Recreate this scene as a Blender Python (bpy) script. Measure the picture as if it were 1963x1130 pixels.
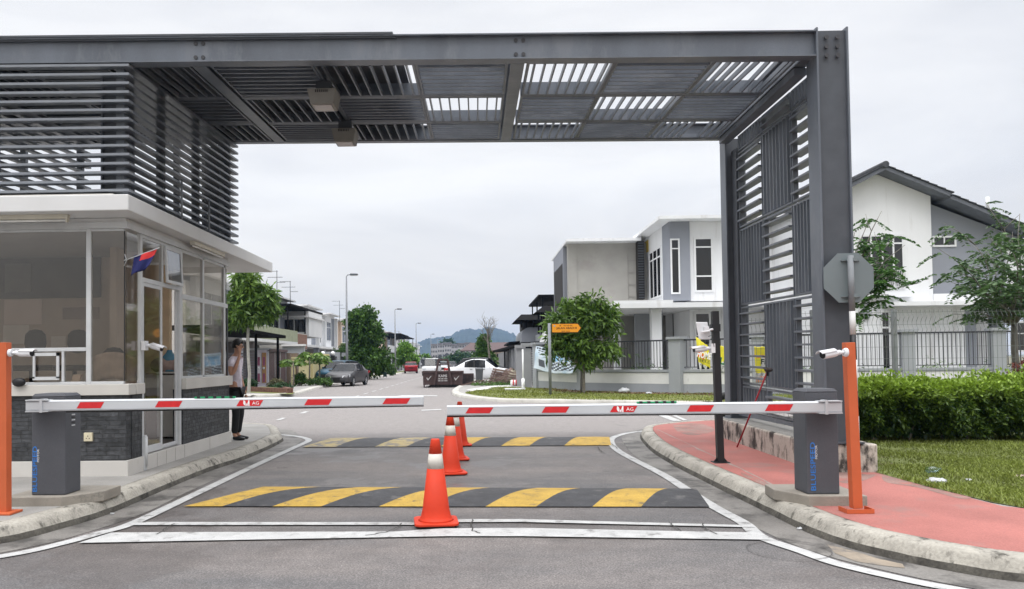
import bpy, bmesh, math, random
import numpy as np
from mathutils import Vector, Matrix, Euler
from math import radians as rad, sin, cos, pi
random.seed(7); np.random.seed(7)
S = bpy.context.scene
C = S.collection
for o in list(bpy.data.objects): bpy.data.objects.remove(o)

# ---------------------------------------------------------------- camera
F, PX, PY, IW, IH, HC = 1474.0, 881.0, 652.0, 1963.0, 1130.0, 1.5
cam = bpy.data.cameras.new('camera'); camo = bpy.data.objects.new('camera', cam); C.objects.link(camo)
cam.sensor_width = 36; cam.lens = F/IW*36
cam.shift_x = (IW/2-PX)/IW; cam.shift_y = (PY-IH/2)/IW
cam.clip_start = .1; cam.clip_end = 9000
CM = Matrix.Rotation(.0231, 3, 'Z') @ Matrix.Rotation(pi/2+.0271, 3, 'X') @ Matrix.Rotation(-.0115, 3, 'Z')
camo.matrix_world = Matrix.Translation((0, 0, HC)) @ CM.to_4x4()
S.camera = camo
CP = Vector((0, 0, HC))
def ray(x, y): return CM @ Vector(((x-PX)/F, -(y-PY)/F, -1))
def G(x, y, z=0.0): d = ray(x, y); return CP + d*((z-HC)/d.z)
def P(x, y, Y): d = ray(x, y); return CP + d*(Y/d.y)
def PXp(x, y, X): d = ray(x, y); return CP + d*(X/d.x)

# ---------------------------------------------------------------- world: bright overcast sky
SUN_EL, SUN_ROT = rad(62), rad(200)
w = bpy.data.worlds.new('World'); S.world = w; w.use_nodes = True
nt = w.node_tree; N = nt.nodes; L = nt.links; N.clear()
out = N.new('ShaderNodeOutputWorld'); bg = N.new('ShaderNodeBackground')
sky = N.new('ShaderNodeTexSky'); sky.sky_type = 'NISHITA'; sky.sun_disc = False
sky.sun_elevation = SUN_EL; sky.sun_rotation = SUN_ROT; sky.dust_density = 4; sky.air_density = 1.2
tc = N.new('ShaderNodeTexCoord'); sep = N.new('ShaderNodeSeparateXYZ')
L.new(tc.outputs['Generated'], sep.inputs[0])
skm = N.new('ShaderNodeVectorMath'); skm.operation = 'SCALE'; skm.inputs['Scale'].default_value = .10
L.new(sky.outputs[0], skm.inputs[0])
mp = N.new('ShaderNodeMapping'); mp.inputs['Scale'].default_value = (1, 1, 3.2)
L.new(tc.outputs['Generated'], mp.inputs[0])
n1 = N.new('ShaderNodeTexNoise'); n1.inputs['Scale'].default_value = 2.3; n1.inputs['Detail'].default_value = 7; n1.inputs['Roughness'].default_value = .52; n1.inputs['Distortion'].default_value = .5
L.new(mp.outputs[0], n1.inputs['Vector'])
cr = N.new('ShaderNodeValToRGB'); cr.color_ramp.interpolation = 'B_SPLINE'
e = cr.color_ramp.elements; e[0].position = .3; e[0].color = (.765, .78, .82, 1); e[1].position = .68; e[1].color = (1.02, 1.02, 1.02, 1)
m_ = cr.color_ramp.elements.new(.5); m_.color = (.90, .905, .925, 1)
L.new(n1.outputs['Fac'], cr.inputs[0])
# overcast cloud deck: brighter towards the zenith, where the cloud is thinnest
zr = N.new('ShaderNodeMapRange'); zr.interpolation_type = 'SMOOTHSTEP'
zr.inputs['From Min'].default_value = .42; zr.inputs['From Max'].default_value = .95; zr.inputs['To Min'].default_value = 1.0; zr.inputs['To Max'].default_value = 4.2
L.new(sep.outputs['Z'], zr.inputs['Value'])
lowr = N.new('ShaderNodeMapRange'); lowr.inputs['From Min'].default_value = 0; lowr.inputs['From Max'].default_value = .22; lowr.inputs['To Min'].default_value = .90; lowr.inputs['To Max'].default_value = 1.0
L.new(sep.outputs['Z'], lowr.inputs['Value'])
mm = N.new('ShaderNodeMath'); mm.operation = 'MULTIPLY'; L.new(zr.outputs[0], mm.inputs[0]); L.new(lowr.outputs[0], mm.inputs[1])
cs = N.new('ShaderNodeVectorMath'); cs.operation = 'SCALE'; L.new(cr.outputs[0], cs.inputs[0]); L.new(mm.outputs[0], cs.inputs['Scale'])
wr = N.new('ShaderNodeMapRange'); wr.inputs['From Min'].default_value = 0; wr.inputs['From Max'].default_value = .20; L.new(sep.outputs['Z'], wr.inputs['Value'])
wc = N.new('ShaderNodeMix'); wc.data_type = 'RGBA'; wc.inputs['A'].default_value = (1.07, 1.0, .90, 1); wc.inputs['B'].default_value = (1, 1, 1, 1); L.new(wr.outputs[0], wc.inputs['Factor'])
wm = N.new('ShaderNodeVectorMath'); wm.operation = 'MULTIPLY'; L.new(cs.outputs[0], wm.inputs[0]); L.new(wc.outputs['Result'], wm.inputs[1])
mx = N.new('ShaderNodeMix'); mx.data_type = 'RGBA'; mx.inputs['Factor'].default_value = .93
L.new(skm.outputs[0], mx.inputs['A']); L.new(wm.outputs[0], mx.inputs['B'])
L.new(mx.outputs['Result'], bg.inputs['Color']); bg.inputs['Strength'].default_value = 1.07
L.new(bg.outputs[0], out.inputs[0])
sl = bpy.data.lights.new('sun', 'SUN'); so = bpy.data.objects.new('sun', sl); C.objects.link(so)
sl.energy = 1.0; sl.angle = rad(22); sl.color = (1, .96, .9)
so.rotation_euler = (pi/2-SUN_EL, 0, pi-SUN_ROT) ; so.location = (0, -5, 60)
S.view_settings.view_transform = 'Standard'; S.view_settings.look = 'None'; S.view_settings.gamma = 1; S.view_settings.exposure = 0.0
S.view_settings.use_curve_mapping = False

# ---------------------------------------------------------------- materials
MATS = {}
def pm(name, col, rough=.6, var=.12, scale=4., bump=0., bscale=60., metal=0., spec=.4, stain=None, sscale=2., sthr=.58, squash=(1, 1, 1), sheen=0, grain=0.):
    """procedural Principled: base colour with noise variation, optional stains (colour with a shape of its own), optional bump"""
    if name in MATS: return MATS[name]
    m = bpy.data.materials.new(name); m.use_nodes = True; t = m.node_tree; n = t.nodes; l = t.links
    b = n['Principled BSDF']; b.inputs['Roughness'].default_value = rough; b.inputs['Metallic'].default_value = metal
    b.inputs['Specular IOR Level'].default_value = spec
    co = n.new('ShaderNodeTexCoord'); mpg = n.new('ShaderNodeMapping'); mpg.inputs['Scale'].default_value = squash
    l.new(co.outputs['Object'], mpg.inputs[0])
    ns = n.new('ShaderNodeTexNoise'); ns.inputs['Scale'].default_value = scale; ns.inputs['Detail'].default_value = 6; l.new(mpg.outputs[0], ns.inputs['Vector'])
    mr = n.new('ShaderNodeMapRange'); mr.inputs['From Min'].default_value = .3; mr.inputs['From Max'].default_value = .7
    mr.inputs['To Min'].default_value = 1-var; mr.inputs['To Max'].default_value = 1+var; l.new(ns.outputs['Fac'], mr.inputs['Value'])
    vm = n.new('ShaderNodeVectorMath'); vm.operation = 'SCALE'; vm.inputs[0].default_value = col[:3]; l.new(mr.outputs[0], vm.inputs['Scale'])
    last = vm.outputs[0]
    if grain:
        g = n.new('ShaderNodeTexNoise'); g.inputs['Scale'].default_value = bscale; g.inputs['Detail'].default_value = 3; l.new(co.outputs['Object'], g.inputs['Vector'])
        gr = n.new('ShaderNodeMapRange'); gr.inputs['From Min'].default_value = .35; gr.inputs['From Max'].default_value = .65; gr.inputs['To Min'].default_value = 1-grain; gr.inputs['To Max'].default_value = 1+grain
        l.new(g.outputs['Fac'], gr.inputs['Value']); v2 = n.new('ShaderNodeVectorMath'); v2.operation = 'SCALE'; l.new(last, v2.inputs[0]); l.new(gr.outputs[0], v2.inputs['Scale']); last = v2.outputs[0]
    if stain:
        s = n.new('ShaderNodeTexNoise'); s.inputs['Scale'].default_value = sscale; s.inputs['Detail'].default_value = 9; s.inputs['Roughness'].default_value = .68
        l.new(mpg.outputs[0], s.inputs['Vector'])
        sr = n.new('ShaderNodeMapRange'); sr.inputs['From Min'].default_value = sthr; sr.inputs['From Max'].default_value = sthr+.12; sr.clamp = True
        l.new(s.outputs['Fac'], sr.inputs['Value'])
        mi = n.new('ShaderNodeMix'); mi.data_type = 'RGBA'; l.new(sr.outputs[0], mi.inputs['Factor']); l.new(last, mi.inputs['A']); mi.inputs['B'].default_value = (*stain[:3], 1)
        last = mi.outputs['Result']
    l.new(last, b.inputs['Base Color'])
    if bump:
        bn = n.new('ShaderNodeTexNoise'); bn.inputs['Scale'].default_value = bscale; bn.inputs['Detail'].default_value = 4; l.new(co.outputs['Object'], bn.inputs['Vector'])
        bb = n.new('ShaderNodeBump'); bb.inputs['Strength'].default_value = bump; bb.inputs['Distance'].default_value = .01
        l.new(bn.outputs['Fac'], bb.inputs['Height']); l.new(bb.outputs[0], b.inputs['Normal'])
    MATS[name] = m; return m

def leafmat(name, dark, light, trans=.25, rough=.5, scale=14.):
    if name in MATS: return MATS[name]
    m = bpy.data.materials.new(name); m.use_nodes = True; t = m.node_tree; n = t.nodes; l = t.links
    b = n['Principled BSDF']; b.inputs['Roughness'].default_value = rough; b.inputs['Specular IOR Level'].default_value = .35
    at = n.new('ShaderNodeAttribute'); at.attribute_name = 'leaf_rnd'
    r = n.new('ShaderNodeValToRGB'); r.color_ramp.elements[0].color = (*dark, 1); r.color_ramp.elements[1].color = (*light, 1)
    l.new(at.outputs['Fac'], r.inputs[0]); l.new(r.outputs[0], b.inputs['Base Color'])
    tr = n.new('ShaderNodeBsdfTranslucent'); l.new(r.outputs[0], tr.inputs['Color'])
    mxs = n.new('ShaderNodeMixShader'); mxs.inputs[0].default_value = trans
    l.new(b.outputs[0], mxs.inputs[1]); l.new(tr.outputs[0], mxs.inputs[2]); l.new(mxs.outputs[0], n['Material Output'].inputs[0])
    MATS[name] = m; return m

def glass(name, tint=(.35, .34, .33), refl=.12, rough=.03, graze=.45):
    """thin tinted window glass: tinted transmission with a fresnel reflection"""
    if name in MATS: return MATS[name]
    m = bpy.data.materials.new(name); m.use_nodes = True; t = m.node_tree; n = t.nodes; l = t.links; n.remove(n['Principled BSDF'])
    tr = n.new('ShaderNodeBsdfTransparent'); tr.inputs[0].default_value = (*tint, 1)
    gl = n.new('ShaderNodeBsdfGlossy'); gl.inputs['Roughness'].default_value = rough; gl.inputs['Color'].default_value = (.9, .92, .95, 1)
    lw = n.new('ShaderNodeLayerWeight'); lw.inputs['Blend'].default_value = .22
    ad = n.new('ShaderNodeMath'); ad.operation = 'ADD'; ad.inputs[1].default_value = refl; ad.use_clamp = True
    mu = n.new('ShaderNodeMath'); mu.operation = 'MULTIPLY'; mu.inputs[1].default_value = graze
    l.new(lw.outputs['Facing'], mu.inputs[0]); l.new(mu.outputs[0], ad.inputs[0])
    mxs = n.new('ShaderNodeMixShader'); l.new(ad.outputs[0], mxs.inputs[0]); l.new(tr.outputs[0], mxs.inputs[1]); l.new(gl.outputs[0], mxs.inputs[2])
    l.new(mxs.outputs[0], n['Material Output'].inputs[0])
    MATS[name] = m; return m

# ---------------------------------------------------------------- object helpers
ORG = {}
def tag(o, label=None, cat=None, group=None, kind=None):
    if label: o['label'] = label
    if cat: o['category'] = cat
    if group: o['group'] = group
    if kind: o['kind'] = kind
    return o
def thing(name, loc, label, cat, group=None, rz=0):
    o = bpy.data.objects.new(name, None); o.empty_display_size = .2; C.objects.link(o); o.location = loc; o.rotation_euler = (0, 0, rz)
    ORG[o.name] = Vector(loc) if rz == 0 else None
    return tag(o, label, cat, group)
def proto(name, label, cat, group=None):
    """a thing modelled round its own origin, then moved to its place"""
    o = thing(name, (0, 0, 0), label, cat, group); return o
def link_mesh(me, name, parent=None):
    o = bpy.data.objects.new(name, me); C.objects.link(o)
    if parent is not None:
        og = ORG.get(parent.name) or Vector((0, 0, 0)); me.transform(Matrix.Translation(-og)); o.parent = parent; ORG[o.name] = og
    return o
class MB:
    def __init__(s): s.v = []; s.f = []; s.mi = []; s.mats = []; s.sm = []
    def m(s, mat):
        if mat not in s.mats: s.mats.append(mat)
        return s.mats.index(mat)
    def add(s, vs, fs, mat, smooth=False):
        b = len(s.v); s.v += [tuple(v) for v in vs]; k = s.m(mat)
        for f in fs: s.f.append(tuple(i+b for i in f)); s.mi.append(k); s.sm.append(smooth)
        return s
    def poly(s, pts, mat): return s.add(pts, [tuple(range(len(pts)))], mat)
    def box(s, x0, x1, y0, y1, z0, z1, mat, skip=''):
        x0, x1 = min(x0, x1), max(x0, x1); y0, y1 = min(y0, y1), max(y0, y1); z0, z1 = min(z0, z1), max(z0, z1)
        v = [(x, y, z) for z in (z0, z1) for y in (y0, y1) for x in (x0, x1)]
        return s.add(v, [(0, 2, 3, 1), (4, 5, 7, 6), (0, 1, 5, 4), (2, 6, 7, 3), (0, 4, 6, 2), (1, 3, 7, 5)], mat)
    def hexa(s, v8, mat):
        """8 corners: bottom 4 ccw then top 4 ccw"""
        return s.add(v8, [(3, 2, 1, 0), (4, 5, 6, 7), (0, 1, 5, 4), (1, 2, 6, 5), (2, 3, 7, 6), (3, 0, 4, 7)], mat)
    def bar(s, p, q, wd, ht, mat, up=(0, 0, 1)):
        p = Vector(p); q = Vector(q); d = (q-p).normalized(); up = Vector(up)
        if abs(d.dot(up)) > .99: up = Vector((1, 0, 0))
        a = d.cross(up).normalized()*wd/2; b = a.normalized().cross(d).normalized()*ht/2
        return s.hexa([p-a-b, p+a-b, p+a+b, p-a+b, q-a-b, q+a-b, q+a+b, q-a+b], mat)
    def tube(s, pts, r, mat, n=10, caps=True):
        pts = [Vector(p) for p in pts]; rs = r if isinstance(r, (list, tuple)) else [r]*len(pts)
        ref = Vector((0, 0, 1)); rings = []
        for i, p in enumerate(pts):
            d = (pts[min(i+1, len(pts)-1)]-pts[max(i-1, 0)]).normalized()
            u = d.cross(ref) if abs(d.dot(ref)) < .95 else d.cross(Vector((0, 1, 0)))
            u.normalize(); v = u.cross(d).normalized()
            if rings and u.dot(lu) < 0: u, v = -u, -v
            lu = u
            rings.append([p+(u*cos(2*pi*k/n)+v*sin(2*pi*k/n))*rs[i] for k in range(n)])
        vs = [x for rg in rings for x in rg]; fs = []
        for i in range(len(pts)-1):
            for k in range(n): fs.append((i*n+k, i*n+(k+1) % n, (i+1)*n+(k+1) % n, (i+1)*n+k))
        s.add(vs, fs, mat, True)
        if caps: s.add(rings[0], [tuple(range(n))[::-1]], mat); s.add(rings[-1], [tuple(range(n))], mat)
        return s
    def lathe(s, prof, c, mat, n=24, sx=1, sy=1):
        c = Vector(c); vs = []; fs = []
        for r, z in prof:
            for k in range(n): vs.append((c.x+r*cos(2*pi*k/n)*sx, c.y+r*sin(2*pi*k/n)*sy, c.z+z))
        for i in range(len(prof)-1):
            for k in range(n): fs.append((i*n+k, i*n+(k+1) % n, (i+1)*n+(k+1) % n, (i+1)*n+k))
        s.add(vs, fs, mat, True); s.add(vs[:n], [tuple(range(n))[::-1]], mat); s.add(vs[-n:], [tuple(range(n))], mat); return s
    def prism(s, poly, vec, mat, matside=None):
        """polygon (3D points) extruded along vec"""
        a = [Vector(p) for p in poly]; vec = Vector(vec); b = [p+vec for p in a]; n = len(a)
        s.add(a, [tuple(range(n))[::-1]], mat); s.add(b, [tuple(range(n))], mat)
        s.add(a+b, [(i, (i+1) % n, (i+1) % n+n, i+n) for i in range(n)], matside or mat); return s
    def slab(s, poly, z0, z1, mat, matside=None): return s.prism([(p[0], p[1], z0) for p in poly], (0, 0, z1-z0), mat, matside)
    def sphere(s, c, r, mat, n=12, m=8, sc=(1, 1, 1)):
        c = Vector(c); vs = [c+Vector((0, 0, r*sc[2]))]; fs = []
        for i in range(1, m):
            for k in range(n): vs.append(c+Vector((r*sc[0]*sin(pi*i/m)*cos(2*pi*k/n), r*sc[1]*sin(pi*i/m)*sin(2*pi*k/n), r*sc[2]*cos(pi*i/m))))
        vs.append(c-Vector((0, 0, r*sc[2])))
        for k in range(n): fs.append((0, 1+k, 1+(k+1) % n))
        for i in range(m-2):
            for k in range(n): a = 1+i*n+k; b = 1+i*n+(k+1) % n; fs.append((a, a+n, b+n, b))
        for k in range(n): fs.append((len(vs)-1, 1+(m-2)*n+(k+1) % n, 1+(m-2)*n+k))
        return s.add(vs, fs, mat, True)
    def build(s, name, parent=None, bevel=0, fix=True):
        me = bpy.data.meshes.new(name); me.from_pydata(s.v, [], s.f)
        for m in s.mats: me.materials.append(m)
        me.polygons.foreach_set('material_index', s.mi); me.polygons.foreach_set('use_smooth', s.sm)
        me.update()
        if fix:
            bm = bmesh.new(); bm.from_mesh(me); bmesh.ops.remove_doubles(bm, verts=bm.verts, dist=1e-5); bmesh.ops.recalc_face_normals(bm, faces=bm.faces); bm.to_mesh(me); bm.free()
        o = link_mesh(me, name, parent)
        if bevel:
            b = o.modifiers.new('bevel', 'BEVEL'); b.width = bevel; b.segments = 2; b.limit_method = 'ANGLE'; b.angle_limit = rad(40); b.harden_normals = False
        return o
def kids(o): return [c for c in o.children]
def copy_tree(o, parent=None):
    c = o.copy(); C.objects.link(c)
    if parent is not None: c.parent = parent
    for ch in kids(o): copy_tree(ch, c)
    return c
def text_verts(s, size=1.0, extr=.002, ax='CENTER', ay='CENTER', bold=0):
    cu = bpy.data.curves.new('t', 'FONT'); cu.body = s; cu.size = size; cu.extrude = extr; cu.align_x = ax; cu.align_y = ay; cu.offset = bold; cu.resolution_u = 3
    o = bpy.data.objects.new('t', cu); C.objects.link(o); dg = bpy.context.evaluated_depsgraph_get()
    me = bpy.data.meshes.new_from_object(o.evaluated_get(dg)); vs = [Vector(v.co) for v in me.vertices]; fs = [tuple(p.vertices) for p in me.polygons]
    bpy.data.objects.remove(o); bpy.data.curves.remove(cu); bpy.data.meshes.remove(me); return vs, fs
def text(mb, s, c, right, up, height, width, mat, bold=0, lift=.004, extr=.002):
    """letters filling a width x height rectangle centred at c"""
    vs, fs = text_verts(s, 1.0, 0.0, bold=bold)
    if not vs: return mb
    x0 = min(v.x for v in vs); x1 = max(v.x for v in vs); y0 = min(v.y for v in vs); y1 = max(v.y for v in vs)
    r = Vector(right).normalized(); u = Vector(up).normalized(); nrm = r.cross(u); c = Vector(c)
    return mb.add([c + r*(((v.x-x0)/(x1-x0)-.5)*width) + u*(((v.y-y0)/(y1-y0)-.5)*height) + nrm*lift for v in vs], fs, mat)
def np_mesh(name, verts, faces, mats, parent=None, rnd=None, mi=None):
    me = bpy.data.meshes.new(name); k = faces.shape[1]
    me.vertices.add(len(verts)); me.vertices.foreach_set('co', verts.astype(np.float32).ravel())
    me.loops.add(faces.size); me.loops.foreach_set('vertex_index', faces.astype(np.int32).ravel())
    me.polygons.add(len(faces)); me.polygons.foreach_set('loop_start', np.arange(0, faces.size, k, dtype=np.int32))
    for m in mats: me.materials.append(m)
    if mi is not None: me.polygons.foreach_set('material_index', mi.astype(np.int32))
    me.update(calc_edges=True)
    if rnd is not None:
        a = me.attributes.new('leaf_rnd', 'FLOAT', 'FACE'); a.data.foreach_set('value', rnd.astype(np.float32))
    return link_mesh(me, name, parent)
def leaf_arrays(c, d, Ln, Wd, fold=.0):
    """one kite per leaf: base point c (N,3), direction d (N,3)"""
    n = len(c); d = d/np.linalg.norm(d, axis=1, keepdims=True)
    r = np.random.normal(size=(n, 3)); s = np.cross(d, r); s /= np.linalg.norm(s, axis=1, keepdims=True)+1e-9
    Ln = np.asarray(Ln).reshape(-1, 1)*np.random.uniform(.7, 1.25, (n, 1)); Wd = np.asarray(Wd).reshape(-1, 1)*np.random.uniform(.8, 1.2, (n, 1))
    drop = np.array([[0, 0, -1.]])*Ln*fold
    v = np.stack([c, c+d*Ln*.45+s*Wd/2, c+d*Ln+drop, c+d*Ln*.45-s*Wd/2], 1).reshape(-1, 3)
    f = np.arange(4*n).reshape(-1, 4); return v, f
def noise_dirs(n):
    r = np.random.normal(size=(n, 3)); return r/np.linalg.norm(r, axis=1, keepdims=True)

# shared materials
STEEL = pm('painted_steel', (.110, .124, .148), .40, .20, 2.2, .08, 90, spec=.5, stain=(.15, .163, .185), sscale=2.4, sthr=.53, squash=(1, 1, .35), grain=.05)
HWHITE = pm('house_white', (.74, .75, .765), .75, .04, 1.2, .05, 80, stain=(.60, .60, .595), sscale=1.6, sthr=.56, squash=(1, 1, .12))
SLAT = pm('steel_slat_sky_lit', (.19, .205, .23), .45, .08, 5, spec=.5)  # lighter than the beams: sky reflected on the slats put into the colour
STEEL2 = pm('dark_steel_and_web_shade', (.066, .073, .086), .5, .12, 5, spec=.45)
BOLT = pm('bolt_steel', (.05, .05, .055), .45)
WHITEP = pm('white_plaster', (.62, .62, .62), .75, .05, 1.5, .05, 80, stain=(.50, .49, .46), sscale=1.3, sthr=.62, squash=(1, 1, .35))
CREAM = pm('cream_plaster', (.53, .51, .475), .75, .07, 2, .05, 60, stain=(.42, .40, .35), sscale=2.2, sthr=.62, squash=(1, 1, .4))
ALU = pm('white_aluminium', (.52, .53, .54), .45, .06, 5, stain=(.42, .41, .38), sscale=9, sthr=.66)
DARKGL = glass('window_glass', (.16, .16, .165), .10)
GHGL = glass('booth_glass', (.82, .80, .77), .035, graze=.40)
BLACK = pm('black_paint', (.012, .012, .014), .45)
GREYW = pm('grey_plaster', (.30, .315, .335), .8, .08, 1.5, .05, 60, stain=(.20, .205, .21), sscale=1.5, sthr=.62, squash=(1, 1, .4))
DKROOF = pm('dark_metal_roof', (.006, .0055, .006), .85, spec=.1)
DARKIN = pm('dark_interior', (.03, .028, .027), .9)
# ================================================================ GROUND, ROADS, KERBS
def asphalt_mat():
    m = bpy.data.materials.new('asphalt'); m.use_nodes = True; t = m.node_tree; n = t.nodes; l = t.links; b = n['Principled BSDF']
    co = n.new('ShaderNodeTexCoord'); O = co.outputs['Object']
    def noise(sc, det=5, ro=.55, vec=None):
        k = n.new('ShaderNodeTexNoise'); k.inputs['Scale'].default_value = sc; k.inputs['Detail'].default_value = det; k.inputs['Roughness'].default_value = ro; l.new(vec or O, k.inputs['Vector']); return k.outputs['Fac']
    def mr(src, a, b_, c, d):
        k = n.new('ShaderNodeMapRange'); k.inputs['From Min'].default_value = a; k.inputs['From Max'].default_value = b_; k.inputs['To Min'].default_value = c; k.inputs['To Max'].default_value = d; l.new(src, k.inputs['Value']); return k.outputs[0]
    def mix(fac, a, bb):
        k = n.new('ShaderNodeMix'); k.data_type = 'RGBA'; l.new(fac, k.inputs['Factor'])
        for nm, v in (('A', a), ('B', bb)):
            if isinstance(v, tuple): k.inputs[nm].default_value = (*v, 1)
            else: l.new(v, k.inputs[nm])
        return k.outputs['Result']
    def mul(col, f):
        k = n.new('ShaderNodeVectorMath'); k.operation = 'SCALE'; l.new(col, k.inputs[0]); l.new(f, k.inputs['Scale']); return k.outputs[0]
    st = n.new('ShaderNodeMapping'); st.inputs['Scale'].default_value = (.35, 1.1, 1); l.new(O, st.inputs[0])
    big = mr(noise(.55, 6, .6, st.outputs[0]), .40, .60, 0, 1)
    base = mix(big, (.122, .118, .119), (.190, .170, .161))
    wet = mr(noise(.42, 5, .62), .49, .57, 0, 1)           # damp patches left by rain
    sp = n.new('ShaderNodeSeparateXYZ'); l.new(O, sp.inputs[0])
    lane = mr(sp.outputs['Y'], 15.2, 16.2, 1, 0)
    lane2 = mr(sp.outputs['Y'], 5.8, 7.5, .55, 1); k1 = n.new('ShaderNodeMath'); k1.operation = 'MULTIPLY'; l.new(lane, k1.inputs[0]); l.new(lane2, k1.inputs[1])
    k2 = n.new('ShaderNodeMath'); k2.operation = 'MULTIPLY'; l.new(wet, k2.inputs[0]); l.new(k1.outputs[0], k2.inputs[1]); wetm = k2.outputs[0]
    far = mix(lane, (.235, .215, .206), base)
    col = mix(mr(wetm, 0, 1, 0, .85), far, (.100, .086, .080))
    col = mul(col, mr(noise(5, 5), .3, .7, .9, 1.1))
    col = mul(col, mr(noise(75, 3, .75), .34, .66, .55, 1.5))
    col = mul(col, mr(noise(260, 2, .7), .32, .68, .6, 1.45))
    v = n.new('ShaderNodeTexVoronoi'); v.inputs['Scale'].default_value = 60; l.new(O, v.inputs['Vector'])
    col = mul(col, mr(v.outputs['Distance'], 0, .6, 1.25, .72))
    # hairline cracks
    vc = n.new('ShaderNodeTexVoronoi'); vc.feature = 'DISTANCE_TO_EDGE'; vc.inputs['Scale'].default_value = .32
    wob = n.new('ShaderNodeVectorMath'); wob.operation = 'ADD'; nz = n.new('ShaderNodeTexNoise'); nz.inputs['Scale'].default_value = 1.5; nz.inputs['Detail'].default_value = 6
    l.new(O, nz.inputs['Vector']); sc2 = n.new('ShaderNodeVectorMath'); sc2.operation = 'SCALE'; sc2.inputs['Scale'].default_value = .9; l.new(nz.outputs['Color'], sc2.inputs[0])
    l.new(O, wob.inputs[0]); l.new(sc2.outputs[0], wob.inputs[1]); l.new(wob.outputs[0], vc.inputs['Vector'])
    crk = mr(vc.outputs['Distance'], .0, .0035, .55, 0); kk = n.new('ShaderNodeMath'); kk.operation = 'MULTIPLY'; l.new(crk, kk.inputs[0]); l.new(mr(noise(.8), .5, .58, 0, 1), kk.inputs[1])
    col = mix(kk.outputs[0], col, (.03, .03, .03))
    l.new(col, b.inputs['Base Color'])
    l.new(mr(wetm, 0, 1, .78, .38), b.inputs['Roughness']); b.inputs['Specular IOR Level'].default_value = .45
    bp = n.new('ShaderNodeBump'); bp.inputs['Strength'].default_value = .55; bp.inputs['Distance'].default_value = .006
    l.new(noise(210, 3, .6), bp.inputs['Height']); l.new(bp.outputs[0], b.inputs['Normal']); return m
ASPH = asphalt_mat()
EARTH = pm('earth', (.16, .14, .10), .95, .3, .6, stain=(.10, .13, .04), sscale=.5, sthr=.5)
CONC = pm('concrete_paving', (.27, .26, .245), .85, .13, 2.2, .25, 60, stain=(.22, .21, .19), sscale=1.2, sthr=.55, grain=.08)
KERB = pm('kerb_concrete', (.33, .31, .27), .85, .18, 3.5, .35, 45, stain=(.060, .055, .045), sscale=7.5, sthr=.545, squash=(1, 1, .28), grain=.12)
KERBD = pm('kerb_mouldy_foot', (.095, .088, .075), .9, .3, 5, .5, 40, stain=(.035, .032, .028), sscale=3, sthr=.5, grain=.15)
KERBF = pm('kerb_far', (.42, .405, .37), .85, .16, 2, .3, 30, stain=(.12, .11, .09), sscale=2.5, sthr=.6)
GUT = pm('gutter_concrete', (.17, .16, .148), .65, .25, 1.6, .4, 50, stain=(.06, .056, .052), sscale=1.7, sthr=.48, grain=.12)
RED = pm('red_paving_paint', (.32, .115, .098), .78, .16, 1.6, .35, 90, stain=(.26, .135, .12), sscale=1.1, sthr=.53, grain=.12)
GREYJ = pm('joint_grey', (.28, .22, .20), .9, .2, 6)
GRASSB = pm('turf_soil', (.11, .13, .035), .95, .35, 3, .4, 30, stain=(.12, .085, .05), sscale=2.0, sthr=.57)
PAINTW = pm('road_paint_white', (.41, .41, .405), .7, .12, 5, .25, 120, stain=(.20, .195, .19), sscale=6, sthr=.54, grain=.12)
PAINTY = pm('road_paint_yellow', (.42, .27, .05), .75, .16, 5, .4, 120, stain=(.16, .12, .06), sscale=9, sthr=.55, grain=.22)
PAINTYF = pm('road_paint_yellow_worn', (.38, .30, .14), .75, .15, 5, .4, 120, stain=(.17, .16, .15), sscale=6, sthr=.46, grain=.16)
PAINTK = pm('road_paint_black', (.045, .045, .049), .7, .25, 6, .5, 120, stain=(.11, .105, .104), sscale=5, sthr=.56, grain=.25)

def smooth(pts, k=5, closed=False):
    pts = [Vector((p[0], p[1], 0)) for p in pts]; o = []
    for i in range(len(pts)-1):
        p0 = pts[max(i-1, 0)]; p1 = pts[i]; p2 = pts[i+1]; p3 = pts[min(i+2, len(pts)-1)]
        for j in range(k):
            t = j/k; o.append(.5*((2*p1)+(-p0+p2)*t+(2*p0-5*p1+4*p2-p3)*t*t+(-p0+3*p1-3*p2+p3)*t**3))
    o.append(pts[-1]); return o
def offs(pl, d):
    """offset a polyline to its left by d"""
    o = []
    for i, p in enumerate(pl):
        t = (pl[min(i+1, len(pl)-1)]-pl[max(i-1, 0)]).normalized(); o.append(p+Vector((-t.y, t.x, 0))*d)
    return o
MB().box(-4500, 4500, -60, 6000, -.6, -.30, EARTH).build('ground').__setitem__('kind', 'structure')
m = MB(); m.poly([(-70, -12, 0), (70, -12, 0), (70, 40, 0), (-70, 40, 0)], ASPH); m.poly([(-9.4, 40, 0), (-.6, 40, 0), (-.6, 420, 0), (-9.4, 420, 0)], ASPH)
tag(m.build('road'), kind='structure')

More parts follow.
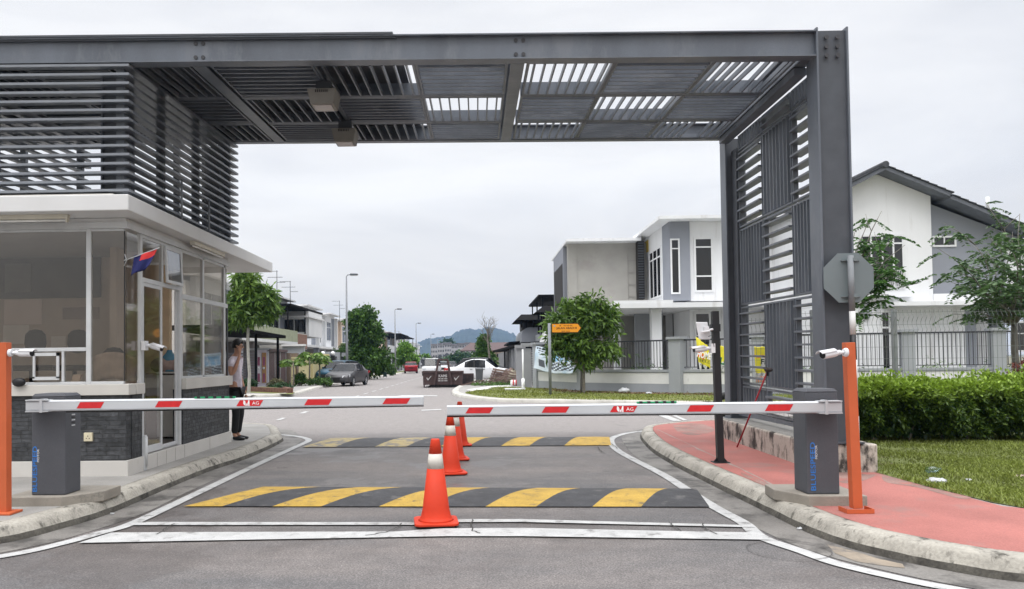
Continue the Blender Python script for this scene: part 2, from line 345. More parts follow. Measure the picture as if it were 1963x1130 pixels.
def sweep(mb, pl, prof, side, mat, jit=0, foot=None):
    """prof: (offset inward, z)"""
    rows = [offs(pl, side*a) for a, z in prof]; n = len(pl); vs = []
    for (a, z), r in zip(prof, rows):
        for p in r: vs.append((p.x+random.uniform(-jit, jit), p.y+random.uniform(-jit, jit), z+(random.uniform(-jit, jit) if z > .02 else 0)))
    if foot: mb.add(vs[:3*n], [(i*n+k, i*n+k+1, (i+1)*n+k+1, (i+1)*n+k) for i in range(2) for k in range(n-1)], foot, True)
    mb.add(vs, [(i*n+k, i*n+k+1, (i+1)*n+k+1, (i+1)*n+k) for i in range(2 if foot else 0, len(prof)-1) for k in range(n-1)], mat, True)
KPROF = [(0, -.02), (.004, .012), (.022, .055), (.050, .105), (.068, .132), (.095, .148), (.16, .154), (.235, .152), (.25, .10)]
# ---- left island (guardhouse side)
LK = [G(*p) for p in [(0, 1044), (114, 1016), (213, 985), (304, 945), (400, 905), (476, 879), (538, 850), (542, 841), (533, 829), (514, 825), (457, 823)]]
LK = [(-9, 3.2), (-6.2, 4.6), (-4.75, 5.6)] + [tuple(p)[:2] for p in LK] + [(-7.5, 17.4), (-20, 17.4)]
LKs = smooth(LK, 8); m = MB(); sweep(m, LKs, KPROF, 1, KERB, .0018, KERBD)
tag(m.build('kerb_left', fix=False), kind='structure')
m = MB(); m.slab([tuple(p)[:2] for p in offs(LKs, .245)] + [(-20, 3.2)], -.1, .15, CONC); tag(m.build('pavement_left'), kind='structure')
# ---- right island
RK = [G(*p) for p in [(1227, 837), (1245, 863), (1289, 892), (1364, 931), (1452, 975), (1540, 1019), (1628, 1052), (1737, 1079), (1847, 1101), (1963, 1118)]]
RK = [(60, 17.6), (12, 17.5), (6.5, 17.4), (4.7, 16.9), (3.55, 16.0)] + [tuple(p)[:2] for p in RK] + [(4.4, 4.75), (6.5, 4.2), (14, 3.8)]
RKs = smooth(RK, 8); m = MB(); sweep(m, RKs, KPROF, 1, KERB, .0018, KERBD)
tag(m.build('kerb_right', fix=False), kind='structure')
rin = [tuple(p)[:2] for p in offs(RKs, .245)]
m = MB(); m.slab(rin + [(60, 3.8)], -.1, .146, CONC); tag(m.build('island_base'), kind='structure')
i0 = next(i for i, p in enumerate(rin) if p[0] < 7.2)
m = MB(); m.poly([(x, y, .150) for x, y in rin[i0:]] + [(14, 4.05, .15), (14, 6.3, .15), (8, 6.4, .15), (6.2, 6.5, .15)] + [(5.6, 6.6, .15), (4.9, 6.78, .15), (4.66, 7.0, .15), (4.62, 7.6, .15), (4.6, 8.2, .15), (4.62, 9.05, .15), (4.62, 9.3, .15), (4.8, 13.4, .15), (5.3, 16.5, .15), (7.2, 17.1, .15)], RED)
tag(m.build('red_pavement'), kind='structure')
SCF = pm('paving_grime', (.235, .145, .125), .85, .25, 2.5, .35, 70, stain=(.31, .12, .10), sscale=3.5, sthr=.50, grain=.15)
m = MB()
for pts in ([(1262, 824), (1330, 856), (1420, 898), (1500, 938)], ):
    pl = [G(*p, .15) for p in pts]; pl = smooth([tuple(p)[:2] for p in pl], 6); a = offs(pl, -.03); c_ = offs(pl, -.0); n = len(pl)
    m.add([(p.x+random.uniform(-.02, .02), p.y, .1515) for p in a]+[(p.x, p.y, .1515) for p in c_], [(i, i+1, n+i+1, n+i) for i in range(n-1)], GREYJ)
for pts in ([(1690, 912), (1730, 905), (1790, 928), (1860, 950), (1840, 956), (1760, 935), (1700, 925)], [(1560, 850), (1640, 905), (1680, 910), (1640, 925), (1600, 918)], [(1420, 905), (1480, 930), (1530, 950), (1500, 945), (1430, 915)], [(1290, 815), (1340, 812), (1370, 825), (1330, 835), (1300, 828)]):
    m.poly([tuple(G(*p, .1515)) for p in smooth([(x, y) for x, y in pts]+[pts[0]], 5)], SCF) if False else m.poly([tuple(G(q.x, q.y, .1515)) for q in smooth(pts+[pts[0]], 5)[:-1]], SCF)
tag(m.build('paving_stains'), kind='structure')
GRX = [(4.60, 9.15), (4.6, 8.4), (4.61, 7.97), (4.66, 7.5), (4.68, 7.17), (4.80, 6.85), (5.2, 6.66), (5.8, 6.52), (8, 6.35), (14, 6.2), (14, 3.9), (60, 3.9), (60, 17.1), (5.2, 17.0), (4.75, 13.4)]
m = MB(); m.poly([(x, y, .154) for x, y in GRX], GRASSB); tag(m.build('grass_ground'), kind='structure')
# ---- opposite verge on the right of the side street
FK = [G(*p) for p in [(868, 750), (867, 757), (879, 762), (922, 768.5), (975, 772), (1130, 774), (1395, 778)]]
FK = [(-.8, 400), (-.9, 120), (-1.0, 60), (-1.05, 46)] + [tuple(p)[:2] for p in FK] + [(20, 22.6), (60, 22.0)]
FKs = smooth(FK, 6); m = MB(); sweep(m, FKs, [(0, -.02), (.02, .09), (.06, .12), (.32, .13), (.34, .1)], 1, KERBF)
tag(m.build('kerb_opposite', fix=False), kind='structure')
fin = [tuple(p)[:2] for p in offs(FKs, .33)]
m = MB(); m.slab(fin + [(60, 400)], -.1, .12, CONC); tag(m.build('verge_base'), kind='structure')
# ---- opposite verge on the left
FL = [(-60, 31.5), (-14, 32.4), (-10.46, 33.26), (-8.9, 33.9), (-8.4, 35.5), (-8.75, 40), (-9.2, 46), (-9.3, 60), (-9.3, 120), (-9.3, 400)]
FLs = smooth(FL, 6); m = MB(); sweep(m, FLs, [(0, -.02), (.02, .09), (.06, .12), (.32, .13), (.34, .1)], 1, KERBF)
tag(m.build('kerb_far_left', fix=False), kind='structure')
m = MB(); m.slab([tuple(p)[:2] for p in offs(FLs, .33)] + [(-60, 400)], -.1, .12, CONC); tag(m.build('verge_left'), kind='structure')

# ---- gutters and painted lines
def ribbon(mb, pts, wd, z, mat, k=6, sm=True):
    pl = smooth(pts, k) if sm else [Vector((p[0], p[1], 0)) for p in pts]
    a = offs(pl, wd/2); b = offs(pl, -wd/2); n = len(pl)
    mb.add([(p.x, p.y, z) for p in a]+[(p.x, p.y, z) for p in b], [(i, i+1, n+i+1, n+i) for i in range(n-1)], mat)
m = MB()
for K, s in ((LKs, -1), (RKs, -1)):
    a = offs(K, s*.0); b = offs(K, s*.34); n = len(K)
    m.add([(p.x, p.y, .004) for p in a]+[(p.x, p.y, .004) for p in b], [(i, i+1, n+i+1, n+i) for i in range(n-1)], GUT)
tag(m.build('gutter'), kind='structure')
m = MB()
R2 = [G(*p) for p in [(1236, 827), (1200, 832), (1174, 841), (1173, 853), (1189, 868), (1228, 889), (1276, 914), (1318, 941), (1372, 975), (1425, 1004), (1460, 1032), (1540, 1060), (1606, 1083), (1715, 1109), (1825, 1131)]]
ribbon(m, [tuple(p)[:2] for p in R2]+[(3.6, 4.5), (5, 3.9)], .125, .009, PAINTW)
L2 = [G(*p) for p in [(533, 834), (572, 838), (592, 845), (571, 856), (495, 891), (380, 946), (259, 1003), (190, 1024), (114, 1045), (0, 1069)]]
ribbon(m, [tuple(p)[:2] for p in L2]+[(-4.6, 5.3), (-6, 4.2)], .125, .009, PAINTW)
def quad(pts, mat, z): m.poly([tuple(G(*p))[:2]+(z,) for p in pts], mat)
# stop lines: a thin one and a thick one, each nearly straight
quad([(262, 1003.5), (800, 1004), (838, 998), (1000, 998), (1440, 1010), (1447, 1014), (1000, 1003.5), (840, 1004), (800, 1009), (248, 1009.5)], PAINTW, .013)
quad([(213, 1024), (380, 1023), (760, 1022), (850, 1016), (1000, 1015), (1330, 1022), (1455, 1024), (1478, 1038), (1000, 1031), (860, 1031), (520, 1037), (150, 1044)], PAINTW, .013)
# markings at the junction
quad([(1252, 794), (1271, 794), (1307, 808), (1290, 808)], PAINTW, .009); quad([(1281, 794), (1289, 794), (1318, 806.5), (1310, 807)], PAINTW, .009)
quad([(745, 762), (772, 758.5), (838, 758.5), (838, 760), (780, 760), (755, 763.5)], PAINTW, .009)
quad([(808, 786.5), (846, 785), (846, 786.6), (808, 788.3)], PAINTW, .009)
for x, y in [(488, 817.5), (536, 803.5), (580, 791)]: quad([(x-8, y+2.5), (x+2, y+2.5), (x+13, y-1.5), (x+5, y-1.5)], PAINTW, .009)
for k in range(26):
    y = 32.6+k*2.85; m.poly([(-5.33, y, .009), (-5.23, y, .009), (-5.23, y+1.5, .009), (-5.33, y+1.5, .009)], PAINTW)
tag(m.build('road_markings'), kind='structure')

# ---- speed humps with yellow and black slanted bars
def hump(pl, pr_, bl, br, hgt, bars, yel, label):
    """front-left, front-right, back-left, back-right ground points; bars: x fractions where the colour flips"""
    pl, pr_, bl, br = [Vector(tuple(p)[:2]+(0,)) for p in (pl, pr_, bl, br)]
    t = thing('speed_hump', (pl+pr_)/2, label, 'speed hump', 'black and yellow speed humps')
    b = MB(); nx = 8; ny = 9
    def pt(u, v):
        a = pl.lerp(pr_, u); c = bl.lerp(br, u); q = a.lerp(c, v); q.z = .012+hgt*sin(pi*min(max(v, 0), 1))**1.0*min(1, min(u, 1-u)*30+.0); return q
    ed = [0]+bars+[1.0]
    for k in range(len(ed)-1):
        sk = .062
        for j in range(ny):
            v0, v1 = j/ny, (j+1)/ny
            def uu(e, v): return min(max(e+(sk*v if 0 < e < 1 else 0), 0), 1)
            for i in range(nx):
                u00 = uu(ed[k], v0)+(uu(ed[k+1], v0)-uu(ed[k], v0))*i/nx; u01 = uu(ed[k], v0)+(uu(ed[k+1], v0)-uu(ed[k], v0))*(i+1)/nx
                u10 = uu(ed[k], v1)+(uu(ed[k+1], v1)-uu(ed[k], v1))*i/nx; u11 = uu(ed[k], v1)+(uu(ed[k+1], v1)-uu(ed[k], v1))*(i+1)/nx
                b.add([pt(u00, v0), pt(u01, v0), pt(u11, v1), pt(u10, v1)], [(0, 1, 2, 3)], yel[k], True)
    b.build('hump_surface', t)
    return t
K_, Y_, W_ = PAINTK, PAINTY, PAINTYF
hump(G(352, 973), G(1360, 974), G(505, 935), G(1335, 939), .046, [.076, .175, .270, .382, .474, .585, .680, .785, .875], [Y_, K_, Y_, K_, Y_, K_, Y_, K_, Y_, K_], 'near black and yellow speed hump just behind the first traffic cone')
hump(G(578, 859), G(1172, 855), G(635, 841), G(1168, 839), .055, [.11, .24, .343, .453, .544, .648, .739, .85], [W_, K_, W_, K_, Y_, K_, Y_, K_, Y_], 'far worn black and yellow speed hump at the mouth of the junction')

# round utility cover set in the asphalt, dried silt in the right gutter, hairline joints across the stop lines
mc = G(1512, 1057); t = thing('manhole_cover', (mc.x, mc.y, 0), 'round asphalt filled utility cover in the road beside the right gutter', 'manhole cover')
b = MB(); n = 40
for (r0, r1, z, mt) in ((0, .30, .0145, ASPH), (.30, .307, .0150, pm('cover_rim', (.075, .07, .068), .7, .3, 20))):
    vs = [(mc.x+r0*cos(2*pi*k/n), mc.y+r0*sin(2*pi*k/n), z) for k in range(n)]+[(mc.x+r1*cos(2*pi*k/n), mc.y+r1*sin(2*pi*k/n), z) for k in range(n)]
    if r0: b.add(vs, [(k, (k+1) % n, (k+1) % n+n, k+n) for k in range(n)], mt)
b.build('rim', t)
SILT = pm('dried_silt', (.24, .20, .155), .9, .25, 4, .3, 40, stain=(.15, .135, .12), sscale=2.6, sthr=.46)
sp = [G(*p) for p in [(1585, 1045), (1600, 1062), (1640, 1078), (1690, 1086), (1735, 1091), (1730, 1083), (1680, 1072), (1650, 1062), (1620, 1054)]]
tag(MB().poly([(p.x, p.y, .0065) for p in sp], SILT).build('dried_silt'), kind='structure')
CRK = pm('crack_dark', (.05, .048, .045), .9); m = MB(); random.seed(3)
for pts in ([(335, 1007), (318, 1016), (300, 1028)], [(770, 1006), (762, 1014), (740, 1024), (700, 1030)], [(905, 999), (903, 1010), (905, 1021), (920, 1026)], [(1283, 1004), (1292, 1012), (1305, 1022)], [(1345, 1006), (1352, 1016), (1375, 1028)], [(1145, 858), (1150, 865), (1158, 870)], [(1172, 852), (1180, 858), (1184, 862)], [(1205, 880), (1222, 884), (1240, 885)]):
    q_ = [G(*p) for p in pts]; q2 = []
    for a, c in zip(q_[:-1], q_[1:]):
        for k in range(5): q2.append(tuple(a.lerp(c, k/5))[:2]) if k == 0 else q2.append((a.lerp(c, k/5).x+random.uniform(-.012, .012), a.lerp(c, k/5).y+random.uniform(-.012, .012)))
    q2.append(tuple(q_[-1])[:2]); ribbon(m, q2, .012, .0165, CRK, 2)
tag(m.build('road_cracks'), kind='structure')
# ================================================================ ENTRANCE GANTRY (steel)
def zg(x, y): return 5.06+.0112*(4.05-x)+.045*(y-9.1)      # underside of the steel roof, laid to a slight fall
GY0, GY1 = 9.1, 13.3
def gx(x, y): return x + (0 if x < 3.5 else .24*(y-9.1)/4.2)   # the right side splays a little outwards
gan = thing('entrance_gantry', (4.3, 9.3, .56), 'grey steel entrance gantry of beams and louvre panels spanning the road', 'gantry')
def sh(mb):
    """lay a z-above-underside model onto the sloping underside"""
    mb.v = [(gx(x, y), y, z+zg(x, y)) for x, y, z in mb.v]; return mb
def ibeam_x(x0, x1, y, h, wd, mat, tf=.016, open_front=True):
    b = MB(); n = max(1, int((x1-x0)/2))
    b.box(x0, x1, y, y+wd, 0, tf, mat); b.box(x0, x1, y, y+wd, h-tf, h, mat); b.box(x0, x1, y+wd*.35, y+wd*.35+.012, tf+.001, h-tf-.001, mat); return b
fb = sh(ibeam_x(-9.5, 4.06, GY0, .31, .18, STEEL)).build('front_beam', gan)
b = MB(); b.box(-9.5, -.97, GY0-.012, GY0+.25, .312, .335, STEEL2); sh(b).build('roof_flashing', gan)
for xc in (-9.3, -6.3, -3.33, .55):
    for dx in (-.045, .045):
        for z in (.07, .24):
            b = MB(); k0 = 0; b.lathe([(.017, -.02), (.017, 0), (.026, 0.001), (.026, .01)], (0, 0, 0), BOLT, 8)
            # lathe stands on z; turn it to face -y
            for i in range(k0, len(b.v)):
                x_, y_, z_ = b.v[i]; b.v[i] = (xc+dx+x_, GY0+.062-z_, z+y_)
            sh(b).build('bolt', fb)
sh(ibeam_x(-9.5, 4.1, GY1-.16, .27, .16, STEEL)).build('rear_beam', gan)
# columns: H sections with the web facing the road user
def hcol(name, x0, x1, y0, y1, z0, z1, lean=0):
    b = MB(); tf = .022; ym = (y0+y1)/2
    b.box(x0, x0+tf, y0, y1, z0, z1, STEEL); b.box(x1-tf, x1, y0, y1, z0, z1, STEEL)
    b.box(x0+tf+.001, x1-tf-.001, y0+.035, y0+.05, z0, z1-.03, STEEL2)  # web in darker steel: the shadow inside the H is put into its colour
    b.box(x0-.05, x1+.05, y0-.04, y1+.05, z0-.02, z0, STEEL2)
    if lean: b.v = [(x+lean*(z-z0), y, z) for x, y, z in b.v]
    return b.build(name, gan)
c1 = hcol('column', 4.055, 4.43, 9.10, 9.39, .50, 5.40)
for dx in (.12, .25):
    for z in (5.28, 5.17, 5.06): b = MB(); k0 = 0; b.lathe([(.018, 0), (.018, .012), (.027, .013), (.027, .03)], (0, 0, 0), BOLT, 8); b.v[k0:] = [(4.055+dx+v[0], 9.125-v[2], z+v[1]) for v in b.v[k0:]]; b.build('bolt', c1)
hcol('column', 4.26, 4.60, 13.12, 13.40, .48, 5.27)
for X_ in (-4.62, -9.2): hcol('column', X_, X_+.3, 9.32, 9.6, 3.5, 5.1)
for X_ in (-4.62, -9.2): hcol('column', X_, X_+.3, 12.8, 13.05, 3.5, 5.2)
# cross beams running away from the viewer
def ibeam_y(x, wd, h, mat=STEEL, y0=GY0+.19, y1=GY1-.17):
    b = MB(); b.box(x-wd/2, x+wd/2, y0, y1, 0, .015, mat); b.box(x-wd/2, x+wd/2, y0, y1, h-.015, h, mat); b.box(x-.008, x+.008, y0, y1, .0155, h-.0155, mat); return b
for X_ in (-3.38, .53): sh(ibeam_y(X_, .17, .27)).build('cross_beam', gan)
sh(ibeam_y(4.0, .15, .27)).build('cross_beam', gan)
sh(ibeam_y(-6.7, .17, .27)).build('cross_beam', gan)
for yy in (10.62, 11.98):
    for x0, x1 in ((-9.4, -6.82), (-6.6, -3.49), (-3.27, .42), (.64, 3.9)):
        b = MB(); b.box(x0, x1, yy, yy+.05, .012, .20, STEEL); sh(b).build('purlin', gan)
# louvre panels in a chequerboard of slat directions
RM = STEEL
xs = [(-3.26, -1.98), (-1.98, -.73), (-.73, .42), (.65, 1.73), (1.73, 2.92), (2.92, 3.90)]
ys = [(9.31, 10.60), (10.69, 11.95), (12.05, 13.12)]
def panel(x0, x1, y0, y1, alongx, n=8):
    b = MB(); fw = .03
    b.box(x0, x1, y0, y0+fw, .012, .075, RM); b.box(x0, x1, y1-fw, y1, .012, .075, RM); b.box(x0, x0+fw, y0+fw+.001, y1-fw-.001, .014, .073, RM); b.box(x1-fw, x1, y0+fw+.001, y1-fw-.001, .014, .073, RM)
    for i in range(n):
        if alongx:
            y = y0+fw+(i+.5)*(y1-y0-2*fw)/n; b.box(x0+fw+.001, x1-fw-.001, y-.015, y+.015, .005, .118, RM)
        else:
            x = x0+fw+(i+.5)*(x1-x0-2*fw)/n; b.box(x-.010, x+.010, y0+fw+.001, y1-fw-.001, .004, .066, RM)
    sh(b).build('roof_louvre', gan)
for j, (y0, y1) in enumerate(ys):
    for i, (x0, x1) in enumerate(xs): panel(x0+.004, x1-.004, y0, y1, (i+j) % 2 == 0)
for j, (y0, y1) in enumerate(ys):
    for i, (x0, x1) in enumerate([(-9.3, -8.05), (-8.05, -6.82), (-6.55, -5.6), (-5.6, -4.55), (-4.5, -3.5)]): panel(x0, x1-.006, y0, y1, (i+j) % 2 == 1, 7)
# closed roof sheet over the left part
b = MB(); b.box(-9.4, -.93, GY0+.02, GY1, .274, .300, STEEL2); sh(b).build('roof_sheet', gan)
# short beams of light steel laid over the open part
b = MB(); b.bar((2.7, 9.6, .30), (2.1, 10.5, .42), .05, .05, STEEL); b.bar((1.9, 10.9, .3), (1.75, 11.6, .35), .06, .05, STEEL); sh(b).build('brace', gan)
b = MB(); b.box(3.93, 4.08, 9.5, 13.1, -.10, -.012, STEEL); sh(b).build('edge_channel', gan)
b = MB(); b.box(4.36, 4.50, 12.88, 13.11, .62, 5.0, STEEL2); b.build('end_plate', gan)
# side screen: chequerboard of upright and level slats between the two right columns
def sx(y): return 4.24+.19*(y-9.4)/3.7
cols = [(9.42, 10.36), (10.40, 11.60), (11.64, 12.84)]
rows = [(.62, 1.0), (1.03, 2.26), (2.29, 3.50), (3.53, 4.74), (4.77, 5.02)]
for ci, (y0, y1) in enumerate(cols):
    for ri, (z0, z1) in enumerate(rows):
        b = MB(); fw = .025
        for (a0, a1, c0, c1_) in ((y0, y1, z0, z0+fw), (y0, y1, z1-fw, z1), (y0, y0+fw, z0+fw, z1-fw), (y1-fw, y1, z0+fw, z1-fw)):
            b.box(-.035, .035, a0, a1, c0, c1_, STEEL)
        upright = (ri+ci) % 2 == 0
        if upright:
            for i in range(8): y = y0+fw+(i+.5)*(y1-y0-2*fw)/8; b.box(-.055, .055, y-.012, y+.012, z0+fw+.001, z1-fw-.001, STEEL)
        else:
            n = max(2, int((z1-z0)/.165))
            for i in range(n): z = z0+fw+(i+.5)*(z1-z0-2*fw)/n; b.box(-.075, .075, y0+fw+.001, y1-fw-.001, z-.013, z+.013, STEEL)
        b.v = [(x+sx(y), y, z+(zg(4.1, y)-5.06)*min(1, z/5)) for x, y, z in b.v]; b.build('side_screen', gan)
b = MB(); b.hexa([(sx(9.4)-.04, 9.4, .565), (sx(9.4)+.04, 9.4, .565), (sx(13.1)+.04, 13.1, .53), (sx(13.1)-.04, 13.1, .53), (sx(9.4)-.04, 9.4, .615), (sx(9.4)+.04, 9.4, .615), (sx(13.1)+.04, 13.1, .615), (sx(13.1)-.04, 13.1, .615)], STEEL)
b.build('bottom_rail', gan)
# louvred box above the guardhouse roof
LB0, LB1 = 3.555, 5.02
def louv(name, horiz):
    b = MB(); n = 15
    for i in range(n):
        z = LB0+.03+i*.1035
        if horiz == 'front': b.box(-9.5, -4.17, 9.10, 9.22, z, z+.028, SLAT)
        elif horiz == 'right': b.box(-4.28, -4.17, 9.221, 13.36, z, z+.028, STEEL)
        elif horiz == 'left': b.box(-6.85, -6.76, 9.221, 13.3, z, z+.028, STEEL)
    k = (zg(-6, 9.1)-5.06)
    b.v = [(x, y, z+(z-LB0)/1.5*(zg(x, y)-5.06-.02)) for x, y, z in b.v]
    return b.build(name, gan)
louv('front_louvre', 'front'); louv('side_louvre', 'right'); louv('inner_louvre', 'left')
for (x, y) in ((-4.32, 9.24), (-5.9, 9.24), (-7.4, 9.24), (-4.32, 10.4), (-4.32, 11.7), (-4.32, 13.2), (-5.2, 13.2), (-6.05, 13.2), (-6.9, 13.2), (-7.9, 13.2)):
    b = MB(); b.box(x-.05, x+.05, y-.04, y+.04, 3.5, zg(x, y), STEEL); b.build('louvre_post', gan)
for yy, z0, z1 in ((10.7, 3.5, 4.1), (11.8, 3.5, 4.05)): b = MB(); b.tube([(-4.145, yy, z0), (-4.145, yy, z1)], .014, SLAT, 6); b.build('louvre_stay', gan)
# rendered plinth under the side screen
PLM = pm('stained_plinth', (.46, .41, .36), .85, .12, 3, .4, 40, stain=(.045, .04, .036), sscale=5.5, sthr=.47, squash=(1, 1, .45), grain=.08)
pw = thing('plinth_wall', (4.3, 11, .15), 'low stained concrete plinth under the steel side screen beside the red pavement', 'low wall')
b = MB(); b.hexa([(3.98, 9.08, .1), (4.64, 9.08, .1), (4.74, 13.5, .1), (4.13, 13.5, .1), (3.98, 9.08, .475), (4.64, 9.08, .475), (4.74, 13.5, .46), (4.13, 13.5, .46)], PLM); b.build('wall_block', pw, bevel=.02)
b = MB(); b.hexa([(4.02, 9.6, .477), (4.55, 9.6, .477), (4.68, 13.4, .463), (4.18, 13.4, .463), (4.05, 9.6, .49), (4.5, 9.6, .49), (4.64, 13.4, .475), (4.2, 13.4, .475)], CONC); b.build('cap', pw)
# flood lights under the roof sheet
FLM = pm('lamp_housing', (.20, .19, .175), .6, .1, 5)
for k, (px, py, Y) in enumerate([(621, 190, 9.95), (662, 262, 11.85)]):
    c = P(px, py, Y)
    t = thing('ceiling_lamp', c, ['front boxy grey floodlight hanging under the gantry louvres', 'rear boxy grey floodlight hanging under the gantry louvres'][k], 'floodlight', 'floodlights under the gantry')
    b = MB(); b.hexa([(c.x-.15, c.y-.15, c.z-.115), (c.x+.15, c.y-.15, c.z-.115), (c.x+.15, c.y+.17, c.z-.115), (c.x-.15, c.y+.17, c.z-.115), (c.x-.19, c.y-.17, c.z+.085), (c.x+.19, c.y-.17, c.z+.085), (c.x+.19, c.y+.19, c.z+.085), (c.x-.19, c.y+.19, c.z+.085)], FLM); b.build('housing', t, bevel=.012)
    b = MB(); b.box(c.x-.12, c.x+.12, c.y-.12, c.y+.13, c.z-.124, c.z-.116, pm('lamp_lens', (.34, .30, .27), .15, .05)); b.build('lens', t)
    b = MB(); b.box(c.x-.10, c.x+.10, c.y-.04, c.y+.04, c.z+.086, zg(c.x, c.y)+.01, STEEL2); b.build('bracket', t)
    b = MB()
    for i in range(7): b.box(c.x-.08+i*.025, c.x-.07+i*.025, c.y-.178, c.y-.172, c.z+.03, c.z+.065, BLACK)
    b.build('vent', t)
# ================================================================ GUARDHOUSE
gh = thing('guardhouse', (-4.26, 9.26, .15), 'white guardhouse with big tinted windows, dark stone cladding and flat overhanging roof', 'guardhouse')
def stone_mat():
    m = bpy.data.materials.new('slate_cladding'); m.use_nodes = True; t = m.node_tree; n = t.nodes; l = t.links; b = n['Principled BSDF']
    co = n.new('ShaderNodeTexCoord'); sp = n.new('ShaderNodeSeparateXYZ'); l.new(co.outputs['Object'], sp.inputs[0])
    ad = n.new('ShaderNodeMath'); l.new(sp.outputs['X'], ad.inputs[0]); l.new(sp.outputs['Y'], ad.inputs[1]); cb = n.new('ShaderNodeCombineXYZ'); l.new(ad.outputs[0], cb.inputs[0]); l.new(sp.outputs['Z'], cb.inputs[1])
    nz = n.new('ShaderNodeTexNoise'); nz.inputs['Scale'].default_value = 9; l.new(cb.outputs[0], nz.inputs['Vector']); sc = n.new('ShaderNodeVectorMath'); sc.operation = 'SCALE'; sc.inputs['Scale'].default_value = .02; l.new(nz.outputs['Color'], sc.inputs[0])
    av = n.new('ShaderNodeVectorMath'); l.new(cb.outputs[0], av.inputs[0]); l.new(sc.outputs[0], av.inputs[1])
    br = n.new('ShaderNodeTexBrick'); l.new(av.outputs[0], br.inputs['Vector']); br.inputs['Scale'].default_value = 1; br.inputs['Brick Width'].default_value = .24; br.inputs['Row Height'].default_value = .052
    br.inputs['Mortar Size'].default_value = .004; br.inputs['Mortar Smooth'].default_value = .6; br.inputs['Bias'].default_value = 0; br.offset = .37; br.squash = .6; br.squash_frequency = 3
    br.inputs['Color1'].default_value = (.021, .023, .026, 1); br.inputs['Color2'].default_value = (.056, .059, .065, 1); br.inputs['Mortar'].default_value = (.028, .028, .028, 1)
    ns = n.new('ShaderNodeTexNoise'); ns.inputs['Scale'].default_value = 14; ns.inputs['Detail'].default_value = 6; l.new(co.outputs['Object'], ns.inputs['Vector'])
    mr = n.new('ShaderNodeMapRange'); mr.inputs['From Min'].default_value = .3; mr.inputs['From Max'].default_value = .75; mr.inputs['To Min'].default_value = .55; mr.inputs['To Max'].default_value = 1.6; l.new(ns.outputs['Fac'], mr.inputs['Value'])
    vm = n.new('ShaderNodeVectorMath'); vm.operation = 'SCALE'; l.new(br.outputs['Color'], vm.inputs[0]); l.new(mr.outputs[0], vm.inputs['Scale']); l.new(vm.outputs[0], b.inputs['Base Color'])
    b.inputs['Roughness'].default_value = .6
    hs = n.new('ShaderNodeMath'); hs.operation = 'MULTIPLY_ADD'; hs.inputs[1].default_value = -1; l.new(br.outputs['Fac'], hs.inputs[0]); l.new(ns.outputs['Fac'], hs.inputs[2])
    bp = n.new('ShaderNodeBump'); bp.inputs['Strength'].default_value = .9; bp.inputs['Distance'].default_value = .02; l.new(hs.outputs[0], bp.inputs['Height']); l.new(bp.outputs[0], b.inputs['Normal']); return m
SLATE = stone_mat()
BX, BY0, BY1 = -4.26, 9.26, 13.15      # right face, front face, rear face
BL = -9.2
# roof slab
b = MB(); b.box(BL-1, -4.05, 8.83, 15.15, 3.30, 3.49, WHITEP); b.build('roof', gh, bevel=.012)
b = MB(); b.box(BL-.8, -4.36, 9.1, 14.9, 3.491, 3.56, CREAM); b.build('roof_kerb', gh)
# tiled white plinth
TILE = pm('plinth_tile', (.55, .53, .50), .5, .05, 2, stain=(.46, .43, .38), sscale=3, sthr=.62)
b = MB(); b.box(BL, BX+.012, BY0-.012, BY1+.012, .14, .335, TILE); b.build('plinth', gh, bevel=.004)
for y in (9.75, 10.1, 10.4, 10.71, 11.05, 12.1): b = MB(); b.box(BX+.0125, BX+.0145, y, y+.006, .15, .33, pm('tile_joint', (.3, .28, .25))); b.build('tile_joint', gh)
# dado walls clad in slate (front, right) with the door gap at y 9.72 - 11.02
b = MB(); b.box(BL, BX-.02, BY0+.01, BY0+.15, .336, 1.13, SLATE); b.box(BX-.16, BX-.01, BY0+.151, 9.70, .336, 1.13, SLATE); b.box(BX-.16, BX-.01, 11.06, BY1-.16, .336, 1.13, SLATE)
b.box(BL, BX-.015, BY1-.155, BY1-.01, .336, 1.13, SLATE); b.build('stone_dado', gh)
# ledge above the slate
def ledge_front(z0, z1): return z0
b = MB(); b.box(BL, BX+.035, BY0-.035, BY0+.16, 1.131, 1.262, CREAM); b.box(BX-.17, BX+.035, 9.45, 9.69, 1.131, 1.262, CREAM); b.build('ledge', gh, bevel=.006)
b = MB(); b.box(BX-.17, BX+.035, 11.07, BY1+.03, 1.131, 1.29, CREAM); b.box(BL, BX-.18, BY1-.12, BY1+.03, 1.131, 1.29, CREAM); b.build('ledge', gh, bevel=.006)
# floor, ceiling, rear wall, inner partition
INW = pm('booth_wall_beige', (.68, .59, .52), .85, .06, 2)
b = MB(); b.box(BL, BX-.03, BY0+.02, BY1-.02, .336, .34, CONC); b.build('floor', gh)
b = MB(); b.box(BL, BX-.03, BY0+.02, BY1-.02, 3.25, 3.295, WHITEP); b.build('ceiling', gh)
b = MB(); b.box(BL, BX-1.2, 12.35, 12.45, .345, 3.25, INW); b.box(BX-1.2, BX-1.1, 11.3, 12.45, .345, 3.25, INW); b.build('inner_wall', gh)
b = MB(); b.box(BL-.1, BL, BY0, BY1, .345, 3.25, INW); b.build('side_wall', gh)
b = MB(); b.box(-5.35, -4.95, 12.25, 12.349, 1.0, 3.1, pm('column_paint', (.80, .64, .46), .8)); b.build('inner_pier', gh)
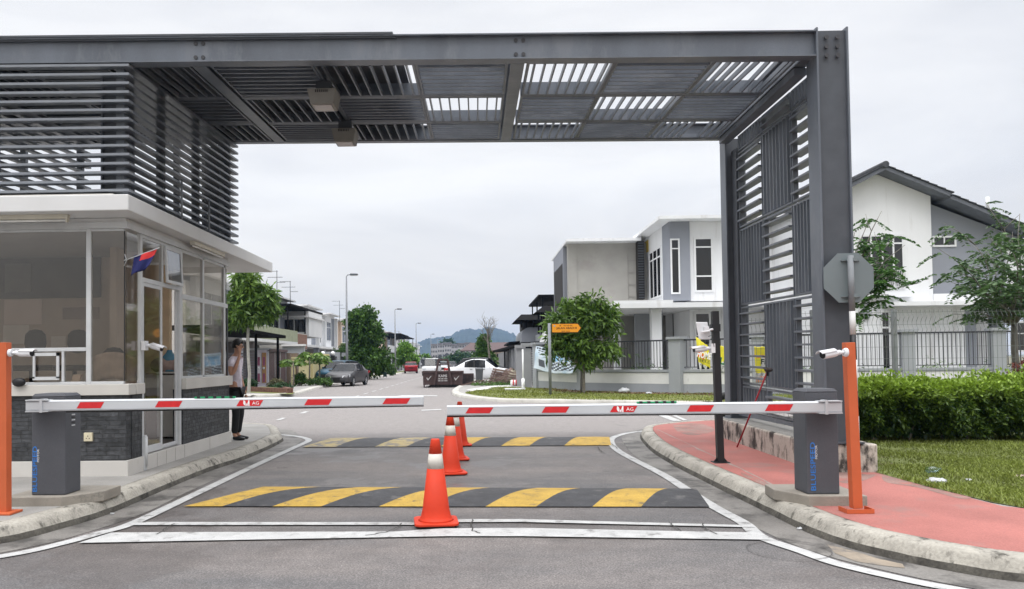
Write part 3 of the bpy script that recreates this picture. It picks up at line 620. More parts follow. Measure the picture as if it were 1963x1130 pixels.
# lintel band
b = MB(); b.box(BL, BX-.002, BY0+.002, BY0+.12, 3.17, 3.249, ALU); b.box(BX-.12, BX-.002, BY0+.121, BY1-.002, 3.17, 3.249, ALU); b.build('lintel', gh)
def frame(name, bars, mat=ALU):
    b = MB()
    for bb in bars: b.box(*bb, mat)
    return b.build(name, gh, bevel=.004)
FY = BY0+.03; FT = .05
def zf(py, px=100): return P(px, py, BY0).z
def xf(px, py=600): return P(px, py, BY0).x
# ---- front glazing
zs, zh, zrail = 1.262, 3.17, zf(667)
m1 = xf(167)
front = frame('window_frame', [(m1-.03, m1+.03, FY, FY+FT, zs, zh), (BL, m1-.031, FY, FY+FT, zh-.03, zh-.001), (m1+.031, BX-.06, FY, FY+FT, zh-.03, zh-.001),
     (BL, m1-.031, FY, FY+FT, zrail-.045, zrail), (BL, m1-.031, FY, FY+FT, zs, zs+.035), (m1+.031, BX-.06, FY, FY+FT, zs, zs+.035), (xf(120)-.03, xf(120)+.0, FY, FY+FT, zs+.036, zrail-.046),
     (xf(18)-.03, xf(18), FY, FY+FT, zs+.036, zrail-.046), (xf(-140)-.03, xf(-140), FY, FY+FT, zs, zh)])
b = MB(); b.box(xf(62), xf(66), FY-.02, FY-.001, zs+.08, zrail-.06, ALU)
b.box(xf(62), xf(112), FY-.02, FY-.001, zrail-.10, zrail-.06, ALU); b.box(xf(62), xf(112), FY-.02, FY-.001, zs+.06, zs+.10, ALU); b.box(xf(107), xf(112), FY-.02, FY-.001, zs+.08, zrail-.06, ALU)
b.build('sliding_sash', front)
def pane(name, x0, x1, y0, y1, z0, z1, par=gh, mat=GHGL): MB().box(x0, x1, y0, y1, z0, z1, mat).build(name, par)
pane('window_glass', BL, m1-.031, FY+.02, FY+.026, zrail+.001, zh-.031); pane('window_glass', m1+.031, BX-.03, FY+.02, FY+.026, zs+.036, zh-.031)
pane('window_glass', BL, m1-.031, FY+.02, FY+.026, zs+.036, zrail-.046)
# ---- corner return and right side glazing
FX = BX-.03
pane('window_glass', FX-.022, FX-.016, BY0+.03, 9.66, zs+.036, zh-.03)
b = MB(); b.box(FX-.024, FX-.012, BY0+.028, BY0+.036, zs+.036, zh-.03, BLACK); b.build('corner_seal', gh)
def yr(px): return 0
dy0, dy1 = 9.70, 11.05
def zr(py, px, Y): return P(px, py, Y).z
ztr = 2.62
frame('door_frame', [(FX-FT, FX, dy0, dy0+.06, .336, zh), (FX-FT, FX, dy1-.06, dy1, .336, zh), (FX-FT, FX, dy0+.061, dy1-.061, ztr-.06, ztr), (FX-FT, FX, dy0+.061, dy1-.061, zh-.04, zh-.001), (FX-FT, FX, 10.38, 10.42, ztr+.001, zh-.041), (BX-.14, FX-FT-.001, dy0+.01, dy1-.01, .335, .345)])
fr = frame('sliding_door', [(FX-.03, FX-.004, dy0+.061, dy0+.11, .35, ztr-.061), (FX-.03, FX-.004, 10.34, 10.39, .35, ztr-.061), (FX-.03, FX-.004, dy0+.111, 10.339, .35, .44), (FX-.03, FX-.004, dy0+.111, 10.339, ztr-.11, ztr-.062)])
pane('door_glass', FX-.02, FX-.014, dy0+.111, 10.339, .441, ztr-.111, fr)
fr = frame('sliding_door', [(FX-.062, FX-.036, 10.41, 10.45, .35, ztr-.061), (FX-.062, FX-.036, dy1-.11, dy1-.061, .35, ztr-.061), (FX-.062, FX-.036, 10.451, dy1-.111, .35, .40)])
pane('transom_glass', FX-.02, FX-.014, dy0+.061, 10.379, ztr+.001, zh-.041)
# open awning sash above the door
b = MB(); x0 = FX
for (a0, a1, z0, z1) in ((10.42, 10.99, ztr+.0, ztr+.04), (10.42, 10.99, zh-.085, zh-.045), (10.42, 10.46, ztr+.04, zh-.085), (10.95, 10.99, ztr+.04, zh-.085)): b.box(0, .025, a0, a1, z0, z1, ALU)
b.v = [(FX+.002+x+(zh-.045-z)*.06, y, z) for x, y, z in b.v]; aw = b.build('awning_sash', gh)
b = MB(); b.box(.01, .015, 10.461, 10.949, ztr+.041, zh-.086, glass('awning_glass', (.5, .5, .5), .14)); b.v = [(FX+.002+x+(zh-.045-z)*.06, y, z) for x, y, z in b.v]; b.build('glass', aw)
zw = 1.29
frame('window_frame', [(FX-FT, FX, dy1+.005, dy1+.05, zw, zh), (FX-FT, FX, 11.93, 11.99, zw, zh), (FX-FT, FX, 12.93, 13.0, zw, zh), (FX-FT, FX+.004, dy1+.051, 13.12, 2.45, 2.52), (FX-FT, FX, dy1+.051, 13.0, zh-.04, zh-.001), (FX-FT, FX, dy1+.051, 13.0, zw, zw+.03)])
for y0, y1 in ((dy1+.051, 11.929), (11.991, 12.929)):
    for z0, z1 in ((zw+.031, 2.449), (2.521, zh-.041)): pane('window_glass', FX-.02, FX-.014, y0, y1, z0, z1)
pane('window_glass', FX-.02, FX-.014, 13.001, 13.12, zw, 2.449); pane('window_glass', FX-.02, FX-.014, 13.001, 13.12, 2.521, zh-.041)
pane('window_glass', BL, FX-.03, 13.12, 13.126, zw, zh)
b = MB(); b.box(FX-.03, FX-.005, 13.121, 13.15, zw, 2.449, STEEL2); b.build('corner_post', gh)
b = MB(); b.box(FX-.012, BX+.03, dy0-.005, dy0+.05, .155, .60, ALU); b.tube([(BX+.03, dy0+.02, .58), (BX+.03, dy0+.02, .2)], .022, ALU, 8); b.build('downpipe', gh)
# socket on the slate
so_ = MB(); c = P(170, 838, BY0); so_.box(c.x-.052, c.x+.052, BY0-.022, BY0+.012, c.z-.052, c.z+.052, pm('socket_plate', (.62, .56, .40), .4)); sk = so_.build('power_socket', gh, bevel=.006)
b = MB()
for dx, dz in ((0, .012), (-.018, -.016), (.018, -.016)): b.box(c.x+dx-.005, c.x+dx+.005, BY0-.0235, BY0-.0215, c.z+dz-.006, c.z+dz+.006, BLACK)
b.build('socket_holes', sk)
# fluorescent battens under the eaves
BAT = pm('batten_plastic', (.55, .52, .44), .5, .08)
b = MB(); t = thing('tube_light', (-6.2, 9.02, 3.26), 'fluorescent batten under the front eaves of the guardhouse', 'tube light', 'tube lights under the eaves')
z_ = 3.24; xr = P(130, 422, 9.0).x
b.box(xr-1.25, xr, 8.99, 9.05, 3.245, 3.298, BAT); b.build('batten', t); b = MB(); b.tube([(xr-1.22, 9.02, 3.228), (xr-.03, 9.02, 3.228)], .014, pm('tube_glass', (.7, .7, .68), .3), 10); b.box(xr-.03, xr-.01, 9.0, 9.04, 3.205, 3.245, BAT); b.box(xr-1.24, xr-1.22, 9.0, 9.04, 3.205, 3.245, BAT); b.build('tube', t)
t = thing('tube_light', (-4.15, 11.8, 3.26), 'fluorescent batten under the side eaves above the guardhouse door', 'tube light', 'tube lights under the eaves')
b = MB(); b.box(-4.18, -4.11, 11.1, 12.45, 3.245, 3.298, BAT); b.build('batten', t); b = MB(); b.tube([(-4.145, 11.13, 3.228), (-4.145, 12.42, 3.228)], .014, MATS['tube_glass'], 10); b.build('tube', t)
# ---- things inside
def solo(mb, name, label, cat, group=None, bevel=0, kind=None): return tag(mb.build(name, bevel=bevel), label, cat, group, kind)
WD = pm('desk_wood', (.22, .15, .10), .6)
t = thing('desk', (-6, 9.8, .34), 'wooden desk inside the guardhouse front window', 'desk')
MB().box(-8.2, -4.75, 9.45, 10.0, 1.06, 1.10, WD).build('desk_top', t)
for x in (-8.1, -6.4, -4.85): MB().box(x, x+.06, 9.5, 9.95, .342, 1.059, WD).build('leg', t)
FABK = pm('chair_dark', (.022, .02, .02), .8)
for k, (px, py, Y, lab) in enumerate([(218, 690, 10.5, 'dark office chair draped with a pale shirt behind the corner window'), (68, 655, 10.9, 'dark high backed chair behind the front window'), (150, 655, 11.0, 'dark round backed chair beside the window mullion')]):
    c = P(px, py, Y); t = thing('office_chair', (c.x, c.y, .345), lab, 'office chair', 'chairs in the guardhouse')
    b = MB(); b.lathe([(.02, 0), (.13, .02), (.165, .14), (.15, .27), (.09, .33), (.0, .345)], (c.x, c.y, c.z-.17), FABK, 14, 1, .35); b.build('backrest', t)
    b = MB(); b.box(c.x-.23, c.x+.23, c.y-.3, c.y+.1, c.z-.42, c.z-.34, FABK); b.build('seat', t, bevel=.02)
    b = MB(); b.tube([(c.x, c.y-.1, .5), (c.x, c.y-.1, c.z-.42)], .03, BLACK, 8); b.build('stem', t)
    b = MB()
    for a in range(5): b.bar((c.x, c.y-.1, .42), (c.x+.26*cos(a*1.257), c.y-.1+.26*sin(a*1.257), .375), .04, .03, BLACK)
    b.build('base', t)
c = P(218, 695, 10.3)
SH = pm('pale_cloth', (.45, .36, .29), .9, .2, 8, .3, 30)
b = MB()
n_ = 14; vs = []
for j in range(8):
    for i in range(n_):
        u = i/(n_-1)-.5; v = j/7; vs.append((c.x+u*.62*(1-.1*v), c.y-.05+.09*u*u*4+.02*sin(i*1.9+j), c.z+.14-.36*v-.30*u*u))
b.add(vs, [(j*n_+i, j*n_+i+1, (j+1)*n_+i+1, (j+1)*n_+i) for j in range(7) for i in range(n_-1)], SH, True); o = solo(b, 'shirt', 'pale shirt hung over the chair behind the corner window', 'shirt'); sm_ = o.modifiers.new('s', 'SOLIDIFY'); sm_.thickness = .02
NB = pm('notice_board', (.42, .36, .33), .8, .06)
PAPER = pm('paper', (.88, .76, .72), .8, .06, 3); PAPER2 = pm('paper_white', (.92, .88, .84), .8, .05)
def sheet(px0, py0, px1, py1, Y, mat, label, group='notices on the inner wall of the guardhouse'):
    a = P(px0, py0, Y); d = P(px1, py1, Y); b = MB(); b.box(a.x, d.x, Y, Y+.008, d.z, a.z, mat); return solo(b, 'notice', label, 'notice', group)
sheet(8, 575, 80, 622, 12.33, PAPER, 'pinkish notice sheet, upper one on the inner wall left of the front window'); sheet(6, 624, 56, 659, 12.33, PAPER2, 'pale notice sheet, lower one on the inner wall left of the front window'); sheet(98, 645, 126, 665, 12.33, PAPER2, 'small pale sheet low on the inner wall behind the front window')
sheet(40, 520, 52, 558, 12.33, PAPER2, 'narrow white sheet high on the inner wall behind the front window'); sheet(120, 590, 190, 612, 12.33, pm('paper_dark', (.45, .38, .36), .8), 'wide dull notice strip on the inner wall behind the mullion')
FRW = pm('fridge_white', (.60, .59, .57), .4, .04)
t = thing('cabinet', (-5.0, 11.9, .345), 'white low cabinet standing inside the open guardhouse door', 'cabinet')
cc = P(325, 740, 11.9)
MB().box(cc.x-.17, cc.x+.2, 11.8, 12.2, .345, 1.38, FRW).build('body', t, bevel=.01); MB().box(cc.x-.15, cc.x+.18, 11.785, 11.799, .38, 1.33, FRW).build('door', t, bevel=.004)
b = MB(); b.lathe([(.09, 0), (.10, .02), (.10, .13), (.095, .15), (.10, .17), (.10, .24), (.05, .30), (.035, .34)], (cc.x-.02, 11.95, 1.381), pm('bottle_blue', (.10, .28, .42), .15), 16); solo(b, 'water_bottle', 'blue water bottle standing on the white cabinet in the guardhouse', 'water bottle')
SACK = pm('bundle_cloth', (.36, .28, .26), .9, .25, 9, .4, 25)
for k, (px, py, Y) in enumerate([(362, 700, 12.0), (410, 690, 12.4)]):
    c = P(px, py, Y); c.x -= .35
    b = MB(); b.box(c.x-.25, c.x+.25, Y-.2, Y+.2, .345, c.z-.12, WD); solo(b, 'box', ['brown carton stack by the side window nearest the door', 'brown carton stack by the side window nearest the rear'][k], 'carton', 'cartons in the guardhouse', bevel=.01)
    b = MB(); b.sphere((c.x, Y, c.z), .24, SACK, 12, 8, (1.1, .8, .6)); o = solo(b, 'bundle', ['wrapped bundle on the cartons by the window nearest the door', 'wrapped bundle on the cartons by the rear side window'][k], 'bundle', 'bundles in the guardhouse')
c = P(30, 700, 9.75)
b = MB(); b.box(c.x-.12, c.x+.12, 9.7, 9.95, 1.101, 1.16, pm('red_box', (.45, .03, .03), .5)); b.box(c.x-.10, c.x+.10, 9.72, 9.93, 1.161, 1.21, pm('white_box', (.6, .6, .6), .5)); solo(b, 'packet', 'red and white packet on the desk behind the small sliding window', 'packet')
c = P(137, 705, 9.7); b = MB(); b.hexa([(c.x-.08, 9.7, 1.101), (c.x+.03, 9.7, 1.101), (c.x+.03, 9.75, 1.101), (c.x-.08, 9.75, 1.101), (c.x-.03, 9.8, 1.38), (c.x+.07, 9.8, 1.38), (c.x+.07, 9.85, 1.38), (c.x-.03, 9.85, 1.38)], pm('folder', (.45, .35, .27), .7)); solo(b, 'folder', 'beige folder leaning upright in the small right window', 'folder')
c = P(22, 722, 9.05); b = MB(); b.sphere((c.x, 9.2, 1.30), .075, BLACK, 12, 8, (1.1, .6, .75)); solo(b, 'helmet', 'black round helmet resting on the guardhouse window ledge', 'helmet')

MB().box(P(-120, 500, 12.33).x, P(193, 500, 12.33).x, 12.31, 12.345, P(100, 572, 12.33).z, P(100, 478, 12.33).z, pm('added_dark_panel', (.13, .13, .115), .7, .15, 3)).build('upper_dark_panel', gh)  # added dark panel that darkens the upper part of the window view
MB().box(P(10, 500, 12.3).x, P(60, 500, 12.3).x, 12.29, 12.309, P(100, 560, 12.3).z, P(100, 505, 12.3).z, pm('panel_patch', (.20, .20, .18), .7)).build('wall_poster', gh)
# flag on a short stick at the corner
t = thing('flag', P(240, 498, 9.3), 'red and dark blue flag on a short white stick at the guardhouse corner', 'flag')
FB = pm('flag_blue', (.012, .016, .10), .8, .15, 8); FR = pm('flag_red', (.55, .03, .03), .8, .12, 8)
p0 = P(238, 500, 9.20); p1 = P(302, 478, 8.90)
MB().tube([p0+Vector((0, .05, .02)), p0, p1+Vector((.02, 0, .015))], .006, ALU, 8).build('stick', t)
MB().tube([P(238, 510, 9.27), P(243, 499, 9.18), P(239, 488, 9.27)], .006, ALU, 8).build('bracket', t)
nx, nz = 12, 8; vs = []
top0 = P(258, 490, 9.12); top1 = P(301, 478, 8.92); bot0 = P(249, 529, 9.10); bot1 = P(289, 509, 8.95)
for j in range(nz+1):
    for i in range(nx+1):
        u, v = i/nx, j/nz; p = top0.lerp(top1, u).lerp(bot0.lerp(bot1, u), v); p.y += .025*sin(u*9+v*2)*(0.3+v); p.z += -.01*sin(u*pi); vs.append(p)
b = MB()
for j in range(nz):
    for i in range(nx):
        k = j*(nx+1)+i; u, v = i/nx, j/nz
        b.add([vs[k], vs[k+1], vs[k+nx+2], vs[k+nx+1]], [(0, 1, 2, 3)], FR if (v < .36 and u > .30) else FB, True)
o = b.build('cloth', t); s_ = o.modifiers.new('s', 'SOLIDIFY'); s_.thickness = .004
# ================================================================ BARRIERS
CAB = pm('cabinet_paint', (.078, .081, .093), .62, .06, 6, .25, 260, grain=.12)
ARM = pm('arm_white', (.50, .515, .535), .4, .04, 3); ARMG = pm('arm_groove', (.36, .38, .41), .4)
REDR = pm('reflector_red', (.56, .02, .025), .35, .1, 20); RUB = pm('rubber', (.008, .008, .008), .6)
WLET = pm('letter_white', (.8, .8, .8), .5); BLET = pm('letter_blue', (.03, .20, .60), .5); GRN = pm('green_strip', (.02, .30, .12), .4, .1)
PEDM = pm('pedestal_concrete', (.27, .245, .21), .85, .15, 4, .4, 50, stain=(.16, .15, .13), sscale=4, sthr=.58)
def barrier(side, x0, x1, yf, ztop, px_tip, px_root, ytipc, yrootc, strips, logo, green, label):
    t = thing('barrier_gate', ((x0+x1)/2, yf+.14, .15), label, 'barrier gate', 'boom barriers')
    yb = yf+.29
    # pedestal on the paving
    b = MB()
    if side < 0: pts = [(x0-.22, yf+.02), (x0-.2, yf-.10), (x1+.01, yf-.09), (x1+.27, yf+.22), (x1+.27, yb+.3), (x0-.2, yb+.3)]
    else: pts = [(x1+.20, yf-.10), (x1+.22, yb+.3), (x0-.17, yb+.3), (x0-.20, yf+.28), (x0-.02, yf-.08)]
    if side > 0: pts = pts[::-1]
    b.slab(pts[::-1] if side < 0 else pts, .14, .24, PEDM); b.build('pedestal', t, bevel=.008)
    b = MB(); b.box(x0, x1, yf, yb, .242, ztop-.03, CAB); cb = b.build('cabinet', t, bevel=.010)
    b = MB(); q = .025; b.hexa([(x0-.003, yf-.004, ztop-.029), (x1+.003, yf-.004, ztop-.029), (x1+.003, yb+.003, ztop-.029), (x0-.003, yb+.003, ztop-.029), (x0+q, yf+q*.4, ztop), (x1-q, yf+q*.4, ztop), (x1-q, yb-q, ztop), (x0+q, yb-q, ztop)], CAB); b.build('cabinet_lid', t, bevel=.004)
    xs_ = x1 if side < 0 else x0
    b = MB()
    for i in range(5):
        z = ztop-.22-i*.026; b.box(xs_-.002 if side < 0 else xs_-.004, xs_+.004 if side < 0 else xs_+.002, yf+.11, yf+.17, z, z+.012, BLACK if i % 2 else ARM)
    if side < 0: b.build('vent', cb)
    # lettering running up the front face
    cx = (x0+.035) if side < 0 else (x0+.055)
    b = MB(); text(b, 'BLUESPEED', (cx, yf, .24+.255), (0, 0, 1), (-1, 0, 0), .045, .44, BLET, bold=.006)
    text(b, 'MOTOR', (cx+.032, yf, .24+.385), (0, 0, 1), (-1, 0, 0), .020, .125, WLET, bold=.0); b.build('lettering', cb)
    # arm
    ya = yf-.10
    A = P(px_root, yrootc, ya); B = P(px_tip, ytipc, ya)
    r = (B-A).normalized() if side < 0 else (A-B).normalized(); Lh = (B-A).length
    L_, R_ = (A, B) if side < 0 else (B, A)
    up = Vector((-r.z, 0, r.x)).normalized(); fr = Vector((0, -1, 0))
    hh0, hh1 = (.054, .046)
    def sec(u, v, d):  # u along 0..1 left to right, v -1..1 height, d depth offset
        h = (hh0+(hh1-hh0)*(u if side < 0 else 1-u)); return L_.lerp(R_, u)+up*(v*h)+fr*d
    prof = [(-1, .012), (-.86, .024), (.70, .024), (.86, .016), (1, .0), (1, -.03), (.0, -.04), (-1, -.03)]
    b = MB(); vs = [sec(0, v, d) for v, d in prof]+[sec(1, v, d) for v, d in prof]; n = len(prof)
    b.add(vs, [(i, (i+1) % n, (i+1) % n+n, i+n) for i in range(n)]+[tuple(range(n))[::-1], tuple(range(n, 2*n))], ARM); arm = b.build('arm', t)
    b = MB(); b.add([sec(0, v, d) for v, d in [(.66, .0252), (.72, .0252)]]+[sec(1, v, d) for v, d in [(.66, .0252), (.72, .0252)]], [(0, 1, 3, 2)], ARMG)
    b.add([sec(0, v, d) for v, d in [(-.80, .0252), (-.70, .0252)]]+[sec(1, v, d) for v, d in [(-.80, .0252), (-.70, .0252)]], [(0, 1, 3, 2)], ARMG)
    b.build('groove', arm)
    u0, u1 = (.10, 1) if side < 0 else (0, .72)
    b = MB(); c_ = [sec(u0, -1.28, .01), sec(u0, -1.28, -.01), sec(u1, -1.2, -.01), sec(u1, -1.2, .01), sec(u0, -1.0, .01), sec(u0, -1.0, -.01), sec(u1, -1.0, -.01), sec(u1, -1.0, .01)]; b.hexa(c_, RUB); b.build('rubber_strip', arm)
    def U(px):
        p = P(px, (ytipc+yrootc)/2, ya-.024); return (p.x-L_.x)/(R_.x-L_.x)
    for k, (a, c) in enumerate(strips):
        ua, uc = U(a), U(c); sl = .035/Lh
        b = MB(); b.add([sec(ua, -.56, .0262), sec(uc-sl, -.56, .0262), sec(uc, .58, .0262), sec(ua+sl, .58, .0262)], [(0, 1, 2, 3)], REDR)
        st = b.build('red_reflector', arm)
        if k == logo:
            b = MB(); c0 = sec((ua+uc)/2, 0, .0262); pxm = (uc-ua)*Lh
            text(b, 'AG', c0+r*.055, r, up, .030, .065, WLET, lift=.0015)
            # little white figure emblem in place of the letter M
            e0 = c0-r*.025
            for pts in ([(-.035, .028), (-.018, .02), (-.012, -.026), (-.03, -.018), (-.038, .0)], [(-.012, .005), (.0, -.012), (.012, .028), (.022, .028), (.022, -.028), (.012, -.028), (.010, .0), (.002, -.028), (-.006, -.026)]):
                b.add([e0+r*x+up*y+fr*.002 for x, y in pts], [tuple(range(len(pts)))], WLET)
            b.build('lettering', st)
    # clamp at the root
    uk = (lambda a: a) if side < 0 else (lambda a: 1-a)
    b = MB()
    for v in (1.0, -1.0):
        a0, a1 = sorted((uk(.0), uk(.058))); b.hexa([sec(a0, v-.09, .034), sec(a0, v-.09, -.06), sec(a1, v-.09, -.06), sec(a1, v-.09, .034), sec(a0, v+.09, .034), sec(a0, v+.09, -.06), sec(a1, v+.09, -.06), sec(a1, v+.09, .034)], ARM)
    a0, a1 = sorted((uk(.036), uk(.043))); b.hexa([sec(a0, -1.2, .036), sec(a0, -1.2, -.07), sec(a1, -1.2, -.07), sec(a1, -1.2, .036), sec(a0, 1.2, .036), sec(a0, 1.2, -.07), sec(a1, 1.2, -.07), sec(a1, 1.2, .036)], ARM)
    a0, a1 = sorted((uk(.0), uk(.05))); b.hexa([sec(a0, -.3, -.041), sec(a0, -.3, -.099), sec(a1, -.3, -.099), sec(a1, -.3, -.041), sec(a0, .3, -.041), sec(a0, .3, -.099), sec(a1, .3, -.099), sec(a1, .3, -.041)], STEEL2)
    b.build('clamp', arm)
    ug, uh = U(green[0]), U(green[1])
    b = MB(); b.hexa([sec(ug, 1.02, .012), sec(ug, 1.02, -.014), sec(uh, 1.02, -.014), sec(uh, 1.02, .012), sec(ug, 1.3, .012), sec(ug, 1.3, -.014), sec(uh, 1.3, -.014), sec(uh, 1.3, .012)], GRN)
    for i in range(5):
        k = ug+(uh-ug)*(i+.3)/5; k2 = k+.008; b.hexa([sec(k, 1.0, .013), sec(k, 1.0, -.015), sec(k2, 1.0, -.015), sec(k2, 1.0, .013), sec(k, 1.36, .013), sec(k, 1.36, -.015), sec(k2, 1.36, -.015), sec(k2, 1.36, .013)], BLACK)
    b.build('green_strip', arm)
    return t
barrier(-1, -4.35, -4.015, 7.41, 1.225, 812, 52, 768.5, 778.5, [(147, 200), (297, 350), (453, 505), (583, 637), (733, 787)], 2, (372, 450), 'boom barrier with dark grey cabinet on the left beside the guardhouse')
barrier(1, 3.005, 3.30, 7.15, 1.205, 857, 1612, 787.5, 780.5, [(892, 946), (1038, 1092), (1169, 1222), (1316, 1369), (1466, 1521)], 2, (1222, 1298), 'boom barrier with dark grey cabinet on the right red pavement')

# ================================================================ POSTS WITH CAMERAS
ORA = pm('orange_paint', (.50, .105, .035), .5, .06, 4, stain=(.42, .09, .03), sscale=6, sthr=.66)
t = thing('orange_post', (-4.31, 6.97, .15), 'square orange steel post at the left edge carrying a white camera', 'post', 'orange steel posts')
p = G(9, 985, .15); q = P(8, 657, 6.97)
MB().bar((p.x, p.y, .17), (q.x, p.y, q.z), .082, .082, ORA, up=(0, 1, 0)).build('post', t, bevel=.003)
MB().box(p.x-.11, p.x+.11, p.y-.1, p.y+.1, .151, .172, ORA).build('base_plate', t, bevel=.004)
t = thing('orange_post', (3.26, 6.72, .15), 'square orange steel post leaning slightly beside the right barrier cabinet', 'post', 'orange steel posts')
p = P(1641, 974, 6.78); q = P(1626.5, 657, 6.78)
MB().bar((p.x, p.y, .185), (q.x, p.y, q.z), .080, .080, ORA, up=(0, 1, 0)).build('post', t, bevel=.003)
b = MB(); b.box(p.x-.115, p.x+.115, p.y-.08, p.y+.08, .151, .158, ORA); b.box(p.x-.115, p.x-.108, p.y-.08, p.y+.08, .159, .19, ORA); b.box(p.x+.108, p.x+.115, p.y-.08, p.y+.08, .159, .19, ORA); b.box(p.x-.115, p.x+.115, p.y-.085, p.y-.080, .152, .188, ORA); b.build('base_channel', t)
CW = pm('camera_plastic', (.68, .68, .70), .35, .03, 5)
def camera(base, aim, label, size=1.0, wall=(1, 0, 0), plate='round', flip=1):
    """bullet camera: wall plate, knuckle arm, barrel with sun visor and dark face"""
    base = Vector(base); aim = Vector(aim).normalized(); wl = Vector(wall).normalized(); s = size
    t = thing('security_camera', base, label, 'security camera', 'white bullet cameras')
    b = MB()
    if plate == 'round': b.tube([base, base+wl*.012*s, base+wl*.03*s], [.042*s, .042*s, .034*s], CW, 18)
    else:
        sd = wl.cross(Vector((0, 0, 1))); b.bar(base, base+wl*.05*s, .10*s, .12*s, CW)
    b.build('mount', t)
    k1 = base+wl*.075*s; b = MB(); b.tube([base+wl*.03*s, k1], .017*s, CW, 12); b.sphere(k1, .024*s, CW); b.build('arm', t)
    k2 = k1+wl*.04*s+Vector((0, 0, -.004*s)); st = k2+aim*-.01*s; en = st+aim*.17*s
    b = MB(); b.tube([k1, k2], .014*s, CW, 10); b.tube([st-aim*.02*s, st, st+aim*.03*s, en-aim*.01*s, en], [.022*s, .034*s, .037*s, .037*s, .036*s], CW, 18); bd = b.build('barrel', t)
    b = MB(); b.tube([en, en+aim*.002*s], [.033*s, .033*s], BLACK, 18); b.build('lens_face', bd)
    sd = aim.cross(Vector((0, 0, 1))).normalized(); up = sd.cross(aim)
    b = MB(); n = 8; vs = []
    for e in (st+aim*.02*s, en+aim*.045*s):
        for i in range(n+1):
            a = pi*(.12+.76*i/n); vs.append(e+sd*cos(a)*.041*s+up*sin(a)*.043*s)
    b.add(vs, [(i, i+1, n+2+i, n+1+i) for i in range(n)], CW, True); o = b.build('visor', bd, fix=False); m_ = o.modifiers.new('s', 'SOLIDIFY'); m_.thickness = .003
    return t
camera(P(18, 677, 6.95)+Vector((0, 0, 0)), (1, -.25, -.02), 'white bullet camera on the left orange post', .85, (1, 0, 0))
camera(P(1623, 676, 6.70), (-.98, -.45, -.14), 'white bullet camera with black face on the right orange post', .92, (-1, -.1, 0))
camera(P(274, 663, 9.72)+Vector((.0, 0, 0)), (.9, -.3, -.25), 'white bullet camera on the guardhouse door frame', 1.0, (1, 0, 0), 'square')
# black pole with panel antenna
bp = G(1381, 887, .15); bt = P(1370, 597, bp.y)
t = thing('black_pole', bp, 'tall square black steel pole on the red pavement before the plinth', 'pole')
MB().bar((bp.x, bp.y, .155), bt, .085, .085, BLACK, up=(0, 1, 0)).build('post', t, bevel=.003)
b = MB(); b.box(bp.x-.10, bp.x+.10, bp.y-.09, bp.y+.09, .151, .161, BLACK)
for sx_ in (-1, 1): b.prism([(bp.x+sx_*.042, bp.y-.004, .162), (bp.x+sx_*.09, bp.y-.004, .162), (bp.x+sx_*.042, bp.y-.004, .22)], (0, .008, 0), BLACK)
b.build('base_plate', t)
MB().box(bt.x-.058, bt.x+.055, bt.y-.055, bt.y+.05, P(1370, 636, bp.y).z, P(1370, 622, bp.y).z, BLACK).build('clamp', t)
ca = P(1350, 634, bp.y-.05)
t = thing('panel_antenna', ca, 'white square wireless antenna tilted on the black pole', 'antenna')
b = MB(); b.hexa([(-.075, -.03, -.115), (.095, .03, -.115), (.095, .06, -.115), (-.075, 0, -.115), (-.115, -.03, .11), (.055, .03, .11), (.055, .06, .11), (-.115, 0, .11)], CW); b.v = [(x+ca.x, y+ca.y, z+ca.z) for x, y, z in b.v]; b.build('panel', t, bevel=.012)
b = MB(); b.box(ca.x-.01, ca.x+.05, ca.y-.045, ca.y-.005, ca.z-.02, ca.z+.05, CW); b.tube([(ca.x+.03, ca.y-.03, ca.z), (ca.x+.11, ca.y-.0, ca.z+.015)], .015, CW, 8); b.tube([(ca.x-.05, ca.y-.04, ca.z-.02), (ca.x+.06, ca.y-.04, ca.z-.01)], .014, CW, 8); b.build('bracket', t, bevel=.003)
MB().tube([(ca.x+.04, ca.y-.03, ca.z-.08), (ca.x+.09, ca.y-.05, ca.z-.06), (ca.x+.105, ca.y-.05, ca.z-.2), (ca.x+.12, ca.y-.02, ca.z-.32)], .005, BLACK, 6).build('cable', t)
camera(P(1369, 668, bp.y-.05)+Vector((-.0, 0, 0)), (-1, -.25, -.10), 'white bullet camera below the antenna on the black pole', 1.0, (-1, 0, 0), 'square')

# ================================================================ TRAFFIC CONES
CON = pm('cone_plastic', (.56, .045, .018), .55, .08, 4, .08, 40, spec=.2, stain=(.62, .05, .025), sscale=5, sthr=.62); CWH = pm('cone_band', (.56, .53, .48), .5, .08, 10)
def mkcone():
    t = proto('traffic_cone', 'x', 'traffic cone', 'orange traffic cones in the lane')
    b = MB(); pr_ = [(.165, .035), (.150, .05), (.138, .075), (.130, .11), (.122, .145), (.0775, .51)]
    b.lathe(pr_, (0, 0, 0), CON, 32); b.lathe([(.0618, .640), (.041, .766), (.037, .776)], (0, 0, 0), CON, 32); b.build('cone_body', t)
    MB().lathe([(.0780, .508), (.0625, .642)], (0, 0, 0), CWH, 32).build('white_band', t)
    b = MB(); r = .20; k = .14; pts = []
    for (sx_, sy_) in ((1, 1), (-1, 1), (-1, -1), (1, -1)):
        for a in range(5):
            an = a/4*pi/2; q = (cos(an), sin(an)) if (sx_, sy_) == (1, 1) else (-sin(an), cos(an)) if (sx_, sy_) == (-1, 1) else (-cos(an), -sin(an)) if (sx_, sy_) == (-1, -1) else (sin(an), -cos(an))
            pts.append((sx_*k+q[0]*(r-k), sy_*k+q[1]*(r-k)))
    b.slab(pts, .012, .036, CON); b.build('base', t, bevel=.006)
    b = MB(); b.slab([(x*.93, y*.93) for x, y in pts], .0, .011, RUB); b.build('base_foot', t)
    return t
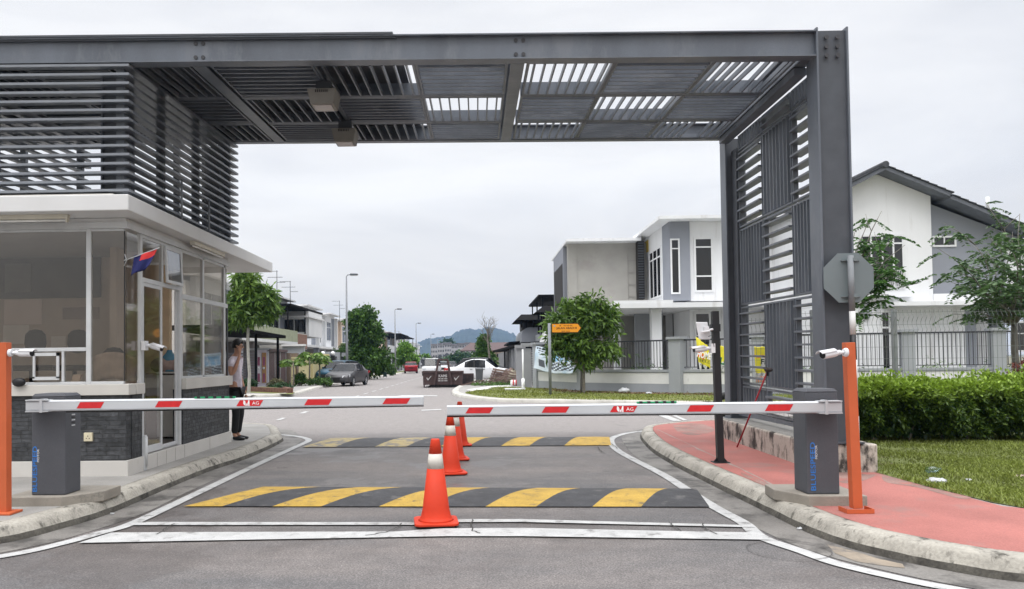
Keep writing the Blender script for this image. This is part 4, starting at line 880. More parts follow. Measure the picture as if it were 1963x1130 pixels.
cn = mkcone()
for k, (px, py, lab, rz) in enumerate([(836, 1006, 'nearest and largest orange traffic cone standing on the stop lines', .10), (864, 909, 'second orange traffic cone just past the near speed hump', .22), (873, 882, 'third orange traffic cone, mostly behind the second one', .15), (882, 855, 'farthest orange traffic cone, just in front of the far speed hump', .1)]):
    o = cn if k == 0 else copy_tree(cn); p = G(px, py); o.location = (p.x, p.y, .008 if k == 0 else .002); o.rotation_euler = (0, 0, rz); o['label'] = lab; o.scale = (1, 1, 1)

# ================================================================ STOP SIGN (seen from behind), MOP
SG = pm('sign_back_aluminium', (.155, .185, .195), .5, .05, 2, spec=.5); GALV = pm('galvanised_steel', (.20, .215, .23), .6, .1, 8, metal=.0)
sc = P(1627, 533, 9.0)
t = thing('stop_sign', (4.33, 8.93, .15), 'octagonal sign seen from its bare grey back on a striped post', 'road sign')
b = MB(); rr = .287/cos(pi/8); b.prism([(sc.x+rr*cos(pi/8+k*pi/4), 9.0, sc.z+rr*sin(pi/8+k*pi/4)) for k in range(8)], (0, .006, 0), SG); pl = b.build('sign_plate', t)
b = MB()
for dz in (.20, -.22): b.box(sc.x-.09, sc.x+.12, 8.978, 8.999, sc.z+dz-.005, sc.z+dz+.005, SG); b.box(sc.x-.015, sc.x+.05, 8.90, 8.977, sc.z+dz-.015, sc.z+dz+.022, SG)
b.build('bracket', t)
top = P(1630, 490, 8.93); bot = P(1644, 902, 8.93); BAND = pm('post_white', (.62, .62, .62), .5)
def lp(py): k = (py-490)/(902-490); return Vector((top.x+(bot.x-top.x)*k, 8.93, P(1630+14*k, py, 8.93).z))
b = MB(); ys_ = [490, 597, 642, 690, 750, 798, 850, 903]; cm = [GALV, BAND, BLACK, BAND, BLACK, BAND, BLACK]
for i in range(7): b.tube([lp(ys_[i]), lp(ys_[i+1])-Vector((0, 0, -.001))], .033, cm[i], 14)
b.build('post', t)
# slim grey post of the mesh fence next to it
mb_, mt_ = G(1413, 858, .15), P(1468, 712, 11.15)
t = thing('mop', (mb_.x, mb_.y, .15), 'mop with a red handle leaning upside down on the steel side screen', 'mop')
mt_.x = 4.16
q0 = Vector((mb_.x, mb_.y, .152)); MB().tube([q0, mt_], .012, pm('mop_red', (.35, .02, .03), .4), 8).build('handle', t)
b = MB(); b.sphere(mt_+Vector((.01, -.01, .02)), .06, pm('mop_head', (.06, .05, .05), .9, .3, 20, .6, 40), 12, 8, (1.0, 1.0, .6)); b.tube([mt_-Vector((0, 0, .07)), mt_], .018, BLACK, 8); b.build('head', t)
# loose props behind the cabinet: prop rods of the mesh fence
t = thing('steel_prop', G(1610, 852, .55), 'thin white steel rod leaning against the front column above the plinth', 'rod')
MB().tube([P(1618, 848, 9.3), P(1602, 822, 9.42)], .007, ALU, 6).build('rod', t)
# black round object between the rear column and the verge (a tyre standing on the kerb)
t = thing('tyre', P(1391, 780, 17), 'black tyre half hidden behind the rear gantry column', 'tyre')
c = P(1392, 782, 17.0); b = MB()
n1_, n2_ = 24, 10; vs = [(c.x+(.22+.08*cos(2*pi*j/n2_))*cos(2*pi*i/n1_), c.y+.07*sin(2*pi*j/n2_), .45+(.22+.08*cos(2*pi*j/n2_))*sin(2*pi*i/n1_)) for i in range(n1_) for j in range(n2_)]
b.add(vs, [(i*n2_+j, i*n2_+(j+1) % n2_, ((i+1) % n1_)*n2_+(j+1) % n2_, ((i+1) % n1_)*n2_+j) for i in range(n1_) for j in range(n2_)], RUB, True); b.build('tyre_ring', t)

# ================================================================ PERSON on the phone behind the guardhouse corner
SKIN = pm('skin', (.40, .215, .14), .5, .06, 10); HAIR = pm('hair_black', (.010, .009, .009), .6, .2, 60)
SHIRT = pm('shirt_plaid', (.56, .51, .57), .85, .30, 7, .3, 12, stain=(.28, .24, .32), sscale=9, sthr=.54); TRO = pm('trousers_black', (.012, .012, .014), .8, .2, 10, .3, 20); SHOE = pm('shoe_black', (.010, .010, .011), .3)
pg = P(446, 848, 13.5); pgx, pgy = pg.x+.06, 13.50
per = thing('person', (pgx, pgy, .15), 'man in a checked short sleeved shirt and black trousers talking on a phone', 'person')
def skin_mesh(name, nodes, edges, mat, parent, sub=2):
    me = bpy.data.meshes.new(name); me.from_pydata([n[:3] for n in nodes], edges, []); me.materials.append(mat)
    o = bpy.data.objects.new(name, me); C.objects.link(o)
    sm_ = o.modifiers.new('skin', 'SKIN'); sm_.use_smooth_shade = True
    for i, n in enumerate(nodes): v = me.skin_vertices[0].data[i]; v.radius = n[3] if isinstance(n[3], tuple) else (n[3], n[3]); v.use_root = (i == 0)
    su = o.modifiers.new('sub', 'SUBSURF'); su.levels = sub; su.render_levels = sub
    dg = bpy.context.evaluated_depsgraph_get(); m2 = bpy.data.meshes.new_from_object(o.evaluated_get(dg)); bpy.data.objects.remove(o)
    m2.transform(Matrix.Translation((pgx, pgy, .15)))
    for p_ in m2.polygons: p_.use_smooth = True
    m2.materials.clear(); m2.materials.append(mat); m2.name = name
    return link_mesh(m2, name, parent)
# frame: x forward (he faces +x), y away from the viewer; his right side is toward the viewer (-y)
nodes = [(0, 0, .93, (.13, .11)), (-.01, 0, 1.10, (.12, .10)), (-.015, 0, 1.28, (.14, .11)), (0, 0, 1.42, (.13, .08)), (.015, 0, 1.50, .055), (.035, 0, 1.565, .052),
         (.045, 0, 1.64, (.082, .092)), (.05, 0, 1.715, (.075, .088)),
         (0, -.18, 1.41, .058), (.0, -.25, 1.36, .052), (-.01, -.26, 1.24, .044), (.01, -.27, 1.14, .040), (.07, -.25, 1.25, .036), (.105, -.20, 1.40, .029), (.115, -.165, 1.49, .024), (.115, -.145, 1.555, .030),
         (0, .18, 1.41, .058), (-.02, .24, 1.25, .05), (-.01, .25, 1.12, .042), (.04, .25, .98, .034), (.08, .24, .86, .026), (.10, .24, .79, .026),
         (0, -.09, .85, .085), (.02, -.10, .66, .072), (.035, -.10, .48, .056), (.02, -.10, .30, .050), (0, -.10, .10, .036), (.05, -.10, .045, .034), (.15, -.10, .035, .030),
         (0, .09, .85, .085), (.03, .10, .66, .072), (.05, .10, .48, .056), (.02, .10, .30, .050), (-.01, .10, .10, .036), (.05, .10, .045, .034), (.14, .10, .035, .030)]
edges = [(0, 1), (1, 2), (2, 3), (3, 4), (4, 5), (5, 6), (6, 7), (3, 8), (8, 9), (9, 10), (10, 11), (11, 12), (12, 13), (13, 14), (14, 15), (3, 16), (16, 17), (17, 18), (18, 19), (19, 20), (20, 21),
         (0, 22), (22, 23), (23, 24), (24, 25), (25, 26), (26, 27), (27, 28), (0, 29), (29, 30), (30, 31), (31, 32), (32, 33), (33, 34), (34, 35)]
body = skin_mesh('body', nodes, edges, SKIN, per)
def rel(x, y, z): return Vector((pgx+x, pgy+y, .15+z))
# face details: nose, lips, ear
b = MB(); b.add([rel(.125, -.012, 1.665), rel(.125, .012, 1.665), rel(.150, 0, 1.628), rel(.128, -.018, 1.615), rel(.128, .018, 1.615)], [(0, 2, 1), (0, 3, 2), (1, 2, 4), (3, 4, 2)], SKIN, True); b.build('nose', body)
b = MB(); b.sphere(rel(.118, 0, 1.583), .018, pm('lips', (.20, .07, .06), .5), 8, 6, (.7, 1.2, .5)); b.build('mouth', body)
b = MB()
for sy_ in (-1, 1): b.sphere(rel(.045, sy_*.085, 1.635), .032, SKIN, 10, 6, (.6, .25, 1)); 
b.build('ears', body)
b = MB()
for sy_ in (-1, 1): b.sphere(rel(.108, sy_*.032, 1.655), .012, pm('eye', (.5, .5, .48), .3), 8, 6); b.sphere(rel(.117, sy_*.032, 1.655), .006, BLACK, 8, 6)
b.build('eyes', body)
# hand holding the phone: palm and five fingers closed round it at the ear
ph = rel(.075, -.125, 1.60)
fing = [(.135, -.150, 1.575), (.130, -.152, 1.600), (.120, -.153, 1.622), (.108, -.152, 1.642)]
palm = skin_mesh('hand', [(.115, -.15, 1.515, .026), (.118, -.155, 1.55, (.032, .022)), (.118, -.155, 1.585, (.032, .018)), (.112, -.153, 1.61, (.026, .015))], [(0, 1), (1, 2), (2, 3)], SKIN, body)
for i, (x, y, z) in enumerate(fing): skin_mesh('finger', [(x, y, z-.004, .0095), (x-.008, y-.012, z+.004, .0095), (x-.034, y-.013, z+.012, .0088), (x-.058, y-.004, z+.014, .0075)], [(0, 1), (1, 2), (2, 3)], SKIN, palm, 1)
skin_mesh('thumb', [(.105, -.145, 1.54, .012), (.085, -.14, 1.565, .011), (.07, -.128, 1.60, .0095)], [(0, 1), (1, 2)], SKIN, palm, 1)
lh = skin_mesh('hand', [(.10, .24, .79, .024), (.11, .24, .75, (.018, .030)), (.115, .24, .71, (.014, .030))], [(0, 1), (1, 2)], SKIN, body)
for i, yy in enumerate((.215, .232, .249, .265)): skin_mesh('finger', [(.115, yy, .715, .0095), (.125, yy, .685, .0088), (.120, yy, .65+.004*abs(i-1), .0075)], [(0, 1), (1, 2)], SKIN, lh, 1)
skin_mesh('thumb', [(.11, .215, .765, .012), (.135, .20, .735, .010), (.14, .20, .71, .009)], [(0, 1), (1, 2)], SKIN, lh, 1)
phone = MB(); phone.bar(rel(.10, -.118, 1.54), rel(.045, -.112, 1.67), .012, .065, pm('phone_case', (.05, .05, .055), .3), up=(0, 1, 0)); solo(phone, 'phone', 'dark mobile phone held to the ear of the man', 'phone', bevel=.004)
# hair cap
b = MB(); n_, m_ = 20, 9; vs = []; hc = rel(.035, 0, 1.665)
for j in range(m_+1):
    th = j/m_*1.0
    for i in range(n_):
        a = 2*pi*i/n_; low = 1.95 if cos(a) < .2 else (1.95-1.0*((cos(a)-.2)/.8)); ang = th*low; r_ = 1.0+.03*random.random()
        vs.append(hc+Vector((.107*sin(ang)*cos(a)*r_, .098*sin(ang)*sin(a)*r_, .122*cos(ang)*r_)))
b.add(vs, [(j*n_+i, j*n_+(i+1) % n_, (j+1)*n_+(i+1) % n_, (j+1)*n_+i) for j in range(m_) for i in range(n_)], HAIR, True); o = b.build('hair', body); s_ = o.modifiers.new('s', 'SOLIDIFY'); s_.thickness = .012
b = MB()
for sy_ in (-1, 1):
    b.tube([rel(.128, sy_*.032+.022*cos(a), 1.652+.016*sin(a)) for a in [k*pi/5 for k in range(11)]], .0028, BLACK, 6, False); b.tube([rel(.128, sy_*.055, 1.658), rel(.05, sy_*.09, 1.655)], .0028, BLACK, 6)
b.tube([rel(.13, -.01, 1.655), rel(.13, .01, 1.655)], .0025, BLACK, 6); b.build('glasses', body)
SN = [(0, 0, .86, (.155, .125)), (-.005, 0, .98, (.145, .125)), (-.015, 0, 1.12, (.142, .118)), (-.015, 0, 1.28, (.16, .125)), (0, 0, 1.40, (.15, .095)), (.01, 0, 1.465, (.07, .065)), (0, -.18, 1.415, .070), (0, -.25, 1.36, .066), (-.01, -.262, 1.27, .062), (0, .18, 1.415, .07), (-.02, .24, 1.30, .064), (-.015, .25, 1.20, .06)]
sh_ = skin_mesh('shirt', SN, [(0, 1), (1, 2), (2, 3), (3, 4), (4, 5), (4, 6), (6, 7), (7, 8), (4, 9), (9, 10), (10, 11)], SHIRT, body)
b = MB()
for sy_ in (-1, 1): b.add([rel(.02, sy_*.075, 1.50), rel(.085, sy_*.045, 1.485), rel(.105, sy_*.015, 1.435), rel(.07, sy_*.08, 1.44)], [(0, 1, 2, 3)], SHIRT)
o = b.build('collar', sh_); s_ = o.modifiers.new('s', 'SOLIDIFY'); s_.thickness = .008
skin_mesh('trousers', [(0, 0, .93, (.135, .12)), (0, -.09, .85, .098), (.02, -.10, .66, .088), (.035, -.10, .48, .074), (.022, -.10, .30, .068), (.005, -.10, .11, .062), (0, .09, .85, .098), (.03, .10, .66, .088), (.05, .10, .48, .074), (.022, .10, .30, .068), (0, .10, .11, .062)], [(0, 1), (1, 2), (2, 3), (3, 4), (4, 5), (0, 6), (6, 7), (7, 8), (8, 9), (9, 10)], TRO, body)
for sy_ in (-1, 1):
    skin_mesh('shoe', [(-.035, sy_*.10, .045, .042), (.04, sy_*.10, .045, (.044, .044)), (.12, sy_*.10, .035, (.046, .034)), (.195, sy_*.10, .028, (.034, .024))], [(0, 1), (1, 2), (2, 3)], SHOE, body)
# ================================================================ VEGETATION
LEAF_A = leafmat('leaf_glossy', (.022, .060, .010), (.19, .31, .055), .25, .38)
LEAF_B = leafmat('leaf_dark', (.018, .050, .010), (.11, .22, .035), .25, .42)
LEAF_C = leafmat('leaf_bright', (.05, .13, .015), (.20, .36, .045), .3)
LEAF_D = leafmat('leaf_feather', (.012, .035, .012), (.05, .115, .035), .2)
BARK = pm('bark', (.20, .18, .15), .9, .25, 12, .6, 30, stain=(.10, .09, .07), sscale=8, sthr=.55)
def wiggle(p, q, n=5, a=.06):
    p = Vector(p); q = Vector(q); L_ = (q-p).length
    return [p.lerp(q, i/n)+(Vector((random.uniform(-a, a), random.uniform(-a, a), 0))*L_ if 0 < i < n else Vector((0, 0, 0))) for i in range(n+1)]
def blobs(spec):
    """spec: list of (x,y,z,rx,rz,weight) -> random points inside the blobs, denser near the shell"""
    return spec
def crown(name, parent, spec, nclus, nleaf, Lf, Wf, mat, droop=.35, shell=.55, spread=.16, ragged=.18, seed=1):
    rs = np.random.RandomState(seed); np.random.seed(seed)
    wts = np.array([s[3]*s[3]*s[4] for s in spec]); wts = wts/wts.sum(); cs = []; ds = []
    for k in range(nclus):
        s = spec[rs.choice(len(spec), p=wts)]; d = rs.normal(size=3); d /= np.linalg.norm(d); r = rs.uniform(shell, 1.0)**.7*(1+rs.normal()*ragged)
        cs.append([s[0]+d[0]*s[3]*r, s[1]+d[1]*s[3]*r, s[2]+d[2]*s[4]*r]); ds.append(d)
    cs = np.array(cs); ds = np.array(ds); n = nclus*nleaf
    c = np.repeat(cs, nleaf, 0)+rs.normal(size=(n, 3))*spread*.35
    dirs = np.repeat(ds, nleaf, 0)*.55+rs.normal(size=(n, 3))*.75; dirs[:, 2] -= droop
    v, f = leaf_arrays(c, dirs, Lf, Wf, .12)
    rnd = np.clip(np.repeat(rs.uniform(.1, .75, nclus), nleaf)+rs.normal(size=n)*.16, 0, 1)
    return np_mesh(name, v, f, [mat], parent, rnd), cs
def tree(px, py, Y, label, spec_px, nclus, nleaf, Lf, Wf, mat, trunk_r=.08, base_z=.12, seed=1, group=None, name='tree', stake=False, shell=.5, droop=.35, trunk_top=None, bark=None, ragged=.16, depth=1.0):
    """spec_px: crown blobs as (pixel x, pixel y, radius x px, radius y px) at distance Y"""
    base = P(px, py, Y); base.z = base_z; k = Y/F
    t = thing(name, base, label, 'tree', group)
    spec = []
    for (bx, by, rx, ry) in spec_px: c = P(bx, by, Y); spec.append((c.x, c.y+random.uniform(-.3, .3)*rx*k, c.z, rx*k, ry*k))
    cr_, cs = crown('crown', t, spec, nclus, nleaf, Lf, Wf, mat, droop, shell, Lf*1.1, ragged, seed)
    ztop = max(s[2] for s in spec); sp_ = sorted(spec, key=lambda s: s[2]); b = MB(); bk = bark or BARK
    tops = [s for s in sp_]; cx = sum(s[0] for s in spec)/len(spec); fork = Vector((base.x*.5+cx*.5, base.y, min(s[2]-s[4]*.7 for s in spec)))
    if fork.z < base.z+.4: fork.z = base.z+.4
    b.tube([base-Vector((0, 0, .1))]+wiggle(base+Vector((0, 0, .05)), fork, 4, .012)+[], [trunk_r*1.35]+[trunk_r*(1.1-.25*i/4) for i in range(5)], bk, 10)
    b.build('trunk', t)
    for s in tops:
        b = MB(); e_ = Vector((s[0], s[1], s[2]+s[4]*.3)); b.tube(wiggle(fork-Vector((0, 0, .05)), e_, 4, .05), [trunk_r*.6, trunk_r*.5, trunk_r*.38, trunk_r*.25, trunk_r*.1], bk, 7)
        for q in range(3):
            j = cs[random.randrange(len(cs))]; b.tube(wiggle(fork.lerp(e_, random.uniform(.3, .8)), j, 3, .08), [trunk_r*.28, trunk_r*.2, trunk_r*.12, trunk_r*.06], bk, 5)
        b.build('limb', t)
    if stake: MB().tube([(base.x-.12, base.y-.05, base.z-.05), (base.x-.09, base.y-.05, fork.z+.4)], .028, pm('stake', (.10, .09, .08), .8), 6).build('stake', t)
    return t
tree(1119, 750, 31.4, 'round leafy street tree with a stake behind the orange street name sign', [(1120, 612, 34, 24), (1076, 622, 26, 18), (1154, 618, 26, 22), (1105, 656, 38, 20), (1164, 668, 22, 13), (1060, 650, 16, 15), (1122, 688, 20, 14), (1134, 578, 22, 12), (1096, 590, 20, 12), (1166, 596, 13, 10), (1056, 676, 10, 7), (1180, 632, 9, 10), (1142, 686, 14, 12), (1084, 680, 12, 8)],
     380, 20, .32, .095, LEAF_A, .065, seed=3, stake=True, shell=.45, ragged=.10, droop=.35)
tree(477, 748, 36, 'slim leafy tree with a pale trunk behind the guardhouse corner', [(472, 550, 17, 16), (450, 580, 14, 16), (482, 578, 19, 14), (470, 600, 22, 14), (511, 572, 12, 18), (452, 610, 20, 10), (470, 532, 16, 9), (515, 600, 18, 8), (440, 600, 12, 14), (496, 604, 14, 9)],
     330, 20, .38, .11, LEAF_A, .075, seed=5, shell=.45, ragged=.10, droop=.35, bark=pm('pale_bark', (.33, .32, .29), .9, .2, 10, .4, 30))
tree(706, 722, 66, 'large dense dark green tree beside the first street lamp', [(695, 625, 28, 32), (712, 640, 22, 26), (693, 660, 22, 22), (700, 690, 36, 26), (722, 690, 26, 24), (680, 700, 20, 16), (697, 605, 20, 14)],
     800, 16, .34, .17, LEAF_B, .14, seed=8, shell=.45, droop=.2)
tree(778, 712, 105, 'small bright green tree between two street lamps on the left side', [(778, 678, 17, 16), (788, 690, 12, 12), (768, 688, 12, 12), (775, 664, 10, 8)], 300, 12, .40, .2, LEAF_C, .12, seed=9, shell=.3)
tree(818, 705, 170, 'small yellowish tree beyond the bright tree on the left side', [(815, 690, 8, 11), (822, 696, 7, 8)], 120, 10, .55, .3, LEAF_C, .12, seed=10)
tree(928, 705, 80, 'dense dark conical tree behind the white sedan', [(927, 668, 13, 22), (920, 688, 14, 14), (938, 690, 14, 16), (928, 650, 9, 10), (930, 700, 18, 8)], 520, 14, .30, .15, LEAF_B, .12, seed=11, shell=.3, droop=.2)
for k, (px, py, r) in enumerate([(880, 692, 15), (868, 694, 10), (893, 688, 9), (857, 697, 9)]):
    tree(px, 700, 200+k*9, ['broad dark tree above the parked cars at the end of the street', 'dark rounded tree left of the broad tree at the end of the street', 'small dark tree right of the broad tree at the end of the street', 'small low tree by the distant cars on the street'][k], [(px, py, r, r*.8)], 130, 9, 1.0, .6, LEAF_D, .2, seed=20+k, group='distant trees at the end of the street')
# bare tree
bt_ = G(942, 722, .12); bt_ = Vector((P(942, 720, 62).x, 62, .12))
t = thing('bare_tree', bt_, 'thin leafless tree standing taller than the dark conical tree', 'tree')
b = MB(); top = P(934, 632, 62); b.tube(wiggle(bt_, top, 6, .015), [.11, .10, .09, .08, .06, .05, .04], BARK, 8); b.build('trunk', t)
b = MB()
for i in range(26):
    a = top.lerp(bt_, random.uniform(0, .42)); e_ = a+Vector((random.uniform(-.75, .75), random.uniform(-.5, .5), random.uniform(.6, 1.6)))
    if e_.z > 5.3: e_.z = 5.3-random.random()*.8
    b.tube(wiggle(a, e_, 3, .09), [.022, .016, .012, .007], BARK, 5)
    for q in range(3): m2 = a.lerp(e_, random.uniform(.4, 1)); b.tube([m2, m2+Vector((random.uniform(-.4, .4), random.uniform(-.2, .2), random.uniform(.1, .45)))], [.010, .005], BARK, 4)
b.build('branches', t)

# feathery trees at the right
def feather_tree(base, fork, tips, label, seed, nsub=5, leafl=.10, leafw=.035, mat=LEAF_D, trunk_r=.07, frond=.42):
    random.seed(seed); rs = np.random.RandomState(seed); np.random.seed(seed)
    t = thing('feathery_tree', base, label, 'tree', 'feathery leaved trees by the mesh fence'); bk = pm('grey_bark', (.16, .15, .13), .9, .25, 12, .5, 30)
    b = MB(); b.tube(wiggle(base, fork, 4, .01), [trunk_r*1.2, trunk_r*1.05, trunk_r, trunk_r*.9, trunk_r*.8], bk, 10); b.build('trunk', t)
    cs, ds = [], []; b = MB()
    for tip in tips:
        path = wiggle(fork, tip, 5, .05); b.tube(path, [trunk_r*.55, trunk_r*.42, trunk_r*.32, trunk_r*.22, trunk_r*.15, trunk_r*.07], bk, 6)
        for q in range(nsub):
            i = random.choice([1, 2, 2, 3, 3, 4, 4, 5]); a = path[i]; out_ = (a-fork); out_.z *= .3; out_.normalize() if out_.length > .01 else None
            e_ = a+out_*random.uniform(.15, .5)*1.1+Vector((random.uniform(-.45, .45), random.uniform(-.4, .4), random.uniform(-.08, .30)))
            b.tube(wiggle(a, e_, 2, .06), [trunk_r*.16, trunk_r*.1, trunk_r*.05], bk, 4)
            for fr_ in range(4):                                            # fronds: pairs of leaflets along a rachis
                s0 = a.lerp(e_, random.uniform(.35, 1.0)); dr = Vector((random.uniform(-1, 1), random.uniform(-1, 1), random.uniform(-.25, .22))).normalized(); L_ = frond*random.uniform(.7, 1.2)
                for i2 in range(10):
                    u = (i2+1)/10; p = s0+dr*L_*u+Vector((0, 0, -.35*L_*u*u)); sd = dr.cross(Vector((0, 0, 1))).normalized()
                    for s_ in (-1, 1): cs.append(p); ds.append(sd*s_+dr*.45+Vector((0, 0, -.15)))
    b.build('limbs', t)
    c = np.array([tuple(x) for x in cs]); d = np.array([tuple(x) for x in ds]); v, f = leaf_arrays(c, d, leafl, leafw, .1)
    # lay leaflets roughly level
    rnd = np.clip(rs.uniform(0, 1, len(c)), 0, 1); np_mesh('crown', v, f, [mat], t, rnd); return t
Yt = 14.2
tp = [P(x, y, Yt+dy) for x, y, dy in [(1955, 410, 0), (1925, 440, .3), (1895, 452, -.3), (1870, 470, .2), (1850, 515, -.4), (1858, 545, .5), (1900, 500, .9), (1940, 480, -.8), (1935, 540, .5), (1880, 600, -.1), (1990, 430, .2), (2010, 500, 0), (1990, 560, .4), (1975, 470, -.5), (1905, 560, -.7), (1885, 520, .8), (1960, 520, 1.0)]]
feather_tree(G(1951, 850, .15)*0+Vector((P(1951, 700, Yt).x, Yt, .15)), P(1944, 622, Yt), tp, 'feathery leaved tree with a forked grey trunk at the right edge', 4, 5, .10, .042, leafmat('leaf_feather_dark', (.025, .055, .02), (.10, .18, .06), .25), .06, .38)
Yt = 14.6
tp = [P(x, y, Yt+dy) for x, y, dy in [(1690, 405, 0), (1665, 425, .2), (1640, 440, -.2), (1715, 455, .2), (1735, 470, -.1), (1675, 470, .3), (1700, 520, -.3), (1650, 500, 0), (1690, 560, .2), (1670, 540, .5), (1640, 600, 0)]]
bs = P(1615, 700, Yt); feather_tree(Vector((bs.x, Yt, .15)), P(1618, 600, Yt), tp, 'feathery leaved tree reaching out from behind the right gantry column', 14, 4, .10, .042, leafmat('leaf_feather_light', (.02, .06, .015), (.09, .20, .04), .3), .06, .38)

# hedge
np.random.seed(31)
def hedge(name, x0, x1, y0, y1, z0, z1, n, label):
    t = thing(name, ((x0+x1)/2, (y0+y1)/2, .15), label, 'hedge'); n_top = int(n*.34); n_side = n-n_top
    # leaves on the shell of a lumpy box
    def bump(x, z): return .12*np.sin(x*2.1+z*3)+.09*np.sin(x*5.3+3.7*z+2)+.07*np.sin(x*9.7-z*8)+.05*np.sin(x*17+z*13)
    xa = np.random.uniform(x0, x1, n_side); za = z0+.08+(z1-z0-.08)*np.random.uniform(0, 1, n_side)**.8; dep = np.random.exponential(.10, n_side)
    ya = y0+bump(xa, za)+.22*np.clip((za-z1+.22)/.22, 0, 1)**2+dep+.25*np.clip((.55-za)/.4, 0, 1)
    back = np.random.uniform(0, 1, n_side) < .28; ya[back] = (y1-bump(xa, za)-dep)[back]
    xt = np.random.uniform(x0, x1, n_top); yt = np.random.uniform(y0, y1, n_top); zt = z1-.12*np.clip((y0+.25-yt)/.25, 0, 1)**2+.06*np.sin(xt*3.1+yt*2)+.05*np.sin(xt*8.3+yt*5)+.03*np.sin(xt*19)-np.random.exponential(.05, n_top)
    sh_ = np.random.uniform(0, 1, n_top) < .10; zt[sh_] += np.random.uniform(0, .16, sh_.sum())
    c = np.stack([np.r_[xa, xt], np.r_[ya, yt], np.r_[za, zt]], 1); d = noise_dirs(n)*.8; d[:n_side, 1] -= .6*np.where(back, -1, 1); d[:n_side, 2] += .15; d[n_side:, 2] += .9
    v, f = leaf_arrays(c, d, .082, .034, .15)
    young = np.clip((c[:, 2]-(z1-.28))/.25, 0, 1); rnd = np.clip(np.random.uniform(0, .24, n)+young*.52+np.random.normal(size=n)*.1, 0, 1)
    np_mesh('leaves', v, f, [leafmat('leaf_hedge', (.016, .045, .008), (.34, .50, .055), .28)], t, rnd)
    b = MB()
    for i in range(70):
        x = random.uniform(x0+.1, x1-.1); y = random.uniform(y0+.25, y1-.2); b.tube(wiggle((x, y, .1), (x+random.uniform(-.25, .25), y+random.uniform(-.2, .2), z1-.2), 3, .06), [.018, .014, .009, .005], BARK, 5)
    b.build('stems', t)
    # dense core of twigs and shaded inner leaves
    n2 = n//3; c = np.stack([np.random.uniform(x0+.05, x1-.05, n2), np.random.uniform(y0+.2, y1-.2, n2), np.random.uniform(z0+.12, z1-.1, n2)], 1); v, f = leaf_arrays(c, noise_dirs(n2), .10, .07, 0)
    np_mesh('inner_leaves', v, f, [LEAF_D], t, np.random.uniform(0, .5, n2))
    return t
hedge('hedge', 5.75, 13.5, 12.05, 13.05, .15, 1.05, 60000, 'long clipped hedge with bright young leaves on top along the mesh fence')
# red-leaved shrub at the right edge
np.random.seed(5); c0 = P(1958, 712, 13.6); t = thing('red_shrub', (c0.x, c0.y, .15), 'reddish leaved shrub poking over the hedge at the right edge', 'shrub')
crown('leaves', t, [(c0.x+.12, c0.y, c0.z-.05, .30, .28)], 60, 14, .07, .035, leafmat('leaf_red', (.12, .03, .02), (.35, .12, .09), .2), .1, .3, .05, .2, 5)
MB().tube([(c0.x+.1, c0.y, .1), (c0.x+.12, c0.y, c0.z)], [.02, .01], BARK, 6).build('stem', t)

# grass: blades on the near verge and the opposite verge
def inpoly(pts, x, y):
    ins = np.zeros(len(x), bool); n = len(pts)
    for i in range(n):
        x1, y1 = pts[i][:2]; x2, y2 = pts[(i+1) % n][:2]
        cnd = ((y1 > y) != (y2 > y)); xi = (x2-x1)*(y-y1)/((y2-y1) if y2 != y1 else 1e-9)+x1; ins ^= cnd & (x < xi)
    return ins
def grass(name, poly, bb, n, h, wdt, z, mat, seed, label, keep=None):
    np.random.seed(seed); x = np.random.uniform(bb[0], bb[1], n); y = np.random.uniform(bb[2], bb[3], n); k = inpoly(poly, x, y)
    pt = np.sin(x*1.7+np.sin(y*2.3))*np.cos(y*1.3+x*.6)+.5*np.sin(x*4.1+y*3.3); k &= (pt > np.random.uniform(-1.5, .6, n))
    x = x[k]; y = y[k]; n = len(x); hh = h*np.random.uniform(.4, 1.3, n)*(1+.25*pt[k]); a = np.random.uniform(0, 2*pi, n); le = np.random.uniform(.1, 1.1, n)*hh
    b0 = np.stack([x, y, np.full(n, z)], 1); sd = np.stack([np.cos(a+1.57), np.sin(a+1.57), 0*a], 1)*wdt/2*np.random.uniform(.6, 1.4, (n, 1)); tp = b0+np.stack([np.cos(a)*le, np.sin(a)*le, hh*.85], 1); md = b0*.5+tp*.5; md[:, 2] += hh*.18
    v = np.stack([b0-sd, b0+sd, md+sd*.8, tp, md-sd*.8], 1).reshape(-1, 3); f = np.arange(5*n).reshape(-1, 5)
    rnd = np.clip(.45+.22*pt[k]+np.random.normal(size=n)*.2, 0, 1)
    o = np_mesh(name, v, f, [mat], None, rnd); o['label'] = label; return tag(o, None, 'grass', None, 'stuff')
GM = leafmat('grass_blades', (.11, .13, .03), (.30, .36, .075), .3); GM2 = leafmat('grass_blades_far', (.10, .12, .02), (.26, .30, .05), .2)
grass('grass', GRX, (4.5, 9.5, 6.4, 13.2), 105000, .040, .011, .154, GM, 3, 'rough green grass between the red pavement and the hedge')
grass('grass', GRX, (9.5, 22, 6.0, 17), 30000, .05, .016, .154, GM, 4, 'green grass continuing past the right edge of the photo')
VG = [tuple(G(*p, .124))[:2] for p in [(893, 752), (960, 742), (1040, 744), (1114, 750), (1238, 754), (1395, 757), (1395, 773), (1130, 769), (975, 767), (915, 763), (885, 757)]]
VG2 = VG[:5]+[(9.6, 29.4), (14, 27.2), (40, 27), (40, 23.4), (20, 23.9)]+[tuple(p)[:2] for p in [G(1395, 771, .12), G(1130, 767, .12), G(975, 764.5, .12), G(920, 760, .12), G(892, 754.5, .12)]]
m = MB(); m.poly([(x, y, .125) for x, y in VG2], pm('verge_turf', (.13, .145, .04), .95, .3, 1.2, .4, 30, stain=(.16, .11, .06), sscale=1.6, sthr=.56)); tag(m.build('verge_turf'), kind='structure')
